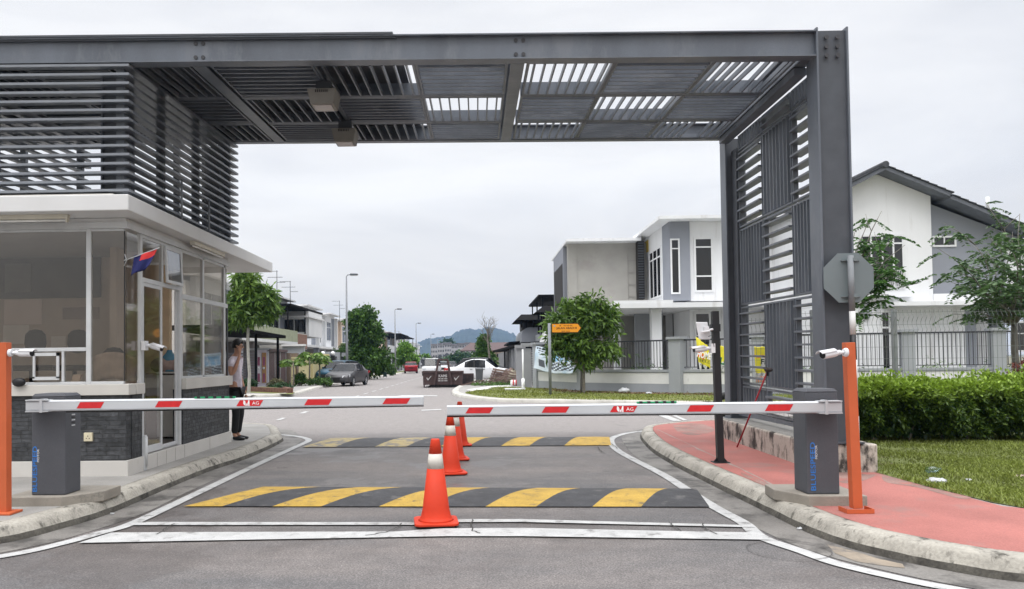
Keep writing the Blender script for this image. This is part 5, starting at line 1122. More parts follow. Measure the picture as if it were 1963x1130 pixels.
grass('grass', VG2, (-1, 14, 22, 40), 60000, .055, .022, .125, GM2, 6, 'thin mown grass on the verge in front of the corner house wall')
# leaf litter and weeds along the wall foot
np.random.seed(12); n = 1500; u = np.random.uniform(0, 1, n); wl = [G(1040, 747, .12), G(1114, 752, .12), G(1238, 755, .12), G(1390, 757, .12)]
seg = np.random.randint(0, 3, n); A_ = np.array([tuple(w_) for w_ in wl]); c = A_[seg]*(1-u[:, None])+A_[seg+1]*u[:, None]; c[:, :2] += np.random.normal(size=(n, 2))*.28; c[:, 1] -= .45; c[:, 2] = .135+np.random.uniform(0, .03, n)
v, f = leaf_arrays(c, noise_dirs(n)*[1, 1, .3], .09, .05, 0); o = np_mesh('leaf_litter', v, f, [leafmat('dead_leaf', (.06, .03, .015), (.20, .12, .06), .1)], None, np.random.uniform(0, 1, n)); tag(o, 'dry fallen leaves along the foot of the corner house wall', 'leaf litter', None, 'stuff')

# bushes
def bush(px, py, Y, rx, ry, label, n=160, mat=LEAF_B, Lf=.16, Wf=.07, seed=1, name='bush', group=None, base=.12):
    c = P(px, py, Y); t = thing(name, (c.x, c.y, base), label, 'bush', group); k = Y/F; random.seed(seed)
    crown('leaves', t, [(c.x, c.y, c.z, rx*k, ry*k), (c.x+rx*k*.5, c.y, c.z-ry*k*.3, rx*k*.6, ry*k*.7), (c.x-rx*k*.5, c.y, c.z-ry*k*.2, rx*k*.6, ry*k*.7)], n, 12, Lf, Wf, mat, .1, .3, Lf, .2, seed)
    b = MB()
    for i in range(6): b.tube(wiggle((c.x+random.uniform(-.1, .1), c.y, base-.05), (c.x+random.uniform(-1, 1)*rx*k*.6, c.y+random.uniform(-.2, .2), c.z+random.uniform(0, .5)*ry*k), 3, .05), [.03, .02, .015, .008], BARK, 5)
    b.build('stems', t); return t
bush(742, 708, 82, 15, 12, 'leafy green bush left of the grey pillars on the left verge', 200, LEAF_B, .22, .12, 41)
bush(694, 716, 74, 12, 9, 'bushy plants in front of the big dark tree', 160, LEAF_B, .25, .12, 42)
bush(665, 672, 70, 16, 10, 'dark shrub behind the first lamp post', 160, LEAF_B, .25, .12, 43)
for k, (px, py, rx, ry) in enumerate([(540, 742, 20, 5), (612, 731, 24, 5), (575, 726, 9, 10), (530, 736, 12, 6), (478, 735, 10, 4)]):
    bush(px, py, [40.5, 46, 45.5, 42, 39.5][k], rx, ry, ['low straggly plants in the brick planter', 'low green plants at the foot of the yellow wall', 'spiky plant between the papaya trees', 'twiggy shrub in the brick planter corner', 'small plant at the foot of the slim tree'][k], 120, [LEAF_D, LEAF_B, LEAF_B, leafmat('dry_twig', (.10, .09, .05), (.20, .19, .10), .2), LEAF_D][k], .16, .06, 50+k, group='planting along the left boundary walls')
# papaya-like plants: a thin stem topped by big lobed leaves
def papaya(px, pyb, pyt, Y, r, label, seed):
    random.seed(seed); np.random.seed(seed); c = P(px, pyt, Y); t = thing('papaya_plant', (c.x, c.y, .12), label, 'papaya plant', 'papaya plants by the yellow wall')
    MB().tube(wiggle((c.x, c.y, .05), c, 3, .02), [.06, .05, .045, .035], BARK, 8).build('stem', t)
    vs = []; b = MB(); lf = []; dd = []
    for i in range(22):
        a = random.uniform(0, 2*pi); el = random.uniform(-.5, .8); L_ = r*random.uniform(.5, 1.0); e_ = c+Vector((cos(a)*cos(el)*L_, sin(a)*cos(el)*L_, sin(el)*L_*.6)); b.tube([c, c.lerp(e_, .5)+Vector((0, 0, .08)), e_], [.014, .010, .007], pm('papaya_petiole', (.12, .20, .05), .6), 5)
        for j in range(7):
            an = a+(j-3)*.75; lf.append(tuple(e_)); dd.append((cos(an), sin(an), -.35))
    b.build('petioles', t); v, f = leaf_arrays(np.array(lf), np.array(dd), .36, .16, .15); np_mesh('leaves', v, f, [LEAF_A], t, np.random.uniform(.2, .9, len(lf)))
papaya(593, 732, 684, 46, .85, 'tall papaya plant with big lobed leaves by the yellow wall', 61); papaya(562, 732, 695, 45, .65, 'shorter papaya plant at the left end of the yellow wall', 62); papaya(612, 730, 690, 47, .7, 'papaya plant at the right end of the yellow wall', 63)
# litter on the verge
LIT = pm('litter_plastic', (.45, .46, .47), .3, .08, 20)
c = G(1789, 909, .16); b = MB(); b.tube([c+Vector((-.07, 0, .045)), c+Vector((.02, 0, .05)), c+Vector((.05, 0, .05)), c+Vector((.09, .01, .055))], [.036, .038, .02, .014], glass('bottle_plastic', (.75, .85, .9), .05, graze=.2), 14); solo(b, 'plastic_bottle', 'clear bluish plastic bottle lying in the grass', 'bottle')
def crumple(px, py, z, r, label, mat, name, seed, sc=(1, .8, .4)):
    random.seed(seed); c = G(px, py, z); b = MB(); b.sphere((c.x, c.y, z+r*sc[2]*.7), r, mat, 12, 8, sc); b.v = [(x+random.uniform(-r, r)*.22, y+random.uniform(-r, r)*.22, max(z, zz+random.uniform(-r, r)*.18)) for x, y, zz in b.v]; return solo(b, name, label, 'litter')
crumple(1795, 926, .16, .09, 'crumpled white plastic bag at the edge of the grass', LIT, 'plastic_bag', 1, (1.3, .7, .3)); crumple(1857, 922, .16, .03, 'small white scrap of paper lying in the grass', LIT, 'paper_scrap', 2)
crumple(1197, 754, .13, .24, 'crumpled white sack at the foot of the corner house wall', LIT, 'white_sack', 3, (1, .8, .5)); crumple(1243, 756, .13, .12, 'small white scrap near the sack by the wall', LIT, 'paper_scrap', 4)
crumple(1958, 917, .16, .07, 'pale brown scrap of wood in the grass at the right edge', pm('scrap', (.35, .28, .24), .8), 'wood_scrap', 5, (1.2, .6, .25)); crumple(215, 986, .006, .02, 'tiny white scrap in the left gutter', LIT, 'paper_scrap', 6); crumple(1538, 1015, .006, .03, 'small pale scrap in the right gutter', LIT, 'paper_scrap', 7, (1.6, .7, .3))
# ================================================================ MESH FENCE, WALLS, HOUSES, STREET
WIRE = pm('fence_wire', (.16, .18, .17), .5, .1, 10); FPOST = pm('fence_post', (.22, .235, .24), .55, .1, 6)
def mesh_fence(x0, x1, y0, y1, ztop, label, postpx):
    """welded mesh with two kinked bands; runs from (x0,y0) to (x1,y1)"""
    t = thing('mesh_fence', (x0, y0, .15), label, 'mesh fence', 'welded mesh fences'); L_ = math.hypot(x1-x0, y1-y0); u = Vector((x1-x0, y1-y0, 0))/L_; nrm = Vector((-u.y, u.x, 0)); b = MB(); n = int(L_/.075)
    zp = [(.2, 0), (.75, 0), (.80, .035), (.85, 0), (ztop-.42, 0), (ztop-.34, .05), (ztop-.25, 0), (ztop-.20, 0), (ztop-.12, .05), (ztop-.04, 0), (ztop, 0)]
    for i in range(n):
        q = Vector((x0, y0, 0))+u*(i*.075)
        for (z0, o0), (z1, o1) in zip(zp[:-1], zp[1:]): a = q+nrm*-o0; c = q+nrm*-o1; b.bar((a.x, a.y, z0), (c.x, c.y, z1), .0045, .0045, WIRE, up=(1, 0, 0))
    for z in (.25, .45, .65, .75, .85, 1.05, 1.25, 1.45, 1.65, ztop-.42, ztop-.25, ztop-.04): a = Vector((x0, y0, z)); b.bar(a, a+u*L_, .005, .005, WIRE)
    b.build('wire_mesh', t)
    for x, y in postpx: MB().box(x-.035, x+.035, y-.035, y+.035, .1, ztop+.02, FPOST).build('post', t)
fx1 = P(1717, 650, 13.3).x
mesh_fence(5.55, 14.2, 13.3, 13.3, 2.28, 'grey welded mesh fence with kinked top standing behind the hedge', [(5.75, 13.3), (fx1, 13.34), (fx1+2.5, 13.34), (fx1+5, 13.34)])
mesh_fence(4.85, 5.55, 13.9, 13.3, 2.2, 'short end bay of grey mesh fence behind the steel side screen', [(4.82, 13.92)])
# ---- helper for boundary wall with pillars, panels and railings
RAIL = pm('railing_paint', (.035, .036, .042), .5); WPAN = pm('wall_panel_white', (.66, .66, .65), .8, .05, 2, stain=(.45, .45, .44), sscale=2, sthr=.6)
def bwall(p, q, label, pillars=(0, 1), zt=2.25, rail=True, base_h=.95, group='corner house boundary walls', pill=.42):
    p = Vector((p[0], p[1], 0)); q = Vector((q[0], q[1], 0)); L_ = (q-p).length; u = (q-p)/L_; nrm = Vector((u.y, -u.x, 0))
    if nrm.y > 0: nrm = -nrm
    t = thing('boundary_wall', (p+q)/2, label, 'boundary wall', group)
    def blk(a0, a1, d0, d1, z0, z1, mat, mb):
        c = [p+u*a0+nrm*d1, p+u*a1+nrm*d1, p+u*a1+nrm*d0, p+u*a0+nrm*d0]; mb.hexa([(k.x, k.y, z0) for k in c]+[(k.x, k.y, z1) for k in c], mat)
    b = MB(); blk(0, L_, -.08, .08, .05, base_h, GREYW, b); b.build('base_wall', t)
    b = MB(); blk(-.0, L_, -.12, .12, base_h+.001, base_h+.10, GREYW, b); b.build('coping', t)
    b = MB(); blk(.05, L_-.05, .0805, .0835, .48, base_h-.03, WPAN, b); b.build('white_panel', t)
    for k in pillars:
        b = MB(); a = k*L_; blk(a-pill/2, a+pill/2, -pill/2, pill/2, .05, zt, GREYW, b); blk(a-pill/2-.07, a+pill/2+.07, -pill/2-.07, pill/2+.07, zt+.001, zt+.10, GREYW, b); b.build('pillar', t)
    if rail:
        b = MB(); blk(0, L_, -.02, .02, zt-.06, zt, RAIL, b); blk(0, L_, -.018, .018, base_h+.18, base_h+.21, RAIL, b); n = int(L_/.14)
        for i in range(n): a = (i+.5)*L_/n; blk(a-.011, a+.011, -.011, .011, base_h+.211, zt-.061, RAIL, b)
        b.build('railing', t)
    return t
W0, W1, W2, W3, W4 = (2.95, 37.9), (4.6, 33.9), (6.1, 31.9), (8.35, 30.15), (14.0, 28.6)
bwall(W0, W1, 'grey boundary wall bay carrying the blue banner at the street corner', (0, 1), rail=False, pill=.38)
bwall(W1, (7.9, 30.6), 'grey boundary wall bay with dark railing behind the round street tree', (1,), pill=.5)
bwall((7.9, 30.6), (10.6, 29.3), 'grey boundary wall bay with dark railing behind the black pole', (1,))
for k, (a, c, lab) in enumerate([((10.6, 29.3), (15.6, 28.3), 'grey boundary wall bay with dark railing right of the gantry column'), ((15.6, 28.3), (18.55, 27.9), 'grey boundary wall bay with dark railing left of the feathery tree'), ((18.55, 27.9), (24, 27.3), 'grey boundary wall bay with dark railing at the right edge')]): bwall(a, c, lab, (1,), zt=2.35, base_h=.95)
np.random.seed(77)
for k, (x, y, lab) in enumerate([(8.0, 32.0, 'weedy plants behind the railing near the corner pillar'), (7.0, 32.8, 'tall thin weeds behind the railing right of the round tree'), (10, 31, 'weeds behind the railing under the torn banner'), (14, 30.2, 'weeds at the foot of the white wall behind the railing'), (17.2, 29.6, 'yellow green shrub behind the railing of the gabled house'), (19.6, 29.4, 'climbing plants behind the railing at the right edge'), (12.2, 30.3, 'low weeds behind the railing beside the gabled house door')]):
    t = thing('weeds', (x, y, .12), lab, 'weeds', 'weeds inside the corner house yard'); crown('leaves', t, [(x, y, .9, .55, .55), (x+.6, y, .75, .5, .4)], 60, 8, .12, .035, LEAF_B if k != 4 else LEAF_C, -.3, .2, .15, .4, 80+k)

# ---- windows helper: frames with glass, on a facade plane
FRW2 = pm('window_frame_white', (.72, .73, .74), .5, .03)
def window(par, o, r, wd, hg, cols=1, rows_=(1.0,), fw=.06, mat=FRW2, depth=.05, inset=.07, name='window', dark=True):
    """o lower-left corner (3D), r unit vector to the right; outward normal is r x up"""
    o = Vector(o); r = Vector(r).normalized(); up = Vector((0, 0, 1)); nm = r.cross(up)
    b = MB()
    def blk(a0, a1, z0, z1, d0, d1, m): c = [o+r*a0+nm*d1, o+r*a1+nm*d1, o+r*a1+nm*d0, o+r*a0+nm*d0]; b.hexa([k+up*z0 for k in c]+[k+up*z1 for k in c], m)
    blk(0, wd, 0, fw, .002, depth, mat); blk(0, wd, hg-fw, hg, .002, depth, mat); blk(0, fw, fw+.0005, hg-fw-.0005, .002, depth, mat); blk(wd-fw, wd, fw+.0005, hg-fw-.0005, .002, depth, mat)
    for i in range(1, cols): a = i*wd/cols; blk(a-fw*.35, a+fw*.35, fw+.0005, hg-fw-.0005, .002, depth*.9, mat)
    z = 0
    for rr in rows_[:-1]: z += rr*hg; blk(fw+.0005, wd-fw-.0005, z-fw*.35, z+fw*.35, .002, depth*.8, mat)
    wo = b.build(name, par); b = MB(); blk(fw, wd-fw, fw, hg-fw, .012, .016, glass('house_glass', (.30, .30, .31), .05)); b.build('pane', wo)
    b = MB(); blk(fw*.5, wd-fw*.5, fw*.5, hg-fw*.5, .0015, .004, pm('room_dark', (.05, .043, .04), .9, .5, 1.5)); b.build('dark_room_sheet', wo); return wo  # dark sheet behind the pane, the unlit room put into its colour
def bx(par, name, x0, x1, y0, y1, z0, z1, mat, bevel=0): return MB().box(x0, x1, y0, y1, z0, z1, mat).build(name, par, bevel)
BAREC = pm('bare_cement', (.37, .36, .335), .85, .08, 1.2, .1, 40, stain=(.34, .32, .30), sscale=.9, sthr=.56); GREYP = pm('grey_facade_paint', (.25, .265, .30), .8, .05, 1)
YEL = pm('yellow_paint', (.70, .50, .06), .7)
# ---- modern corner house (right of centre)
h = thing('modern_house', (10, 36, .12), 'white and grey two storey house with a bare cement side wall and tall windows', 'house')
def xa(px, Y): return P(px, 600, Y).x
def za(py, Y, px=1230): return P(px, py, Y).z
# rear-left block, plain cement wall
yb = 40.0; xl, xr = xa(1107, yb), xa(1222, yb); zt = za(466, yb, 1160)
MB().box(xl, 13.2, yb, 46.5, .1, zt-.02, BAREC).build('cement_block', h)
b = MB(); b.hexa([(xa(1088, 39.2), 39.2, zt-.02), (xr+.1, 39.2, zt-.02), (xr+.1, 47, zt-.02), (xa(1088, 39.2), 47, zt-.02), (xa(1088, 39.2), 39.2, zt+.12), (xr+.1, 39.2, zt+.14), (xr+.1, 47, zt+.14), (xa(1088, 39.2), 47, zt+.12)], HWHITE); b.build('roof_slab', h)
bx(h, 'fascia_wall', xa(1092, 39.4), xl-.002, 39.95, 40.2, 3.8, zt-.03, BAREC)
bx(h, 'recess_wall', xl-.6, xl-.003, 40.9, 46, .1, zt-.025, GREYP)
b = MB(); b.box(xl-.62, xl-.605, 41.2, 45.6, 4.3, zt-.9, DARKIN); b.build('recess_window', h)
LAD = pm('conduit', (.30, .29, .27), .6); b = MB(); x_ = xa(1205, yb); x2_ = xa(1220, yb)
b.bar((x_, yb-.03, 3.9), (x_, yb-.03, zt-.6), .02, .02, LAD); b.bar((x2_, yb-.03, 3.9), (x2_, yb-.03, zt-.6), .02, .02, LAD)
for i in range(6): b.bar((x_, yb-.03, 4.1+i*.62), (x2_, yb-.03, 4.1+i*.62), .02, .02, LAD)
b.build('wall_ladder', h)
b = MB(); lx0, lx1 = xa(1224, 39.5), xa(1236, 39.5); b.box(lx0, lx1, 39.4, 39.9, za(574, 39.5), za(463, 39.5), DARKIN)
for i in range(22): z = za(574, 39.5)+.05+i*(za(465, 39.5)-za(574, 39.5))/22; b.box(lx0+.02, lx1-.02, 39.36, 39.399, z, z+.06, STEEL2)
b.build('louvre_panel', h)
# front-right block
yf = 35.3; xL = xa(1272, 36.6); xLw = xa(1325, yf); xR = 17.0; zc = za(578, yf, 1300)
zr0 = za(414, 34.5, 1268)
MB().box(xL+.0, xR, 36.6, 45, zc, zr0-.15, HWHITE).build('upper_wall', h); MB().box(xa(1325, 35.3), xR, yf, 36.599, zc, zr0-.15, HWHITE).build('upper_wall', h)
b = MB(); xe = xa(1268, 34.5); b.hexa([(xe-.02, 34.5, zr0-.14), (xR+.4, 34.5, zr0-.14), (xR+.4, 42.6, zr0-.14), (xe-.02, 42.6, zr0-.14), (xe-.02, 34.5, zr0), (xR+.4, 34.5, zr0+.02), (xR+.4, 42.6, zr0+.02), (xe-.02, 42.6, zr0)], HWHITE); b.build('roof_slab', h)
bx(h, 'yellow_panel', xL-.02, xL-.002, 39.5, 40.3, za(490, 41), zr0-.3, YEL)
bxl, bxr = xa(1286, 35.2), xa(1325, 35.2)
bx(h, 'grey_bay', bxl, bxr, 35.2, 36.59, zc+.02, zr0-.141, GREYP)
window(h, (xa(1287, 35.2), 35.2, za(565, 35.2)), (1, 0, 0), xa(1305, 35.2)-xa(1287, 35.2), za(459, 35.2)-za(565, 35.2), 1, (.82, .18), .07)
window(h, (xa(1332, yf), yf, za(562, yf)), (1, 0, 0), xa(1369, yf)-xa(1332, yf), za(457, yf)-za(562, yf), 1, (.29, .53, .18), .09)
window(h, (xa(1420, yf), yf, za(562, yf)), (1, 0, 0), 1.0, za(457, yf)-za(562, yf), 1, (.29, .53, .18), .09)
window(h, (xa(1500, yf), yf, za(530, yf)), (1, 0, 0), 1.0, 1.2, 2, (1,), .09)
# tall window on the street-facing wall
window(h, (xL, 39.3, za(573, 38)), (0, -1, 0), 2.5, za(478, 38)-za(573, 38), 3, (.80, .20), .09)
# canopy over the porch
zk = za(592, 34.3, 1280)
bx(h, 'canopy', xa(1176, 33.6), xR+.5, 33.6, 42, zk, zk+.22, HWHITE)
bx(h, 'parapet', xa(1176, 33.6), xa(1291, 33.6), 33.62, 33.8, zk+.221, za(576, 33.6), HWHITE)
bx(h, 'porch_column', xa(1247, 34.4), xa(1266, 34.4), 34.2, 34.6, .1, zk-.002, HWHITE)
bx(h, 'porch_column', xa(1176, 39), xa(1188, 39), 38.8, 39.2, .1, zk-.002, HWHITE)
MB().box(xa(1322, yf), xR, yf, 39.8, .1, zk-.003, HWHITE).build('lower_wall', h)
MB().box(xa(1217, 38), xa(1270, 38), 38, 38.2, .1, zk-.004, GREYW).build('porch_wall', h)
MB().box(xa(1290, 38.2), xa(1326, 38.2), 38.21, 38.3, .1, zk-.02, DARKIN).build('porch_opening', h)
window(h, (xa(1330, yf), yf, .9), (1, 0, 0), xa(1362, yf)-xa(1330, yf), za(600, yf)-.9, 1, (.6, .4), .09)
window(h, (xa(1383, yf), yf, .9), (1, 0, 0), 1.2, za(600, yf)-.9, 1, (.6, .4), .09)
bx(h, 'door', xa(1281, 38.2), xa(1288, 38.2), 38.10, 38.2, .1, 2.6, GREYW)
b = MB(); b.box(xa(1145, 37), xa(1175, 37), 36.9, 37.1, za(605, 37), za(602, 37), HWHITE); b.build('porch_light', h)

# ---- gabled house at the right
Yg = 31.0
h = thing('gabled_house', (17, 31, .12), 'two storey white house with grey tiled gable roof and grey side bay', 'house')
RT = pm('roof_tile', (.055, .058, .065), .7, .3, 6, .5, 20); BARG = pm('bargeboard_grey', (.12, .13, .15), .6)
def q(px, py, Y=Yg): return P(px, py, Y)
YR = Yg-.65; rdg = q(1697, 322, YR); le = q(1560, 392, YR); re1 = q(1825, 374, YR); xw = q(1787, 500).x; xwl = q(1560, 500).x; zl = q(1700, 586).z
zb_ = .1
dz = lambda x: rdg.z-.10-abs(x-rdg.x)*((rdg.z-re1.z)/(re1.x-rdg.x) if x > rdg.x else (rdg.z-le.z)/(rdg.x-le.x))
MB().prism([(xwl, Yg, zl), (xw, Yg, zl), (xw, Yg, dz(xw)), (rdg.x, Yg, dz(rdg.x)), (xwl, Yg, dz(xwl))], (0, 9, 0), HWHITE).build('gable_wall', h)
def roofpl(name, a, c, y0, y1, th=.16):
    b = MB(); a = Vector(a); c = Vector(c); b.hexa([(a.x, y0, a.z), (c.x, y0, c.z), (c.x, y1, c.z), (a.x, y1, a.z), (a.x, y0, a.z+th), (c.x, y0, c.z+th), (c.x, y1, c.z+th), (a.x, y1, a.z+th)], BARG)
    o = b.build(name, h); L_ = (c-a).length; n = int(L_/.33); d = (c-a)/L_; up = Vector((-d.z, 0, d.x)); up = up if up.z > 0 else -up; b = MB()
    for i in range(n):                                          # stepped courses of tiles seen edge-on
        p0 = a+d*(i*L_/n)+up*(th*.96+.01); p1 = a+d*((i+1)*L_/n)+up*(th*.96+.01)
        hi0, hi1 = (.05, .015) if d.z > 0 else (.015, .05)
        b.hexa([(p0.x, y0-.05, p0.z), (p1.x, y0-.05, p1.z), (p1.x, y1, p1.z), (p0.x, y1, p0.z)]+[(p0.x, y0-.05, p0.z+hi0), (p1.x, y0-.05, p1.z+hi1), (p1.x, y1, p1.z+hi1), (p0.x, y1, p0.z+hi0)], RT)
    b.build('tiles', o)
r0 = Vector((rdg.x, 0, rdg.z-.08)); 
roofpl('roof', (le.x, 0, le.z-.08), r0, Yg-.65, 40); roofpl('roof', r0, (re1.x, 0, re1.z-.08), Yg-.65, 40)
a2 = q(1822, 377, YR); e2 = q(1975, 441, YR); roofpl('roof', (a2.x, 0, a2.z-.08), (e2.x+.3, 0, e2.z-.20), Yg-.65, 40)
MB().tube([(rdg.x, Yg-.72, rdg.z+.13), (rdg.x, 40, rdg.z+.13)], .13, RT, 12).build('ridge_tile', h)
xg0, xg1 = xw+.002, q(1990, 500).x; sl2 = (a2.z-e2.z)/(e2.x-a2.x)
MB().prism([(xg0, Yg+.15, zl+.0), (xg1, Yg+.15, zl+.0), (xg1, Yg+.15, a2.z-.1-sl2*(xg1-a2.x)), (xg0, Yg+.15, a2.z-.1+sl2*0)], (0, 8, 0), GREYP).build('side_bay', h)
bx(h, 'white_band', xg0, xg1+.2, Yg-.05, Yg+.149, zl+.0, q(1850, 563).z, HWHITE); bx(h, 'white_return', q(1930, 500).x, xg1+.2, Yg+.0, Yg+.149, q(1850, 563).z, e2.z-.6, HWHITE)
bx(h, 'ledge', q(1640, 560).x, q(1743, 560).x, Yg-.35, Yg-.001, q(1700, 571).z, q(1700, 563).z, HWHITE)
bx(h, 'canopy', q(1690, 580).x, q(1965, 580).x, Yg-.9, Yg+.1, q(1750, 585).z-.08, q(1750, 582).z+.02, HWHITE)
window(h, (q(1650, 553).x, Yg, q(1650, 555).z), (1, 0, 0), q(1735, 500).x-q(1650, 500).x, q(1700, 450).z-q(1700, 555).z, 4, (.83, .17), .09)
b = MB(); x0_, x1_ = q(1651, 500).x, q(1734, 500).x; zr_ = q(1700, 519).z; b.box(x0_, x1_, Yg-.14, Yg-.11, zr_-.03, zr_, FRW2)
for i in range(22): x = x0_+(i+.5)*(x1_-x0_)/22; b.box(x-.012, x+.012, Yg-.135, Yg-.115, q(1700, 551).z, zr_-.031, FRW2)
b.build('balcony_rail', h)
window(h, (q(1791, 474).x, Yg+.15, q(1791, 473).z), (1, 0, 0), q(1837, 470).x-q(1791, 470).x, q(1800, 452).z-q(1800, 473).z, 2, (1,), .07)
zc2 = q(1750, 586).z
bx(h, 'lower_wall', q(1560, 600).x, q(1849, 600).x, Yg, Yg+8, .1, zc2-.01, HWHITE); bx(h, 'lower_recess', q(1850, 600).x, q(1990, 600).x, Yg+2.0, Yg+8, .1, zc2+.02, HWHITE)
bx(h, 'grey_pier', q(1849, 600).x+.005, q(1871, 600).x, Yg+.02, Yg+.6, .1, zc2-.02, GREYP); bx(h, 'grey_pier', q(1910, 600).x, q(1926, 600).x, Yg+.0, Yg+.5, .1, zc2-.02, GREYP)
window(h, (q(1685, 600).x, Yg, .3), (1, 0, 0), q(1723, 600).x-q(1685, 600).x, q(1700, 595).z-.3, 2, (.77, .23), .1)
bx(h, 'meter_box', q(1655, 600).x, q(1665, 600).x, Yg-.12, Yg-.001, 3.0, 3.9, GREYW)
window(h, (q(1945, 600, 33).x, 33.0, 1.6), (1, 0, 0), 1.6, 1.3, 2, (.6, .4), .07)
MB().tube([q(1893, 405, 33), q(1893, 378, 33)], .07, HWHITE, 10).build('vent_pipe', h)

# ---- terraces down the side street
def terrace(X, side, y0, y1, zr, label, style, group, depth=9):
    """X facade plane, side +1 if it faces +x"""
    s = side; t = thing('terrace_house', (X, (y0+y1)/2, .12), label, 'house', group); D = -s*depth; L_ = y1-y0; r_ = Vector((0, s, 0)) # right-hand vector seen from outside
    W_ = style.get('wall', HWHITE); ac = style.get('accent', GREYP)
    def fb_(name, a0, a1, o0, o1, z0, z1, mat): return MB().box(X+s*o0, X+s*o1, y0+a0*L_, y0+a1*L_, z0, z1, mat).build(name, t)
    fb_('wall', 0.002, .998, -depth, 0, .1, zr-.3, W_)
    # mono pitch roof slabs, the front one raised
    fb_('roof', -.02, .62, -depth*.7, 1.1, zr-.02, zr+.12, WHITEP); fb_('roof', .60, 1.0, -depth, .7, zr-.75+.4, zr-.62+.4, WHITEP)
    fb_('upper_bay', .05, .60, .002, .35, 3.3, zr-.021, W_); fb_('fin', .60, .64, .003, .7, 3.2, zr-.36, WHITEP)
    fb_('accent_panel', .40, .58, .351, .37, 3.4, zr-.3, ac)
    def win(a0, a1, z0, z1, off, c=1, rw=(1,)):
        wd = (a1-a0)*L_; oy = y0+a0*L_ if s > 0 else y0+a1*L_; return window(t, (X+s*off, oy, z0), (0, s, 0), wd, z1-z0, c, rw, .07)
    win(.10, .36, 4.0, zr-.8, .351, 2, (.7, .3)); win(.68, .78, 3.9, zr-1.2, .003, 1, (.5, .5)); win(.86, .95, 3.7, zr-1.0, .003, 1, (.5, .5))
    fb_('window_strip', .655, .69, .003, .05, 3.2, zr-.6, STEEL2); fb_('window_strip', .80, .835, .003, .05, 3.2, zr-.6, STEEL2)
    # balcony and car porch
    fb_('porch_slab', .02, .98, .36, style.get('porch', 4.5), 2.95, 3.15, WHITEP)
    if style.get('balcony'): fb_('balcony_wall', .02, .98, style['porch']-.15, style['porch'], 3.151, 4.05, style['balcony'])
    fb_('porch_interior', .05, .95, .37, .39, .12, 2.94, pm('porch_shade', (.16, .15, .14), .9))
    for a in (.03, .94): fb_('porch_column', a, a+.03, style['porch']-.4, style['porch']-.1, .1, 2.949, ac)
    if style.get('dark'): # dark metal car canopy in front
        zz = 2.7; x0_, x1_ = X+s*(style['porch']+.05), X+s*(style['porch']+2.4); MB().hexa([(min(x0_, x1_), y0+.3, zz), (max(x0_, x1_), y0+.3, zz-.15*s), (max(x0_, x1_), y1-.3, zz-.15*s), (min(x0_, x1_), y1-.3, zz), (min(x0_, x1_), y0+.3, zz+.14), (max(x0_, x1_), y0+.3, zz+.14-.15*s), (max(x0_, x1_), y1-.3, zz+.14-.15*s), (min(x0_, x1_), y1-.3, zz+.14)], DKROOF).build('canopy', t)
        for yy in (y0+.6, (y0+y1)/2, y1-.6): MB().box(X+s*(style['porch']+2.0), X+s*(style['porch']+2.15), yy-.07, yy+.07, .1, zz-.16, DKROOF).build('canopy_post', t)
    if style.get('roofcan'): # dark canopy over the upper balcony
        zz = zr-.9; MB().box(X+s*.38, X+s*(style['porch']+.2), y0+.2, y1-.2, zz, zz+.16, DKROOF).build('canopy', t)
        for yy in (y0+.4, (y0+y1)/2, y1-.4): MB().box(X+s*(style['porch']-.15), X+s*(style['porch']-.05), yy-.05, yy+.05, 4.06, zz-.001, DKROOF).build('canopy_post', t)
    return t
GL_ = 'terrace houses on the left of the side street'; GR_ = 'terrace houses on the right of the side street'
LIME = pm('lime_paint', (.30, .32, .22), .8); BEIGE = pm('beige_paint', (.60, .48, .38), .8); BRK = pm('brown_brick', (.22, .12, .085), .8, .3, 8)
Ls = [(47, 62.5, 7.0, 'terrace house with lime green balcony behind the slim tree', dict(porch=3.4, balcony=LIME)), (63, 76.5, 7.15, 'terrace house with brown brick balcony and dark roof canopy', dict(porch=2.4, roofcan=1)),
      (76.6, 88.5, 7.2, 'white terrace house with tall dark window strips', dict(porch=1.9)), (88.6, 98.5, 7.1, 'white terrace house just before the beige one', dict(porch=1.9, accent=STEEL)), (98.6, 112, 7.0, 'beige and dark grey terrace house beside the big tree', dict(porch=4.2, wall=BEIGE, balcony=BEIGE)),
      (118, 132, 7.3, 'light grey flat roofed terrace house beyond the big tree', dict(porch=4.4, wall=GREYW, balcony=WHITEP, dark=1)), (132.1, 148, 7.1, 'terrace house with long dark upper canopy', dict(porch=4.6, roofcan=1, balcony=WHITEP, dark=1)), (148.1, 168, 7.2, 'terrace house behind the bright green tree', dict(porch=4, wall=BEIGE, roofcan=1, balcony=BEIGE)),
      (172, 200, 6.6, 'distant terrace house near the left end of the row', dict(porch=4, dark=1)), (204, 240, 6.4, 'far terrace house at the end of the left row', dict(porch=4, dark=1))]
for y0, y1, zr, lab, stl in Ls: terrace(-18, 1, y0, y1, zr, lab, stl, GL_)
t = thing('balcony_room', (-16.5, 68, 2.7), 'projecting balcony room with brown brick front and big dark windows', 'balcony')
MB().box(-18, -15.6, 62.6, 70, 2.66, 4.07, CREAM).build('balcony_wall', t); MB().box(-15.599, -15.55, 62.7, 69.9, 2.72, 4.0, BRK).build('brick_panel', t); MB().box(-18, -15.4, 70.01, 76, 3.9, 6.2, WHITEP).build('room_wall', t)
MB().box(-17.999, -15.2, 69.2, 76.2, 5.6, 5.75, WHITEP).build('sun_hood', t); window(t, (-17.9, 70, 4.2), (1, 0, 0), 2.3, 1.35, 2, (1,), .09)
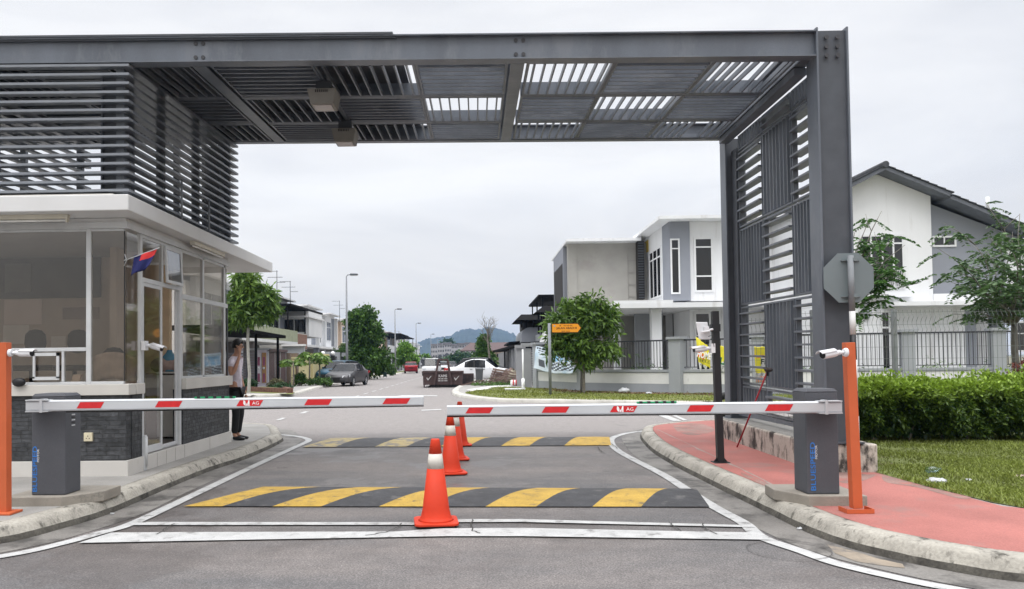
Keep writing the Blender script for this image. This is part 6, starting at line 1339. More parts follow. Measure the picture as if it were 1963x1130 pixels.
Rs = [(56, 67, 7.0, 'terrace house with rounded grey balcony and dark canopy behind the grey gate pillars', dict(porch=4.6, wall=GREYW, balcony=GREYP, roofcan=1, dark=1)), (67.1, 78, 6.6, 'terrace house next to the rounded grey balcony', dict(porch=4.0, wall=GREYW, dark=1)), (78.1, 92, 6.4, 'cream terrace house with small stepped roofs', dict(porch=3.6, wall=BEIGE)), (92.1, 108, 6.3, 'cream terrace house behind the dark conical tree', dict(porch=3.6, wall=BEIGE)), (108.1, 130, 6.3, 'distant cream terrace house on the right side', dict(porch=3.6, wall=WHITEP))]
for y0, y1, zr, lab, stl in Rs: terrace(9.3, -1, y0, y1, zr, lab, stl, GR_)
# roof antennas
for k, (px, py, Y, hh) in enumerate([(531, 575, 60, 2.3), (556.5, 590, 66, 2.3), (728, 660, 125, 3.0), (765, 662, 140, 2.6), (651, 612, 92, 2.2)]):
    c = P(px, py, Y); t = thing('television_antenna', (c.x, c.y, 6.5), ['tall television antenna above the lime balcony house', 'television antenna above the brick balcony house', 'television antenna on the light grey flat roof', 'small television antenna beyond the light grey roof', 'television antenna on the beige house behind the first lamp'][k], 'television antenna', 'roof antennas')
    b = MB(); b.tube([(c.x, c.y, 6.3), (c.x, c.y, c.z+hh)], .03, STEEL2, 6); b.build('mast', t); b = MB()
    for j, (dz_, a0, a1) in enumerate([(0, -1.2, .1), (-.6, -1.0, .6), (-1.1, .05, .9)]): b.bar((c.x+a0*.75, c.y, c.z+hh-.05+dz_*.8), (c.x+a1*.75, c.y, c.z+hh-.05+dz_*.8), .035, .035, STEEL2)
    b.build('dipoles', t)
# ---- left boundary (seen past the guardhouse)
def wallbox(par, name, a, c, z0, z1, th, mat):
    a = Vector((a[0], a[1], 0)); c = Vector((c[0], c[1], 0)); u = (c-a).normalized(); n = Vector((-u.y, u.x, 0))*th/2; k = [a-n, c-n, c+n, a+n]; return MB().hexa([(p.x, p.y, z0) for p in k]+[(p.x, p.y, z1) for p in k], mat).build(name, par)
LA, LB_, LC, LD, LE = tuple(G(452, 744, .12))[:2], tuple(G(494, 742, .12))[:2], tuple(G(549, 739, .12))[:2], tuple(G(628, 731, .12))[:2], (-10.4, 56)
SLG = pm('slat_gate_grey', (.15, .145, .165), .6); 
t = thing('slatted_fence', (LA[0]-1.5, LA[1], .12), 'grey fence of level slats left of the white post box pillar', 'fence'); LA2 = (LA[0]-3, LA[1]-.3)
a = Vector((LA2[0], LA2[1], 0)); c = Vector((LB_[0], LB_[1], 0))
for i in range(12): z = .30+i*.155; wallbox(t, 'slat', a, c, z, z+.085, .05, SLG)
for k in (.15, .5, .85): p = a.lerp(c, k); MB().box(p.x-.05, p.x+.05, p.y+.04, p.y+.12, .1, 2.2, SLG).build('post', t)
t = thing('letterbox_pillar', (LB_[0], LB_[1], .12), 'pale lilac gate pillar with two letter boxes', 'gate pillar'); x, y = LB_
MB().box(x-.04, x+.56, y-.1, y+.4, .1, 2.25, pm('lilac_paint', (.48, .45, .52), .8)).build('pillar', t); MB().box(x-.6, x+.66, y-.2, y+.5, 2.251, 2.36, GREYW).build('cap', t)
for i, (dx, cc_) in enumerate([(.0, pm('letterbox_white', (.5, .48, .52), .5)), (.30, pm('letterbox_orange', (.30, .17, .07), .5))]):
    o = MB().box(x+dx, x+dx+.24, y-.16, y-.101, .35, 2.1, cc_).build('panel', t); b = MB()
    for zz in (.4, 1.35): b.box(x+dx+.05, x+dx+.18, y-.17, y-.161, zz, zz+.5, pm('panel_maroon', (.20, .05, .10), .5))
    b.sphere((x+dx+.12, y-.22, 1.2), .07, ALU, 8, 6); b.build('letterbox', o)
t = thing('brown_gate', ((LB_[0]+LC[0])/2+.5, LC[1], .12), 'tall brown slatted gate with white stripes beside the letter boxes', 'gate'); BRG = pm('brown_gate_paint', (.11, .075, .075), .6, .2, 8, stain=(.17, .12, .12), sscale=12, sthr=.5)
a = Vector((LB_[0]+.6, LB_[1]+.1, 0)); c = Vector((LC[0], LC[1], 0)); wallbox(t, 'gate_leaf', a, c, .2, 2.15, .06, BRG)
for k in (.02, .36, .66, .98): p = a.lerp(c, k); MB().box(p.x-.025, p.x+.025, p.y-.09, p.y-.04, .25, 2.2, ALU).build('upright', t)
wallbox(t, 'top_rail', a, c, 2.151, 2.3, .2, BRG)
t = thing('yellow_wall', ((LC[0]+LD[0])/2, (LC[1]+LD[1])/2, .12), 'pale yellow boundary wall with brown posts behind the papaya plants', 'boundary wall'); YW = pm('pale_yellow_paint', (.50, .44, .24), .85, .1, 2)
wallbox(t, 'wall', LC, LD, .1, 1.75, .2, YW); wallbox(t, 'coping', LC, LD, 1.751, 1.85, .3, YW)
for k in (0.02, .18, .55, .97): p = Vector((*LC, 0)).lerp(Vector((*LD, 0)), k); MB().box(p.x-.2, p.x+.2, p.y-.2, p.y+.2, .1, 2.1, pm('brown_post', (.16, .12, .09), .8) if k < .3 else YW).build('pillar', t)
t = thing('globe_gateposts', (LD[0], LD[1]+1, .12), 'dark gateposts with white globe lamps behind the blue car', 'gatepost')
for px in (618, 637):
    p = P(px, 690, LD[1]+.5+(px-618)*.1); MB().box(p.x-.17, p.x+.17, p.y-.17, p.y+.17, .1, P(px, 682, p.y).z, BLACK).build('post', t); g_ = MB(); g_.sphere(P(px+1, 678, p.y), .17, pm('globe_white', (.75, .75, .74), .35), 14, 10); g_.build('globe', t)
t = thing('carport_canopy', (-13, 42, .12), 'dark flat carport canopy behind the slim tree and the talking man', 'canopy')
a = P(428, 629, 38.5); c = P(548, 649, 45); hh_ = Vector((0, 0, .17)); k4 = [a, c, c+Vector((-5, 3.5, .2)), a+Vector((-5, 4, .2))]; MB().hexa([tuple(k) for k in k4]+[tuple(k+hh_) for k in k4], DKROOF).build('roof', t)
for px, Y in ((475, 41.2), (490, 42), (532, 44.3)): p = P(px, 660, Y); MB().box(p.x-.06, p.x+.06, Y, Y+.12, .1, a.lerp(c, (Y-38.5)/6.5).z, DKROOF).build('post', t)
MB().box(-20, -14.6, 50, 50.2, .1, 2.9, pm('porch_back', (.14, .125, .12), .9)).build('porch_back', t); MB().box(P(541, 660, 52).x, P(583, 660, 52).x, 52, 52.3, .1, 2.62, GREYW).build('side_wall', t); MB().box(P(540, 660, 51.9).x, P(584, 660, 51.9).x, 51.8, 52.4, 2.621, 2.75, WHITEP).build('coping', t)
# verge walls further along the left
for k, (y0, y1) in enumerate([(58, 66), (66, 77), (88, 99), (100, 112), (118, 132), (133, 150), (151, 170)]):
    t = thing('gate_wall', (-11.3, (y0+y1)/2, .12), ['grey gate wall beside the big dark tree', 'grey gate wall behind the big dark tree', 'grey gate wall past the big dark tree', 'grey gate wall left of the red car', 'grey gate wall behind the red car', 'grey gate wall beyond the red car', 'farthest grey gate wall on the left'][k], 'gate wall', 'gate walls along the left verge')
    for a in (y0, (y0+y1)/2, y1-.6): MB().box(-11.6, -11.2, a, a+.55, .1, 2.3, GREYW).build('pillar', t)
    for a0, a1 in ((y0+.56, (y0+y1)/2-.01), ((y0+y1)/2+.56, y1-.61)):
        b = MB(); b.box(-11.42, -11.38, a0, a1, .3, .36, RAIL); b.box(-11.42, -11.38, a0, a1, 1.9, 1.96, RAIL); n = int((a1-a0)/.2)
        for i in range(n): yy = a0+(i+.5)*(a1-a0)/n; b.box(-11.41, -11.39, yy-.03, yy+.03, .361, 1.899, RAIL)
        b.build('gate', t)
t = thing('brick_planter', (P(530, 745, 39.5).x, 39.6, .12), 'low red brick planter in front of the letter boxes', 'planter'); RB = pm('red_brick', (.15, .075, .055), .85, .35, 9)
a = G(468, 750, .12); c = G(555, 754, .12); wallbox(t, 'brick_edge', a, c, .1, .34, .18, RB); c2 = c+Vector((-.8, 2.2, 0)); wallbox(t, 'brick_edge', c+Vector((.05, .12, 0)), c2, .1, .34, .18, RB)
pl = [tuple(a)[:2], tuple(c)[:2], tuple(c2)[:2], (a.x+.3, a.y+2)]; MB().slab([(x_, y_+.1) for x_, y_ in pl], .1, .27, GRASSB).build('soil', t)
VL = [tuple(G(*p, .124))[:2] for p in [(455, 752), (500, 754), (560, 756), (566, 752), (540, 747), (455, 745)]]; tag(MB().poly([(x_, y_, .124) for x_, y_ in VL], MATS['verge_turf']).build('verge_turf_left'), kind='structure')
tag(MB().poly([(-10.9, 60, .125), (-9.75, 60, .125), (-9.75, 130, .125), (-10.9, 130, .125)], MATS['verge_turf']).build('verge_turf_far'), kind='structure')

# ---- right side of the street: gate pillars, canopies
GP = pm('gate_pillar_grey', (.27, .275, .29), .8, .08, 2, stain=(.19, .19, .19), sscale=2, sthr=.6)
def pxbox(par, name, px0, px1, py_t, Y, dep, mat, z0=.1, zt=None): return MB().box(P(px0, 690, Y).x, P(px1, 690, Y).x, Y, Y+dep, z0, zt or P((px0+px1)/2, py_t, Y).z, mat).build(name, par)
t = thing('gate_pillars', (2.9, 38, .12), 'pair of tall grey gate pillars at the right street corner', 'gate pillars')
pxbox(t, 'pillar', 1004, 1019, 668, 38.6, .5, GP); pxbox(t, 'pillar', 990, 1001, 666, 41, .5, GP); pxbox(t, 'cap', 1000, 1022, 658, 38.5, .7, GP, P(1010, 665, 38.6).z+.001); pxbox(t, 'cap', 988, 1003, 662, 40.9, .7, GP, P(1000, 668, 41).z+.001)
b = MB(); 
for z in np.arange(.4, 1.9, .12): b.box(P(1019, 690, 38.7).x, P(1024, 690, 38.7).x, 38.7, 38.76, z, z+.05, ALU)
b.box(P(1020, 690, 38.78).x, P(1030, 690, 38.78).x, 38.78, 38.84, .2, 1.95, RAIL); b.build('louvre_gate', t)
for k in range(6):
    Y0 = 44+k*7.5; t = thing('gate_wall', (2.6, Y0, .12), ['grey gate wall bay nearest the woodpile', 'second grey gate wall bay behind the woodpile', 'third grey gate wall bay on the right side', 'fourth grey gate wall bay near the conical tree', 'fifth grey gate wall bay, mostly behind the conical tree', 'farthest grey gate wall bay on the right side'][k], 'gate wall', 'gate walls along the right side')
    for a in (0, 3.2): MB().box(2.3, 2.75, Y0+a, Y0+a+.5, .1, 2.25, GP).build('pillar', t)
    b = MB(); b.box(2.5, 2.56, Y0+.51, Y0+3.19, .2, 2.0, GP)
    for i in range(9): b.box(2.46, 2.499, Y0+.7+i*.27, Y0+.82+i*.27, .3, 1.9, DARKIN)
    b.build('gate', t)
t = thing('car_canopy', (4, 60, .12), 'black flat car canopy behind the grey gates', 'canopy'); a = P(945, 672, 60); c = P(1006, 660, 46)
MB().hexa([(c.x-.1, 46, c.z-.05), (c.x+2.5, 46, c.z+.1), (a.x+5, 62, a.z+.1), (a.x, 62, a.z-.15), (c.x-.1, 46, c.z+.10), (c.x+2.5, 46, c.z+.25), (a.x+5, 62, a.z+.25), (a.x, 62, a.z)], DKROOF).build('roof', t)
for x_, y_ in ((2.9, 47), (2.4, 54), (2.1, 61)): MB().box(x_, x_+.12, y_, y_+.12, .1, 2.35, DKROOF).build('post', t)
# upper pavilion: rounded grey balcony with black hipped canopy
t = thing('balcony_pavilion', (5.5, 57, 3.2), 'black hipped canopy on posts over a rounded grey balcony', 'canopy'); Yp = 54
gx0, gx1 = P(1000, 650, Yp).x, P(1045, 650, Yp).x; zb0, zb1 = P(1010, 656, Yp).z, P(1010, 628, Yp).z
b = MB(); pts = [(gx0, Yp, zb0), (gx1+2, Yp, zb0), (gx1+2, Yp, zb1)]+[(gx0+.55-.55*sin(a_), Yp, zb1-.6+.6*cos(a_)) for a_ in np.linspace(0, pi/2, 7)]; b.prism(pts, (0, .3, 0), GREYP); b.prism([(x_, y_+.31, z_) for x_, y_, z_ in pts], (0, 8, 0), GREYW); b.build('balcony_wall', t)
MB().box(gx0+.3, gx1+3, Yp+.32, Yp+8, 2.6, zb0, GREYW).build('lower_wall', t)
MB().box(P(1008, 600, Yp).x, gx1+3, Yp+3, Yp+8, zb1-.01, P(1010, 606, Yp).z, DARKIN).build('dark_room', t)
for (pa, pb, pc_, top_) in ((988, 1045, 614, 602),):
    a = P(pa, pc_, Yp-.5); c = P(pb+25, pc_-2, Yp-.5); ht = P(998, top_, Yp-.5).z
    MB().hexa([(a.x, Yp-.6, a.z), (c.x, Yp-.6, a.z), (c.x, Yp+6, a.z), (a.x, Yp+6, a.z), (a.x+.45, Yp+.3, ht), (c.x, Yp+.3, ht), (c.x, Yp+5, ht), (a.x+.45, Yp+5, ht)], DKROOF).build('canopy', t)
    for px in (999, 1008, 1022, 1036): x_ = P(px, 600, Yp).x; MB().box(x_-.05, x_+.05, Yp-.3, Yp-.2, zb1-.02, a.z+.001, DKROOF).build('post', t)
a = P(1025, 594, 50); t = thing('upper_canopy', (a.x+1, 50, 3), 'second black hipped canopy partly behind the round street tree', 'canopy')
MB().hexa([(a.x, 49.6, a.z-.2), (a.x+4, 49.6, a.z-.2), (a.x+4, 53, a.z-.2), (a.x, 53, a.z-.2), (a.x+.6, 50.4, a.z+.25), (a.x+4, 50.4, a.z+.25), (a.x+4, 52.5, a.z+.25), (a.x+.6, 52.5, a.z+.25)], DKROOF).build('canopy', t)
for px in (1032, 1038, 1042): x_ = P(px, 600, 50).x; MB().box(x_-.05, x_+.05, 49.9, 50.0, 3.2, a.z-.201, DKROOF).build('post', t)
MB().box(a.x+.3, a.x+4, 50.1, 53.9, .1, 3.19, GREYW).build('lower_wall', t)
MB().hexa([(a.x-.2, 44, P(1015, 660, 44).z), (a.x+4.5, 44, P(1015, 660, 44).z), (a.x+4.5, 49.5, 4.0), (a.x+.8, 49.5, 4.0), (a.x-.2, 44, P(1015, 656, 44).z), (a.x+4.5, 44, P(1015, 656, 44).z), (a.x+4.5, 49.5, 4.15), (a.x+.8, 49.5, 4.15)], pm('pale_awning', (.40, .40, .41), .6)).build('awning', t)
# ---- far things
t = thing('brown_roof_building', (4, 120, .1), 'building with low brown roof behind the bare tree', 'building'); a = P(912, 676, 120); c = P(985, 655, 120)
MB().box(a.x, c.x, 120, 130, .1, P(930, 672, 120).z, BEIGE).build('wall', t); MB().hexa([(a.x-2.5, 119, P(930, 672, 119).z), (c.x+1, 119, P(930, 672, 119).z), (c.x+1, 132, P(930, 672, 119).z), (a.x-2.5, 132, P(930, 672, 119).z), (a.x-.8, 125, c.z), (c.x+.4, 125, c.z), (c.x+.4, 126, c.z), (a.x-.8, 126, c.z)], pm('brown_roof', (.085, .055, .055), .8)).build('roof', t)
b = MB()
for i in range(6): x_ = a.x+.4+i*.95; b.box(x_, x_+.55, 119.96, 119.995, P(930, 679, 120).z-.5, P(930, 679, 120).z, DARKIN)
b.build('windows', t)
for k in range(7):
    Y0 = 420; px0 = 826+k*13; a = P(px0, 690, Y0); c = P(px0+12.6, 690, Y0); zt_ = P(px0, 662.5-(k % 3)*1.2, Y0).z
    t = thing('apartment_block', ((a.x+c.x)/2, Y0, .1), ['leftmost distant pale apartment block below the hill', 'second distant apartment block from the left below the hill', 'third distant apartment block from the left below the hill', 'middle distant apartment block below the hill', 'third distant apartment block from the right below the hill', 'second distant apartment block from the right below the hill', 'rightmost distant pale apartment block below the hill'][k], 'apartment block', 'row of distant apartment blocks')
    MB().box(a.x, c.x, Y0, Y0+12, -.2, zt_, pm('far_wall', (.34, .33, .34), .8, .1, .1)).build('wall', t); MB().box(a.x-.1, c.x+.05, Y0-.4, Y0+12.4, zt_+.001, zt_+.9, pm('far_roof', (.14, .13, .14), .8)).build('roof', t)
    b = MB()
    for f_ in range(3):
        for i in range(4): x_ = a.x+.4+i*.85; b.box(x_, x_+.45, Y0-.03, Y0-.001, zt_-1.6-f_*2.4, zt_-.5-f_*2.4, DARKIN)
    tag(b.build('windows', t), None, None, None, 'stuff')
for k, (px, py, r, Y0) in enumerate([(858, 656, 9, 440), (874, 664, 8, 445), (892, 665, 8, 450), (905, 668, 8, 440), (846, 668, 7, 440)]):
    tree(px, 680, Y0, ['tallest distant tree rising over the apartment blocks', 'distant tree behind the middle apartment block', 'distant tree behind the right apartment blocks', 'distant tree at the right end of the apartment blocks', 'distant tree at the left end of the apartment blocks'][k], [(px, py+4, r, r*.7)], 110, 8, 1.6, 1.0, LEAF_D, .3, seed=90+k, group='distant trees on the skyline')
for k, (px0, px1, py, Y0) in enumerate([(868, 885, 681, 300), (886, 908, 684, 290), (850, 864, 684, 310), (905, 920, 688, 280), (838, 850, 688, 270)]):
    a = P(px0, 700, Y0); c = P(px1, 700, Y0); zt_ = P(px0, py, Y0).z; t = thing('distant_house', ((a.x+c.x)/2, Y0, .1), ['distant gabled house left of centre below the apartment blocks', 'distant cream house under the apartment blocks, right of the gabled one', 'small distant house left of the gabled one', 'distant house nearest the dark conical tree', 'distant house nearest the van'][k], 'house', 'distant houses at the end of the street')
    MB().box(a.x, c.x, Y0, Y0+9, -.1, zt_, WHITEP if k % 2 else BEIGE).build('wall', t); xm = (a.x+c.x)/2; MB().prism([(a.x-.4, Y0-.3, zt_+.001), (c.x+.4, Y0-.3, zt_+.001), (xm, Y0-.3, zt_+1.6)], (0, 9.6, 0), RT).build('roof', t)
# hill
np.random.seed(2)
prof = [(690, 683), (745, 678), (790, 668), (806, 660), (815, 654), (828, 650), (850, 648), (866, 645), (876, 639), (888, 634), (900, 631.5), (915, 633), (930, 630), (943, 629), (955, 632), (968, 636), (980, 640), (990, 646), (1003, 652), (1030, 664), (1080, 676), (1140, 684)]
hy = 2100; nx_ = 180; ny_ = 9; xs_ = np.linspace(690, 1140, nx_); hp = np.interp(xs_, [p[0] for p in prof], [p[1] for p in prof])
vs = []
for j in range(ny_):
    v = j/(ny_-1)
    for i in range(nx_):
        top = P(xs_[i], hp[i], hy); f_ = sin(v*pi/2)**.8; r_ = np.random.uniform(-1, 1)*(3.2 if v > .1 else 0); base_y = hy-520*(1-v); vs.append((P(xs_[i], 690, hy).x*(1), base_y+np.random.uniform(-8, 8), -1+(top.z+1)*f_+r_*min(1, f_+.2)))
for j in range(1, 4):
    for i in range(nx_): top = P(xs_[i], hp[i], hy); vs.append((P(xs_[i], 690, hy).x, hy+j*170, max(-2, top.z*(1-j/3.0))))
nj = ny_+3; o = MB(); o.add(vs, [(j*nx_+i, j*nx_+i+1, (j+1)*nx_+i+1, (j+1)*nx_+i) for j in range(nj-1) for i in range(nx_-1)], pm('forest_hill', (.02, .030, .022), .95, .55, .03), True)
tag(o.build('hill', fix=False), kind='structure')
# ---- street lamps
def mklamp():
    t = proto('street_lamp', 'x', 'street lamp', 'street lamps along the left side of the street')
    LP = pm('lamp_post_grey', (.20, .21, .225), .5, .05, 4)
    MB().tube([(0, 0, -.1), (0, 0, 3), (0, 0, 8.3)], [.115, .10, .055], LP, 12).build('post', t); MB().box(-.2, .2, -.2, .2, .0, .03, LP).build('base', t); MB().tube([(0, 0, 8.28), (.08, 0, 8.42), (.35, 0, 8.46)], .04, LP, 8).build('bracket', t)
    b = MB(); b.hexa([(.3, -.14, 8.38), (.95, -.12, 8.40), (.95, .12, 8.40), (.3, .14, 8.38), (.33, -.12, 8.54), (.92, -.09, 8.52), (.92, .09, 8.52), (.33, .12, 8.54)], STEEL2); hd = b.build('lamp_head', t, bevel=.02); MB().box(.36, .86, -.09, .09, 8.355, 8.384, pm('lamp_glass', (.55, .56, .57), .2)).build('lens', hd); return t
lm = mklamp()
for k, (px, py, Y) in enumerate([(664, 527, 61.6), (757, 593, 97), (797.5, 620, 131), (826, 641, 172), (838.5, 651, 207), (848, 657, 245)]):
    o = lm if k == 0 else copy_tree(lm); c = P(px, py, Y); o.location = (c.x, Y, .1); sc_ = (c.z-.1)/8.45; o.scale = (sc_, sc_, sc_)
    o['label'] = ['nearest and tallest street lamp rising left of the big dark tree', 'second street lamp from the viewer, left of the bright green tree', 'third street lamp from the viewer, beside the red car', 'fourth street lamp from the viewer, above the white van', 'fifth street lamp from the viewer, near the hill', 'sixth and farthest street lamp before the hill'][k]
# ---- street name sign
t = thing('street_name_sign', G(1055, 759, .12), 'orange arrow shaped street name sign on a grey pole', 'street sign'); s0 = G(1055, 759, .12); st = P(1054.5, 620, s0.y)
MB().tube([(s0.x, s0.y, .1), (s0.x, s0.y, st.z)], .058, GALV, 12).build('pole', t)
a = P(1058, 622, s0.y); c = P(1113, 637, s0.y); OS = pm('sign_orange', (.72, .28, .01), .5, .04, 3); BRW = pm('sign_letter', (.05, .015, .005), .6); tipx = c.x; bodyx = P(1107, 630, s0.y).x
pl = MB(); yq = s0.y-.07
def board(mb, e, mat, y0, th): mb.prism([(a.x-e, y0, c.z-e), (bodyx+e*.6, y0, c.z-e), (tipx+e, y0, (a.z+c.z)/2), (bodyx+e*.6, y0, a.z+e), (a.x-e, y0, a.z+e)], (0, th, 0), mat)
board(pl, .022, BRW, yq+.001, .03); pb = pl.build('border_plate', t); pl = MB(); board(pl, 0, OS, yq-.004, .004); pb2 = pl.build('plate', t)
b = MB(); mx_ = (a.x+bodyx)/2+.04; hh = a.z-c.z; wd_ = bodyx-a.x
text(b, 'JALAN ABADI 8', (mx_+.02, yq-.004, (a.z+c.z)/2-.01), (1, 0, 0), (0, 0, 1), hh*.34, wd_*.80, BRW, bold=.015)
text(b, '8', (mx_-.22, yq-.004, a.z-hh*.2), (1, 0, 0), (0, 0, 1), hh*.15, .05, BRW, bold=.03); [b.add([(mx_+x0_, yq-.0075, c.z+hh*.08), (mx_+x0_+.022, yq-.0075, c.z+hh*.08), (mx_+x0_+.022, yq-.0075, c.z+hh*.16), (mx_+x0_, yq-.0075, c.z+hh*.16)], [(0, 1, 2, 3)], BRW) for x0_ in (-.17, -.14, -.11, -.08, -.05, .01, .04, .07, .10, .13)]
zj = a.z-hh*.2                                            # Jawi lettering drawn as strokes
for (x0_, x1_, d1) in ((-.10, .02, 1), (.05, .10, 0), (.13, .24, 1)):
    b.add([(mx_+x0_, yq-.0075, zj-.012), (mx_+x1_, yq-.0075, zj-.012), (mx_+x1_, yq-.0075, zj-.002), (mx_+x0_, yq-.0075, zj-.002)], [(0, 1, 2, 3)], BRW)
    for k in range(3): xx = mx_+x0_+(x1_-x0_)*(k+.5)/3; b.add([(xx, yq-.0075, zj-.002), (xx+.012, yq-.0075, zj-.002), (xx+.02, yq-.0075, zj+.03), (xx+.01, yq-.0075, zj+.03)], [(0, 1, 2, 3)], BRW)
    b.add([(mx_+(x0_+x1_)/2, yq-.0075, zj-.028), (mx_+(x0_+x1_)/2+.014, yq-.0075, zj-.028), (mx_+(x0_+x1_)/2+.014, yq-.0075, zj-.018), (mx_+(x0_+x1_)/2, yq-.0075, zj-.018)], [(0, 1, 2, 3)], BRW)
b.build('lettering', pb2); b = MB(); b.lathe([(.032, 0), (.032, .003)], (0, 0, 0), pm('crest_blue', (.2, .35, .45), .5), 14); b.v = [(a.x+.09+x_, yq-.005-z_, a.z-hh*.22+y_) for x_, y_, z_ in b.v]; b.build('crest', pb2)

# ---- banners
def cloth(name, c4, mat, label, cat, nx=24, nz=14, amp=.05, cut=None, sag=0, seed=0, extra=None, group=None):
    """c4: top-left, top-right, bottom-right, bottom-left; returns object; cells coloured by a function (u,v)->material or None"""
    random.seed(seed); tl, tr, br, bl = [Vector(p) for p in c4]; nm = (tr-tl).cross(bl-tl).normalized(); ph_ = [random.uniform(0, 6) for _ in range(4)]
    def pt(u, v): p = tl.lerp(tr, u).lerp(bl.lerp(br, u), v); p += nm*amp*(sin(u*11+v*3+ph_[0])+.6*sin(u*5-v*7+ph_[1])); p.z -= sag*sin(pi*u)*(.4+.6*v)+.01*sin(u*20+ph_[2]); return p
    b = MB()
    for j in range(nz):
        for i in range(nx):
            u, v = (i+.5)/nx, (j+.5)/nz; mt = mat(u, v) if callable(mat) else mat
            if mt is None: continue
            b.add([pt(i/nx, j/nz), pt((i+1)/nx, j/nz), pt((i+1)/nx, (j+1)/nz), pt(i/nx, (j+1)/nz)], [(0, 1, 2, 3)], mt, True)
    o = solo(b, name, label, cat, group); s_ = o.modifiers.new('s', 'SOLIDIFY'); s_.thickness = .006; return o, pt, nm
BW = pm('banner_white', (.60, .68, .74), .6, .08, 3, stain=(.42, .55, .66), sscale=1.5, sthr=.52); BB = pm('banner_blue', (.22, .42, .62), .6, .2, 3); BDK = pm('banner_dark', (.09, .10, .12), .6, .3, 6)
def bluecol(u, v):
    if (.04 < v < .12 and .03 < u < .4) or (.15 < v < .19 and .1 < u < .36) or (.24 < v < .27 and .08 < u < .42): return BDK if int(u*60) % 5 else BW
    if .52 < v < .82 and .14 < u < .28: return BDK
    if .52 < v < .9 and .38 < u < .98: return BDK if (int(u*19)+int(v*21)) % 3 else BW
    if .12 < v < .5 and .45 < u < .95: return BB if int(u*48) % 6 > 1 or v < .25 else BW
    return BW
A1 = P(1026, 664, 37.4); 
def on(px, py, Y): return P(px, py, Y)
ban, ptf, nm_ = cloth('banner', [on(1026, 664, 37.5), on(1102, 672, 33.6), on(1098, 716, 33.6), on(1024, 706, 37.5)], bluecol, 'pale blue and white cloth banner with pictures tied to the corner wall', 'banner', 60, 36, .03, sag=.12, seed=4)
b = MB()
for k, (s_, u, v, w_, h_) in enumerate([('LEBUHRAYA UTARA', .22, .09, .34, .07), ('Kawasan Taman', .24, .2, .28, .05), ('Perumahan', .24, .28, .26, .05), ('HARI KELUARGA', .68, .2, .46, .07)]):
    p = ptf(u, v); rr_ = (ptf(u+.05, v)-ptf(u-.05, v)).normalized()
YB = pm('banner_yellow', (.70, .62, .04), .6, .1, 4); OB = pm('banner_orange', (.75, .19, .04), .6, .1, 4); WB = pm('banner_pale', (.60, .60, .60), .6, .1, 4, stain=(.25, .25, .26), sscale=8, sthr=.5); KB = pm('banner_letter', (.03, .05, .03), .6)
yb_ = 28.4
def ycol(u, v):
    if v < .28+.28*u and v < .45: return YB if v > .04+.02*sin(u*9) or u < .3 else None
    if v < .56 and u < .5: return OB
    if v < .72: return YB
    if v > .9-.2*u+.1*sin(u*14): return None
    return WB
o, ptf, nm_ = cloth('banner', [on(1334, 646, yb_), on(1362, 664, yb_), on(1362, 722, yb_), on(1341, 712, yb_)], ycol, 'torn yellow and orange banner hanging left of the black pole', 'banner', 22, 30, .03, seed=8, group='torn yellow banners on the corner house railing')
b = MB(); text(b, 'HOME', on(1350, 681, yb_-.12), (1, 0, -.22), (.22, 0, 1), .26, .52, WLET, bold=.03); text(b, 'SELL', on(1351, 693, yb_-.12), (1, 0, -.3), (.3, 0, 1), .09, .40, KB); L1 = link_mesh(b.build('lettering', fix=False).data, 'lettering'); 
for ob in [x for x in C.objects if x.name.startswith('lettering') and x.parent is None and x is not L1]: bpy.data.objects.remove(ob)
L1.parent = o
o, ptf, nm_ = cloth('banner', [on(1373, 660, yb_), on(1396, 668, yb_), on(1396, 722, yb_), on(1374, 708, yb_)], lambda u, v: YB if v < .66+.1*sin(u*8) else (WB if v < .93-.1*u*sin(u*9) else None), 'torn yellow banner with green letters hanging right of the black pole', 'banner', 18, 26, .03, seed=9, group='torn yellow banners on the corner house railing')
b = MB(); text(b, 'ELL', on(1384, 692.5, yb_-.12), (1, 0, -.15), (.15, 0, 1), .26, .40, pm('banner_green', (.02, .16, .05), .6), bold=.04); L1 = b.build('lettering', fix=False); L1.parent = o
def mcol(u, v):
    if v < .22: return YB if v < .1 or u < .4 else WB
    if v < .3: return OB
    if v < .62: return YB if u < .22 else WB
    if v < .75: return YB
    return WB if v < .84 else (OB if int(u*30) % 2 else WB)
Ym = 14.4
o, ptf, nm_ = cloth('banner', [on(1446, 665, Ym), on(1500, 667, Ym), on(1500, 735, Ym), on(1448, 733, Ym)], mcol, 'yellow white and red banner seen through the steel side screen', 'banner', 30, 30, .015, seed=11)
b = MB(); text(b, 'FREE', on(1474, 695, Ym-.07), (1, 0, -.12), (.12, 0, 1), .10, .30, KB, bold=.03); L1 = b.build('lettering', fix=False); L1.parent = o

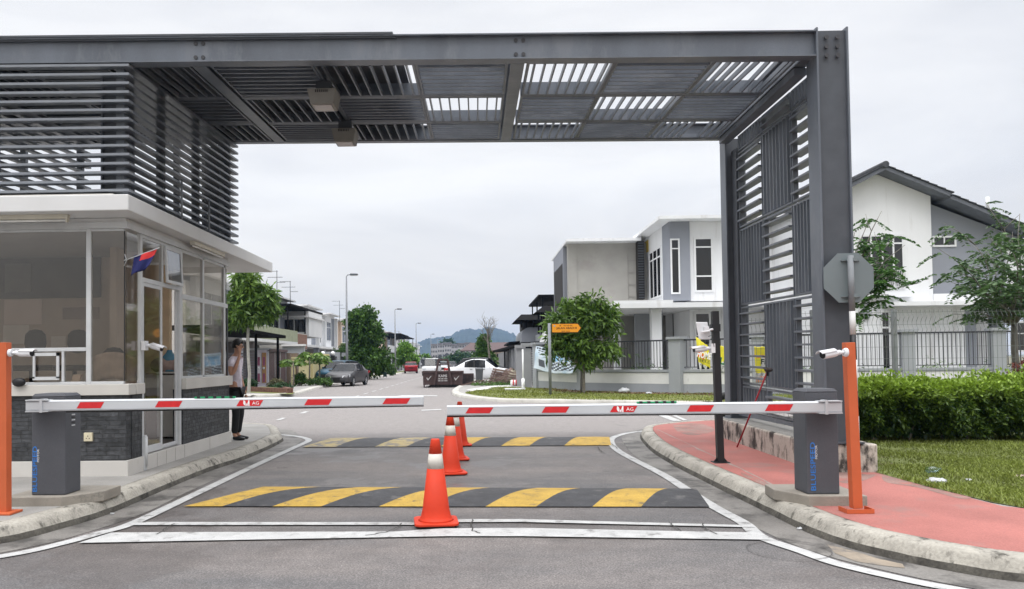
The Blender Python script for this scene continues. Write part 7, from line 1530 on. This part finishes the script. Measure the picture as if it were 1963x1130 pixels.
# small white marker posts on slabs
t = thing('marker_post', G(1331, 752, .13), 'small white tapered marker with black symbols on a white slab', 'marker'); g0 = G(1331, 752, .13); MB().box(g0.x-.62, g0.x+.62, g0.y-.25, g0.y+.5, .121, .17, WHITEP).build('slab', t); MB().box(g0.x-.38, g0.x+.38, g0.y-.1, g0.y+.25, .171, .30, WHITEP).build('step', t)
x_ = P(1328, 735, g0.y).x; zA, zB = .301, P(1328, 730, g0.y).z; mk = MB().hexa([(x_-.10, g0.y-.05, zA), (x_+.10, g0.y-.05, zA), (x_+.10, g0.y+.02, zA), (x_-.10, g0.y+.02, zA), (x_-.16, g0.y-.05, zB), (x_+.16, g0.y-.05, zB), (x_+.16, g0.y+.02, zB), (x_-.16, g0.y+.02, zB)], WLET).build('marker', t)
b = MB()
b.add([(x_-.08, g0.y-.055, zB-.13), (x_-.02, g0.y-.055, zB-.09), (x_+.02, g0.y-.055, zB-.09), (x_+.08, g0.y-.055, zB-.13), (x_+.02, g0.y-.055, zB-.17), (x_-.02, g0.y-.055, zB-.17)], [tuple(range(6))], BLACK); b.box(x_-.07, x_+.07, g0.y-.056, g0.y-.052, zB-.32, zB-.25, BLACK); b.build('symbols', mk)
t = thing('marker_post', G(1004, 748, .13), 'white pole with thick white foot on a pale slab beside the gate pillars', 'marker'); g0 = G(1003, 747, .13)
MB().tube([(g0.x, g0.y, .1), (g0.x, g0.y, P(1003, 670, g0.y).z)], .035, WLET, 8).build('pole', t); MB().tube([(g0.x, g0.y, .13), (g0.x, g0.y, P(1003, 726, g0.y).z)], .075, WLET, 10).build('foot', t); MB().box(g0.x-.85, g0.x+.1, g0.y-.2, g0.y+.5, .122, .18, WHITEP).build('slab', t)
tag(MB().poly([tuple(G(*p, .13))[:2]+(.130,) for p in [(893, 747.5), (935, 741), (1005, 733.5), (1018, 736), (960, 743.5), (905, 749.5)]], pm('footpath_concrete', (.50, .49, .47), .85, .1, 2)).build('footpath'), kind='structure')
# ================================================================ VEHICLES AND STREET OBJECTS
TYRE = pm('tyre_rubber', (.015, .015, .015), .8); RIM = pm('wheel_rim', (.45, .46, .48), .3, .05, 5, metal=.6); CGL = glass('car_glass', (.14, .15, .16), .02, graze=.10); LMP = pm('headlamp', (.55, .57, .6), .15); TLM = pm('tail_lamp', (.45, .02, .02), .2)
TRIM = pm('black_trim', (.015, .015, .016), .5); PLATE = pm('number_plate', (.012, .012, .012), .4); SEATM = pm('car_interior', (.05, .05, .052), .8)
def carpaint(name, col, met=.3):
    return pm(name, col, .38, .03, 2, metal=met, spec=.4)
def car(name, label, cat, loc, rz, paint, kind='sedan', L_=4.3, W_=1.7, H_=1.42, group=None):
    t = proto(name, label, cat, group); hw = W_/2
    # stations along x (front at +L/2): x, bottom z, shoulder z, roof z (== shoulder when there is no cabin), half width factor
    if kind == 'sedan': st = [(-.50, .42, .80, .80, .80), (-.49, .30, .92, .92, .90), (-.44, .24, .98, .98, .97), (-.36, .22, 1.0, 1.0, 1), (-.335, .22, 1.0, 1.03, 1), (-.20, .20, .97, 1.36, 1), (-.10, .20, .95, H_-.01, 1), (.0, .20, .94, H_, 1), (.10, .20, .93, H_-.05, 1), (.255, .20, .92, .94, 1), (.28, .20, .90, .90, 1), (.36, .22, .85, .85, .99), (.44, .24, .77, .77, .95), (.485, .27, .66, .66, .87), (.50, .33, .55, .55, .78)]
    elif kind == 'hatch': st = [(-.50, .42, .85, .85, .84), (-.49, .30, .95, 1.0, .92), (-.44, .24, .98, 1.28, .97), (-.36, .22, 1.0, H_-.05, 1), (-.20, .20, .98, H_, 1), (0, .20, .96, H_, 1), (.10, .20, .95, H_-.06, 1), (.25, .20, .94, .97, 1), (.28, .20, .92, .92, 1), (.38, .22, .86, .86, .98), (.46, .26, .74, .74, .92), (.50, .33, .58, .58, .80)]
    else: st = [(-.50, .40, 1.0, 1.0, .92), (-.49, .32, 1.02, H_-.1, .96), (-.46, .3, 1.02, H_, 1), (-.2, .3, 1.02, H_+.02, 1), (.1, .3, 1.02, H_+.02, 1), (.34, .3, 1.02, H_-.02, 1), (.46, .3, 1.0, 1.08, 1), (.475, .3, .98, .98, .98), (.495, .32, .85, .85, .95), (.50, .38, .62, .62, .92)]
    R_ = []
    for (u, zb, zs, zr, wf) in st:
        x = u*L_; w = hw*wf; cab = zr > zs+.03; rw = w*(.97 if not cab else (.80 if kind != 'van' else .86)); 
        if cab: ring = [(x, -w*.90, zb), (x, -w, zb+.10), (x, -w, (zb+zs)/2), (x, -w*.975, zs), (x, -(w*.97*(1-min(1, (zr-zs)/.40))+rw*min(1, (zr-zs)/.40)), zr-.04), (x, -rw*.72, zr+.005)]
        else: ring = [(x, -w*.90, zb), (x, -w, zb+.10), (x, -w, (zb+zs)/2), (x, -w*.975, zs-.04), (x, -w*.93, zs-.01), (x, -w*.72, zs+.01)]
        ring = ring+[(x, -y, z) for (x, y, z) in ring[::-1]]; R_.append((ring, cab, zr-zs))
    b = MB(); n = 12; vs = [p for r in R_ for p in r[0]]; fs = []; gl = []
    for i in range(len(R_)-1):
        c0, c1 = R_[i][1], R_[i+1][1]
        for k in range(n):
            f_ = (i*n+k, i*n+(k+1) % n, (i+1)*n+(k+1) % n, (i+1)*n+k)
            side = k in (3, 7) and c0 and c1
            front = (c0 != c1 or abs(R_[i][2]-R_[i+1][2]) > .2) and k in (4, 5, 6)
            (gl if (side or (front and (c0 or c1))) else fs).append(f_)
    b.add(vs, fs, paint, True); b.add(R_[0][0], [tuple(range(n))[::-1]], paint, False); b.add(R_[-1][0], [tuple(range(n))], paint, False)
    body = b.build('body', t); b = MB(); b.add(vs, gl, CGL, True); b.build('windows', t)
    # pillars between side windows
    for s_ in (-1, 1):
        b = MB()
        for u in ((-.06,) if kind != 'van' else (-.2, .12)):
            zs, zr = .95, (H_-.03); w = hw*.985; rw = hw*.80 if kind != 'van' else hw*.86; b.bar((u*L_, s_*w, zs), (u*L_-.02, s_*(rw+.012), zr), .07, .02, TRIM, up=(0, 1, 0))
        b.build('door_pillar', body)
    # interior
    b = MB(); b.box(-.30*L_, .25*L_, -hw*.8, hw*.8, .35, .9, SEATM)
    for s_ in (-1, 1):
        for u in (-.22, .02): b.box(u*L_, u*L_+.14, s_*hw*.45-.22, s_*hw*.45+.22, .9, 1.22, SEATM)
    b.build('interior', t)
    wr = .30; wx = (.31, -.30) if kind != 'van' else (.33, -.30)
    for u in wx:
        for s_ in (-1, 1):
            b = MB(); c = Vector((u*L_, s_*(hw-.10), wr)); b.tube([c-Vector((0, .10*1, 0)), c-Vector((0, .07, 0)), c+Vector((0, .07, 0)), c+Vector((0, .105, 0))], [wr-.03, wr, wr, wr-.03], TYRE, 24); wh = b.build('wheel', t)
            b = MB(); fc = c+Vector((0, s_*.107, 0)); b.tube([fc-Vector((0, s_*.03, 0)), fc], [wr*.66, wr*.62], RIM, 20)
            for a in range(5): an = a*2*pi/5; b.add([fc+Vector((cos(an-.28)*.06, s_*.001, sin(an-.28)*.06)), fc+Vector((cos(an-.28)*.16, s_*.001, sin(an-.28)*.16)), fc+Vector((cos(an+.28)*.16, s_*.001, sin(an+.28)*.16)), fc+Vector((cos(an+.28)*.06, s_*.001, sin(an+.28)*.06))], [(0, 1, 2, 3)], TRIM)
            b.build('rim', wh)
            b = MB(); pts = [(u*L_+cos(a)*(wr+.055), s_*(hw+.004), wr+sin(a)*(wr+.055)) for a in np.linspace(-.25, pi+.25, 15)]; b.prism(pts, (0, -s_*.02, 0), TRIM); b.build('wheel_arch', body)
    fx = L_/2
    if kind != 'van':
        b = MB(); b.box(fx-.02, fx+.012, -.24, .24, .46, .56, TRIM); b.box(fx-.02, fx+.010, -.55, .55, .30, .38, TRIM); b.build('grille', body); b = MB(); b.box(fx-.01, fx+.016, -.2, .2, .37, .455, PLATE); b.build('number_plate', body)
        for s_ in (-1, 1): b = MB(); b.hexa([(fx-.12, s_*.38, .54), (fx+.03, s_*.36, .54), (fx-.20, s_*.80, .58), (fx-.34, s_*.74, .58), (fx-.14, s_*.38, .67), (fx+.0, s_*.37, .67), (fx-.24, s_*.80, .74), (fx-.36, s_*.74, .74)], LMP); b.build('headlight', t)
        for s_ in (-1, 1): b = MB(); b.box(-fx+.0, -fx+.06, s_*.45, s_*.76, .74, .92, TLM); b.box(-fx+.06, -fx+.32, s_*(hw*.93), s_*(hw+.004), .80, .93, TLM); b.build('tail_light', t)
        b = MB(); b.box(-fx-.012, -fx+.02, -.25, .25, .60, .71, PLATE); b.build('number_plate', body)
    else:
        b = MB(); b.box(fx-.01, fx+.012, -hw*.85, hw*.85, .42, .55, TRIM); b.build('bumper', body)
        for s_ in (-1, 1): MB().box(fx-.01, fx+.014, s_*.42, s_*.72, .64, .78, LMP).build('headlight', t)
        b = MB(); b.box(fx-.005, fx+.014, -.2, .2, .45, .54, PLATE); b.build('number_plate', body)
        for yy in (-hw*.8, hw*.8): MB().box(-L_*.4, L_*.3, yy-.02, yy+.02, H_+.08, H_+.12, TRIM).build('roof_rack', t)
        for u in (-.35, -.1, .15, .28): MB().box(u*L_, u*L_+.04, -hw*.8, hw*.8, H_+.121, H_+.15, TRIM).build('rack_bar', t)
    for s_ in (-1, 1): b = MB(); b.sphere((.17*L_ if kind != 'van' else .38*L_, s_*(hw+.09), 1.0 if kind != 'van' else 1.2), .09, paint, 10, 6, (.5, 1, .7)); b.build('mirror', t)
    b = MB()
    for s_ in (-1, 1):
        for u in (-.12, .06): b.box(u*L_, u*L_+.16, s_*(hw*.985), s_*(hw+.012), .82, .85, TRIM if kind != 'van' else paint)
    b.build('door_handles', body)
    t.location = loc; t.rotation_euler = (0, 0, rz); return t
PG = carpaint('paint_grey', (.075, .073, .078), .4); PBL = carpaint('paint_blue', (.012, .055, .095), .4); PW = carpaint('paint_white', (.70, .71, .73), 0); PRD = carpaint('paint_red', (.22, .012, .02), .3); PDK = carpaint('paint_dark', (.03, .03, .035), .3)
g = G(662, 741)
c = P(660, 735, 48.2); car('parked_car', 'dark grey sedan parked on the left facing the viewer', 'car', (c.x+.1, 48.9, .0), rad(-99), PG, 'sedan', 4.25, 1.68, 1.42, 'cars parked along the left kerb')
c = P(648, 725, 53.5); car('parked_car', 'blue hatchback parked half behind the dark grey sedan', 'car', (c.x, 54.0, .12), rad(-112), PBL, 'hatch', 3.9, 1.65, 1.5, 'cars parked along the left kerb')
c = P(789, 716, 98); car('parked_car', 'dark red car seen from behind on the left kerb', 'car', (c.x-.0, 97, .0), rad(96), PRD, 'sedan', 4.2, 1.66, 1.45, 'cars parked along the left kerb')
c = P(921, 735, 50); car('parked_car', 'white sedan parked side on behind the brown waste skip', 'car', (c.x+.0, 50.6, .10), rad(-9), PW, 'sedan', 4.55, 1.72, 1.50)
c = P(826, 720, 76); car('white_van', 'white van with roof rack coming down the side street', 'van', (c.x, 77.5, .0), rad(-92), PW, 'van', 3.8, 1.62, 1.75)
c = P(850, 715, 110); car('parked_car', 'silver car behind the frame of the brown skip', 'car', (c.x, 112, 0), rad(-90), carpaint('paint_silver', (.35, .36, .38), .5), 'sedan', 4.2, 1.68, 1.42, 'cars parked down the right kerb')
c = P(866, 712, 128); car('parked_car', 'black car between the silver car and the white sedan', 'car', (c.x, 128, 0), rad(-90), PDK, 'sedan', 4.2, 1.68, 1.42, 'cars parked down the right kerb')
c = P(934, 702, 62); car('parked_car', 'dark car whose roof shows above the white sedan', 'car', (c.x-.3, 59, .1), rad(-12), PDK, 'hatch', 4.2, 1.7, 1.62)
# ---- waste skip on a trailer
SK = pm('skip_brown', (.055, .033, .032), .65, .25, 3, .3, 30, stain=(.10, .05, .04), sscale=4, sthr=.6)
sk = G(852, 746); sy = 43.4; X0, X1 = P(811, 720, sy).x, P(887, 720, sy).x; zt_ = P(850, 713, sy).z; zb_ = P(850, 738, sy).z
t = thing('waste_skip', ((X0+X1)/2, sy, 0), 'dark brown waste skip with white tick marks on a low trailer frame', 'waste skip')
b = MB(); D_ = 3.4
b.hexa([(X0, sy, zb_), (X1, sy, zb_), (X1, sy+D_, zb_), (X0, sy+D_, zb_), (X0, sy-.02, zt_), (X1, sy-.02, zt_), (X1, sy+D_+.3, zt_), (X0, sy+D_+.3, zt_)], SK); bd = b.build('bin', t, bevel=.01)
b = MB(); b.box(X0-.06, X1+.06, sy-.08, sy-.021, zt_-.05, zt_+.04, SK); b.build('rim', t)
xa_, xb_ = P(838, 700, sy).x, P(860, 700, sy).x; za_ = P(850, 690, sy).z
for s_, (xt, xbm) in enumerate(((P(841, 692, sy).x, P(832, 738, sy).x), (P(858, 692, sy).x, P(866, 738, sy).x))): MB().bar((xt, sy-.10, za_), (xbm, sy-.10, zb_), .12, .08, SK, up=(0, 1, 0)).build('lifting_arm', t)
MB().bar((P(840, 692, sy).x, sy-.10, za_), (P(859, 692, sy).x, sy-.10, za_), .10, .10, SK).build('lifting_bar', t); MB().bar((P(839, 699, sy).x, sy-.10, P(839, 699, sy).z), (P(860, 699, sy).x, sy-.10, P(839, 699, sy).z), .06, .06, SK).build('lifting_bar', t)
b = MB(); b.box(X0+.35, X1-.1, sy+.1, sy+D_, zb_-.13, zb_-.001, TRIM); b.build('chassis', t)
for x_ in (P(839, 740, sy).x, P(884, 740, sy).x): MB().tube([(x_-.12, sy+.3, .24), (x_+.12, sy+.3, .24)], .24, TYRE, 18).build('wheel', t)
MB().bar((X0+.06, sy, 0), (X0+.06, sy, zb_), .07, .07, SK).build('leg', t)
MB().box(X1+.02, X1+.62, sy+.6, sy+.9, zb_-.1, zt_-.12, SK).build('tail_grille', t)
b = MB()
for i in range(7): b.box(X1+.05+i*.08, X1+.08+i*.08, sy+.57, sy+.599, zb_-.05, zt_-.2, TRIM)
b.build('tail_bars', t)
b = MB(); yq = sy-.012
SKL = pm('skip_lettering', (.42, .41, .41), .6)
text(b, 'KAMS', (P(849, 720, sy).x, yq-.02, P(849, 721, sy).z), (1, 0, 0), (0, 0, 1), .16, .48, SKL, bold=.03); [b.add([(P(849, 720, sy).x+dx, yq-.022, P(849, py_, sy).z), (P(849, 720, sy).x+dx+.03, yq-.022, P(849, py_, sy).z), (P(849, 720, sy).x+dx+.03, yq-.022, P(849, py_-2.4, sy).z), (P(849, 720, sy).x+dx, yq-.022, P(849, py_-2.4, sy).z)], [(0, 1, 2, 3)], SKL) for py_ in (727.6, 731.4) for dx in (-.26, -.215, -.17, -.09, -.045, 0, .08, .125, .17, .215)]
for px in (822, 875):
    x_ = P(px, 725, sy).x; z_ = P(px, 726, sy).z; b.add([(x_-.14, yq-.022, z_+.04), (x_-.05, yq-.022, z_-.12), (x_+.16, yq-.022, z_+.14), (x_+.13, yq-.022, z_+.15), (x_-.04, yq-.022, z_-.03), (x_-.09, yq-.022, z_+.06)], [(0, 1, 4, 5), (1, 2, 3, 4)], SKL)
    pass
b.build('lettering', bd)
# ---- wheelie bin
def wheelie(px, pyb, pyt, Y, label, wpx, mat):
    c = P(px, pyb, Y); w_ = wpx*Y/F/2; zt_ = P(px, pyt, Y).z; t = thing('wheeled_bin', (c.x, Y, .12), label, 'wheeled bin', 'wheeled rubbish bins'); d_ = w_*1.1
    MB().hexa([(c.x-w_*.8, Y-d_*.7, .2), (c.x+w_*.8, Y-d_*.7, .2), (c.x+w_*.8, Y+d_*.7, .2), (c.x-w_*.8, Y+d_*.7, .2), (c.x-w_, Y-d_, zt_-.08), (c.x+w_, Y-d_, zt_-.08), (c.x+w_, Y+d_, zt_-.08), (c.x-w_, Y+d_, zt_-.08)], mat).build('tub', t, bevel=.02)
    MB().hexa([(c.x-w_*1.12, Y-d_*1.1, zt_-.079), (c.x+w_*1.12, Y-d_*1.1, zt_-.079), (c.x+w_*1.12, Y+d_*1.1, zt_-.079), (c.x-w_*1.12, Y+d_*1.1, zt_-.079), (c.x-w_, Y-d_*.9, zt_), (c.x+w_, Y-d_*.9, zt_), (c.x+w_, Y+d_*.9, zt_+.02), (c.x-w_, Y+d_*.9, zt_+.02)], mat).build('lid', t, bevel=.01)
    for s_ in (-1, 1): MB().tube([(c.x+s_*w_*.95, Y+d_*.6, .22), (c.x+s_*w_*.8, Y+d_*.6, .22)], .10, TYRE, 12).build('wheel', t)
wheelie(919, 731, 706, 47, 'grey wheeled bin beside the woodpile in front of the white sedan', 15, pm('bin_grey', (.10, .105, .11), .6)); wheelie(738, 728, 714, 66, 'dark green wheeled bin by the kerb below the big tree', 7, pm('bin_green', (.02, .05, .04), .6))
# ---- pile of old pallets and planks
PAL = pm('old_wood', (.17, .115, .10), .85, .35, 5, .4, 40, stain=(.05, .035, .03), sscale=5, sthr=.55); PAL2 = pm('old_wood_pale', (.22, .16, .13), .85, .3, 5); random.seed(44)
def plank(p, q_, w_, mat, name='plank', label=None, grp='planks in the woodpile'):
    o = MB().bar(p, q_, w_, .03, mat).build(name); return tag(o, label, 'plank', grp)
for k in range(2):
    Yk = 43.6+k*.35; a = P(935, 741-3*k, Yk); t = thing('pallet', (a.x+.5, Yk, .12), ['weathered wooden pallet at the front of the woodpile', 'weathered wooden pallet in the middle of the woodpile', 'weathered wooden pallet at the back of the woodpile'][k], 'pallet', 'pallets in the woodpile'); tilt = [.25, .45, .62][k]
    for i in range(7):
        s0 = Vector((a.x+.1*i*.5, Yk+.10*i*.4, .16+i*.135+k*.06)); MB().bar(s0, s0+Vector((1.5+.1*k, .25, -.18-tilt*.3+.06*random.random())), .03, .06, PAL if i % 3 else PAL2, up=(0, 0, 1)).build('slat', t)
    for u in (.15, .75, 1.35): MB().bar((a.x+u, Yk+.04, .14), (a.x+u+.35, Yk+.4, 1.02+.05*k-u*.25), .07, .04, PAL, up=(0, 1, 0)).build('bearer', t)
for i in range(16):
    x0 = P(random.uniform(880, 975), 740, 43).x; y0 = 42.3+random.uniform(0, 1.6); L2_ = random.uniform(.8, 2.0); an = random.uniform(-.35, .45); z0 = .14+random.uniform(0, .25)*(x0 > .5); plank((x0, y0, z0), (x0+L2_*cos(an), y0+L2_*sin(an), z0+random.uniform(.0, .45)), random.uniform(.08, .16), random.choice([PAL, PAL, PAL2]), label='loose weathered plank lying in the woodpile beside the white sedan')
for k, (xa1, za1, xb1, zb1) in enumerate([(955, 733, 972, 708), (963, 735, 980, 706), (972, 738, 985, 712)]): plank(P(xa1, za1, 44.2), P(xb1, zb1, 44.8), .22, PAL, label=['wide dark board leaning at the left of the woodpile back', 'wide dark board leaning in the middle of the woodpile back', 'wide dark board leaning at the right of the woodpile'][k])
np.random.seed(9); n = 900; c = np.stack([np.random.uniform(P(905, 740, 42).x, P(985, 740, 42).x, n), np.random.uniform(41.6, 43.4, n), .13+np.random.exponential(.06, n)], 1); v, f = leaf_arrays(c, noise_dirs(n)+[0, 0, .4], .12, .05, .1); o = np_mesh('weeds', v, f, [LEAF_B], None, np.random.uniform(.2, 1, n)); tag(o, 'low green weeds growing at the foot of the woodpile', 'weeds', None, 'stuff')
b = MB(); c = P(986, 728, 41.2); b.tube([(c.x-.19, 41.2, .29), (c.x+.19, 41.25, .29)], .155, WLET, 18)
t = b.build('paint_bucket'); tag(t, 'white and red paint bucket lying on its side by the gate', 'bucket'); b = MB(); b.tube([(c.x-.10, 41.2, .29), (c.x-.03, 41.2, .29)], .158, REDR, 18); b.tube([(c.x+.06, 41.2, .29), (c.x+.12, 41.2, .29)], .158, REDR, 18); o = b.build('red_band'); o.parent = t
# sand heap by the gate
b = MB(); c = P(985, 720, 44); b.lathe([(.75, 0), (.6, .2), (.35, .55), (.12, .8), (.0, .86)], (c.x, 44.5, .12), pm('straw_heap', (.25, .22, .17), .95, .3, 5, .6, 20), 16); b.v = [(x+random.uniform(-.05, .05), y+random.uniform(-.05, .05), z+random.uniform(-.04, .04)) for x, y, z in b.v]; solo(b, 'debris_heap', 'pale heap of builders debris behind the leaning boards', 'heap')
# ================================================================ HAZE
HZ = bpy.data.materials.new('haze'); HZ.use_nodes = True; n = HZ.node_tree.nodes; n.remove(n['Principled BSDF']); pv = n.new('ShaderNodeVolumePrincipled'); pv.inputs['Color'].default_value = (.36, .60, 1, 1); pv.inputs['Density'].default_value = .00019; pv.inputs['Anisotropy'].default_value = .2
HZ.node_tree.links.new(pv.outputs[0], n['Material Output'].inputs['Volume'])
o = MB().box(-1500, 1500, -40, 2650, -1.6, 112, HZ).build('haze'); o['kind'] = 'stuff'
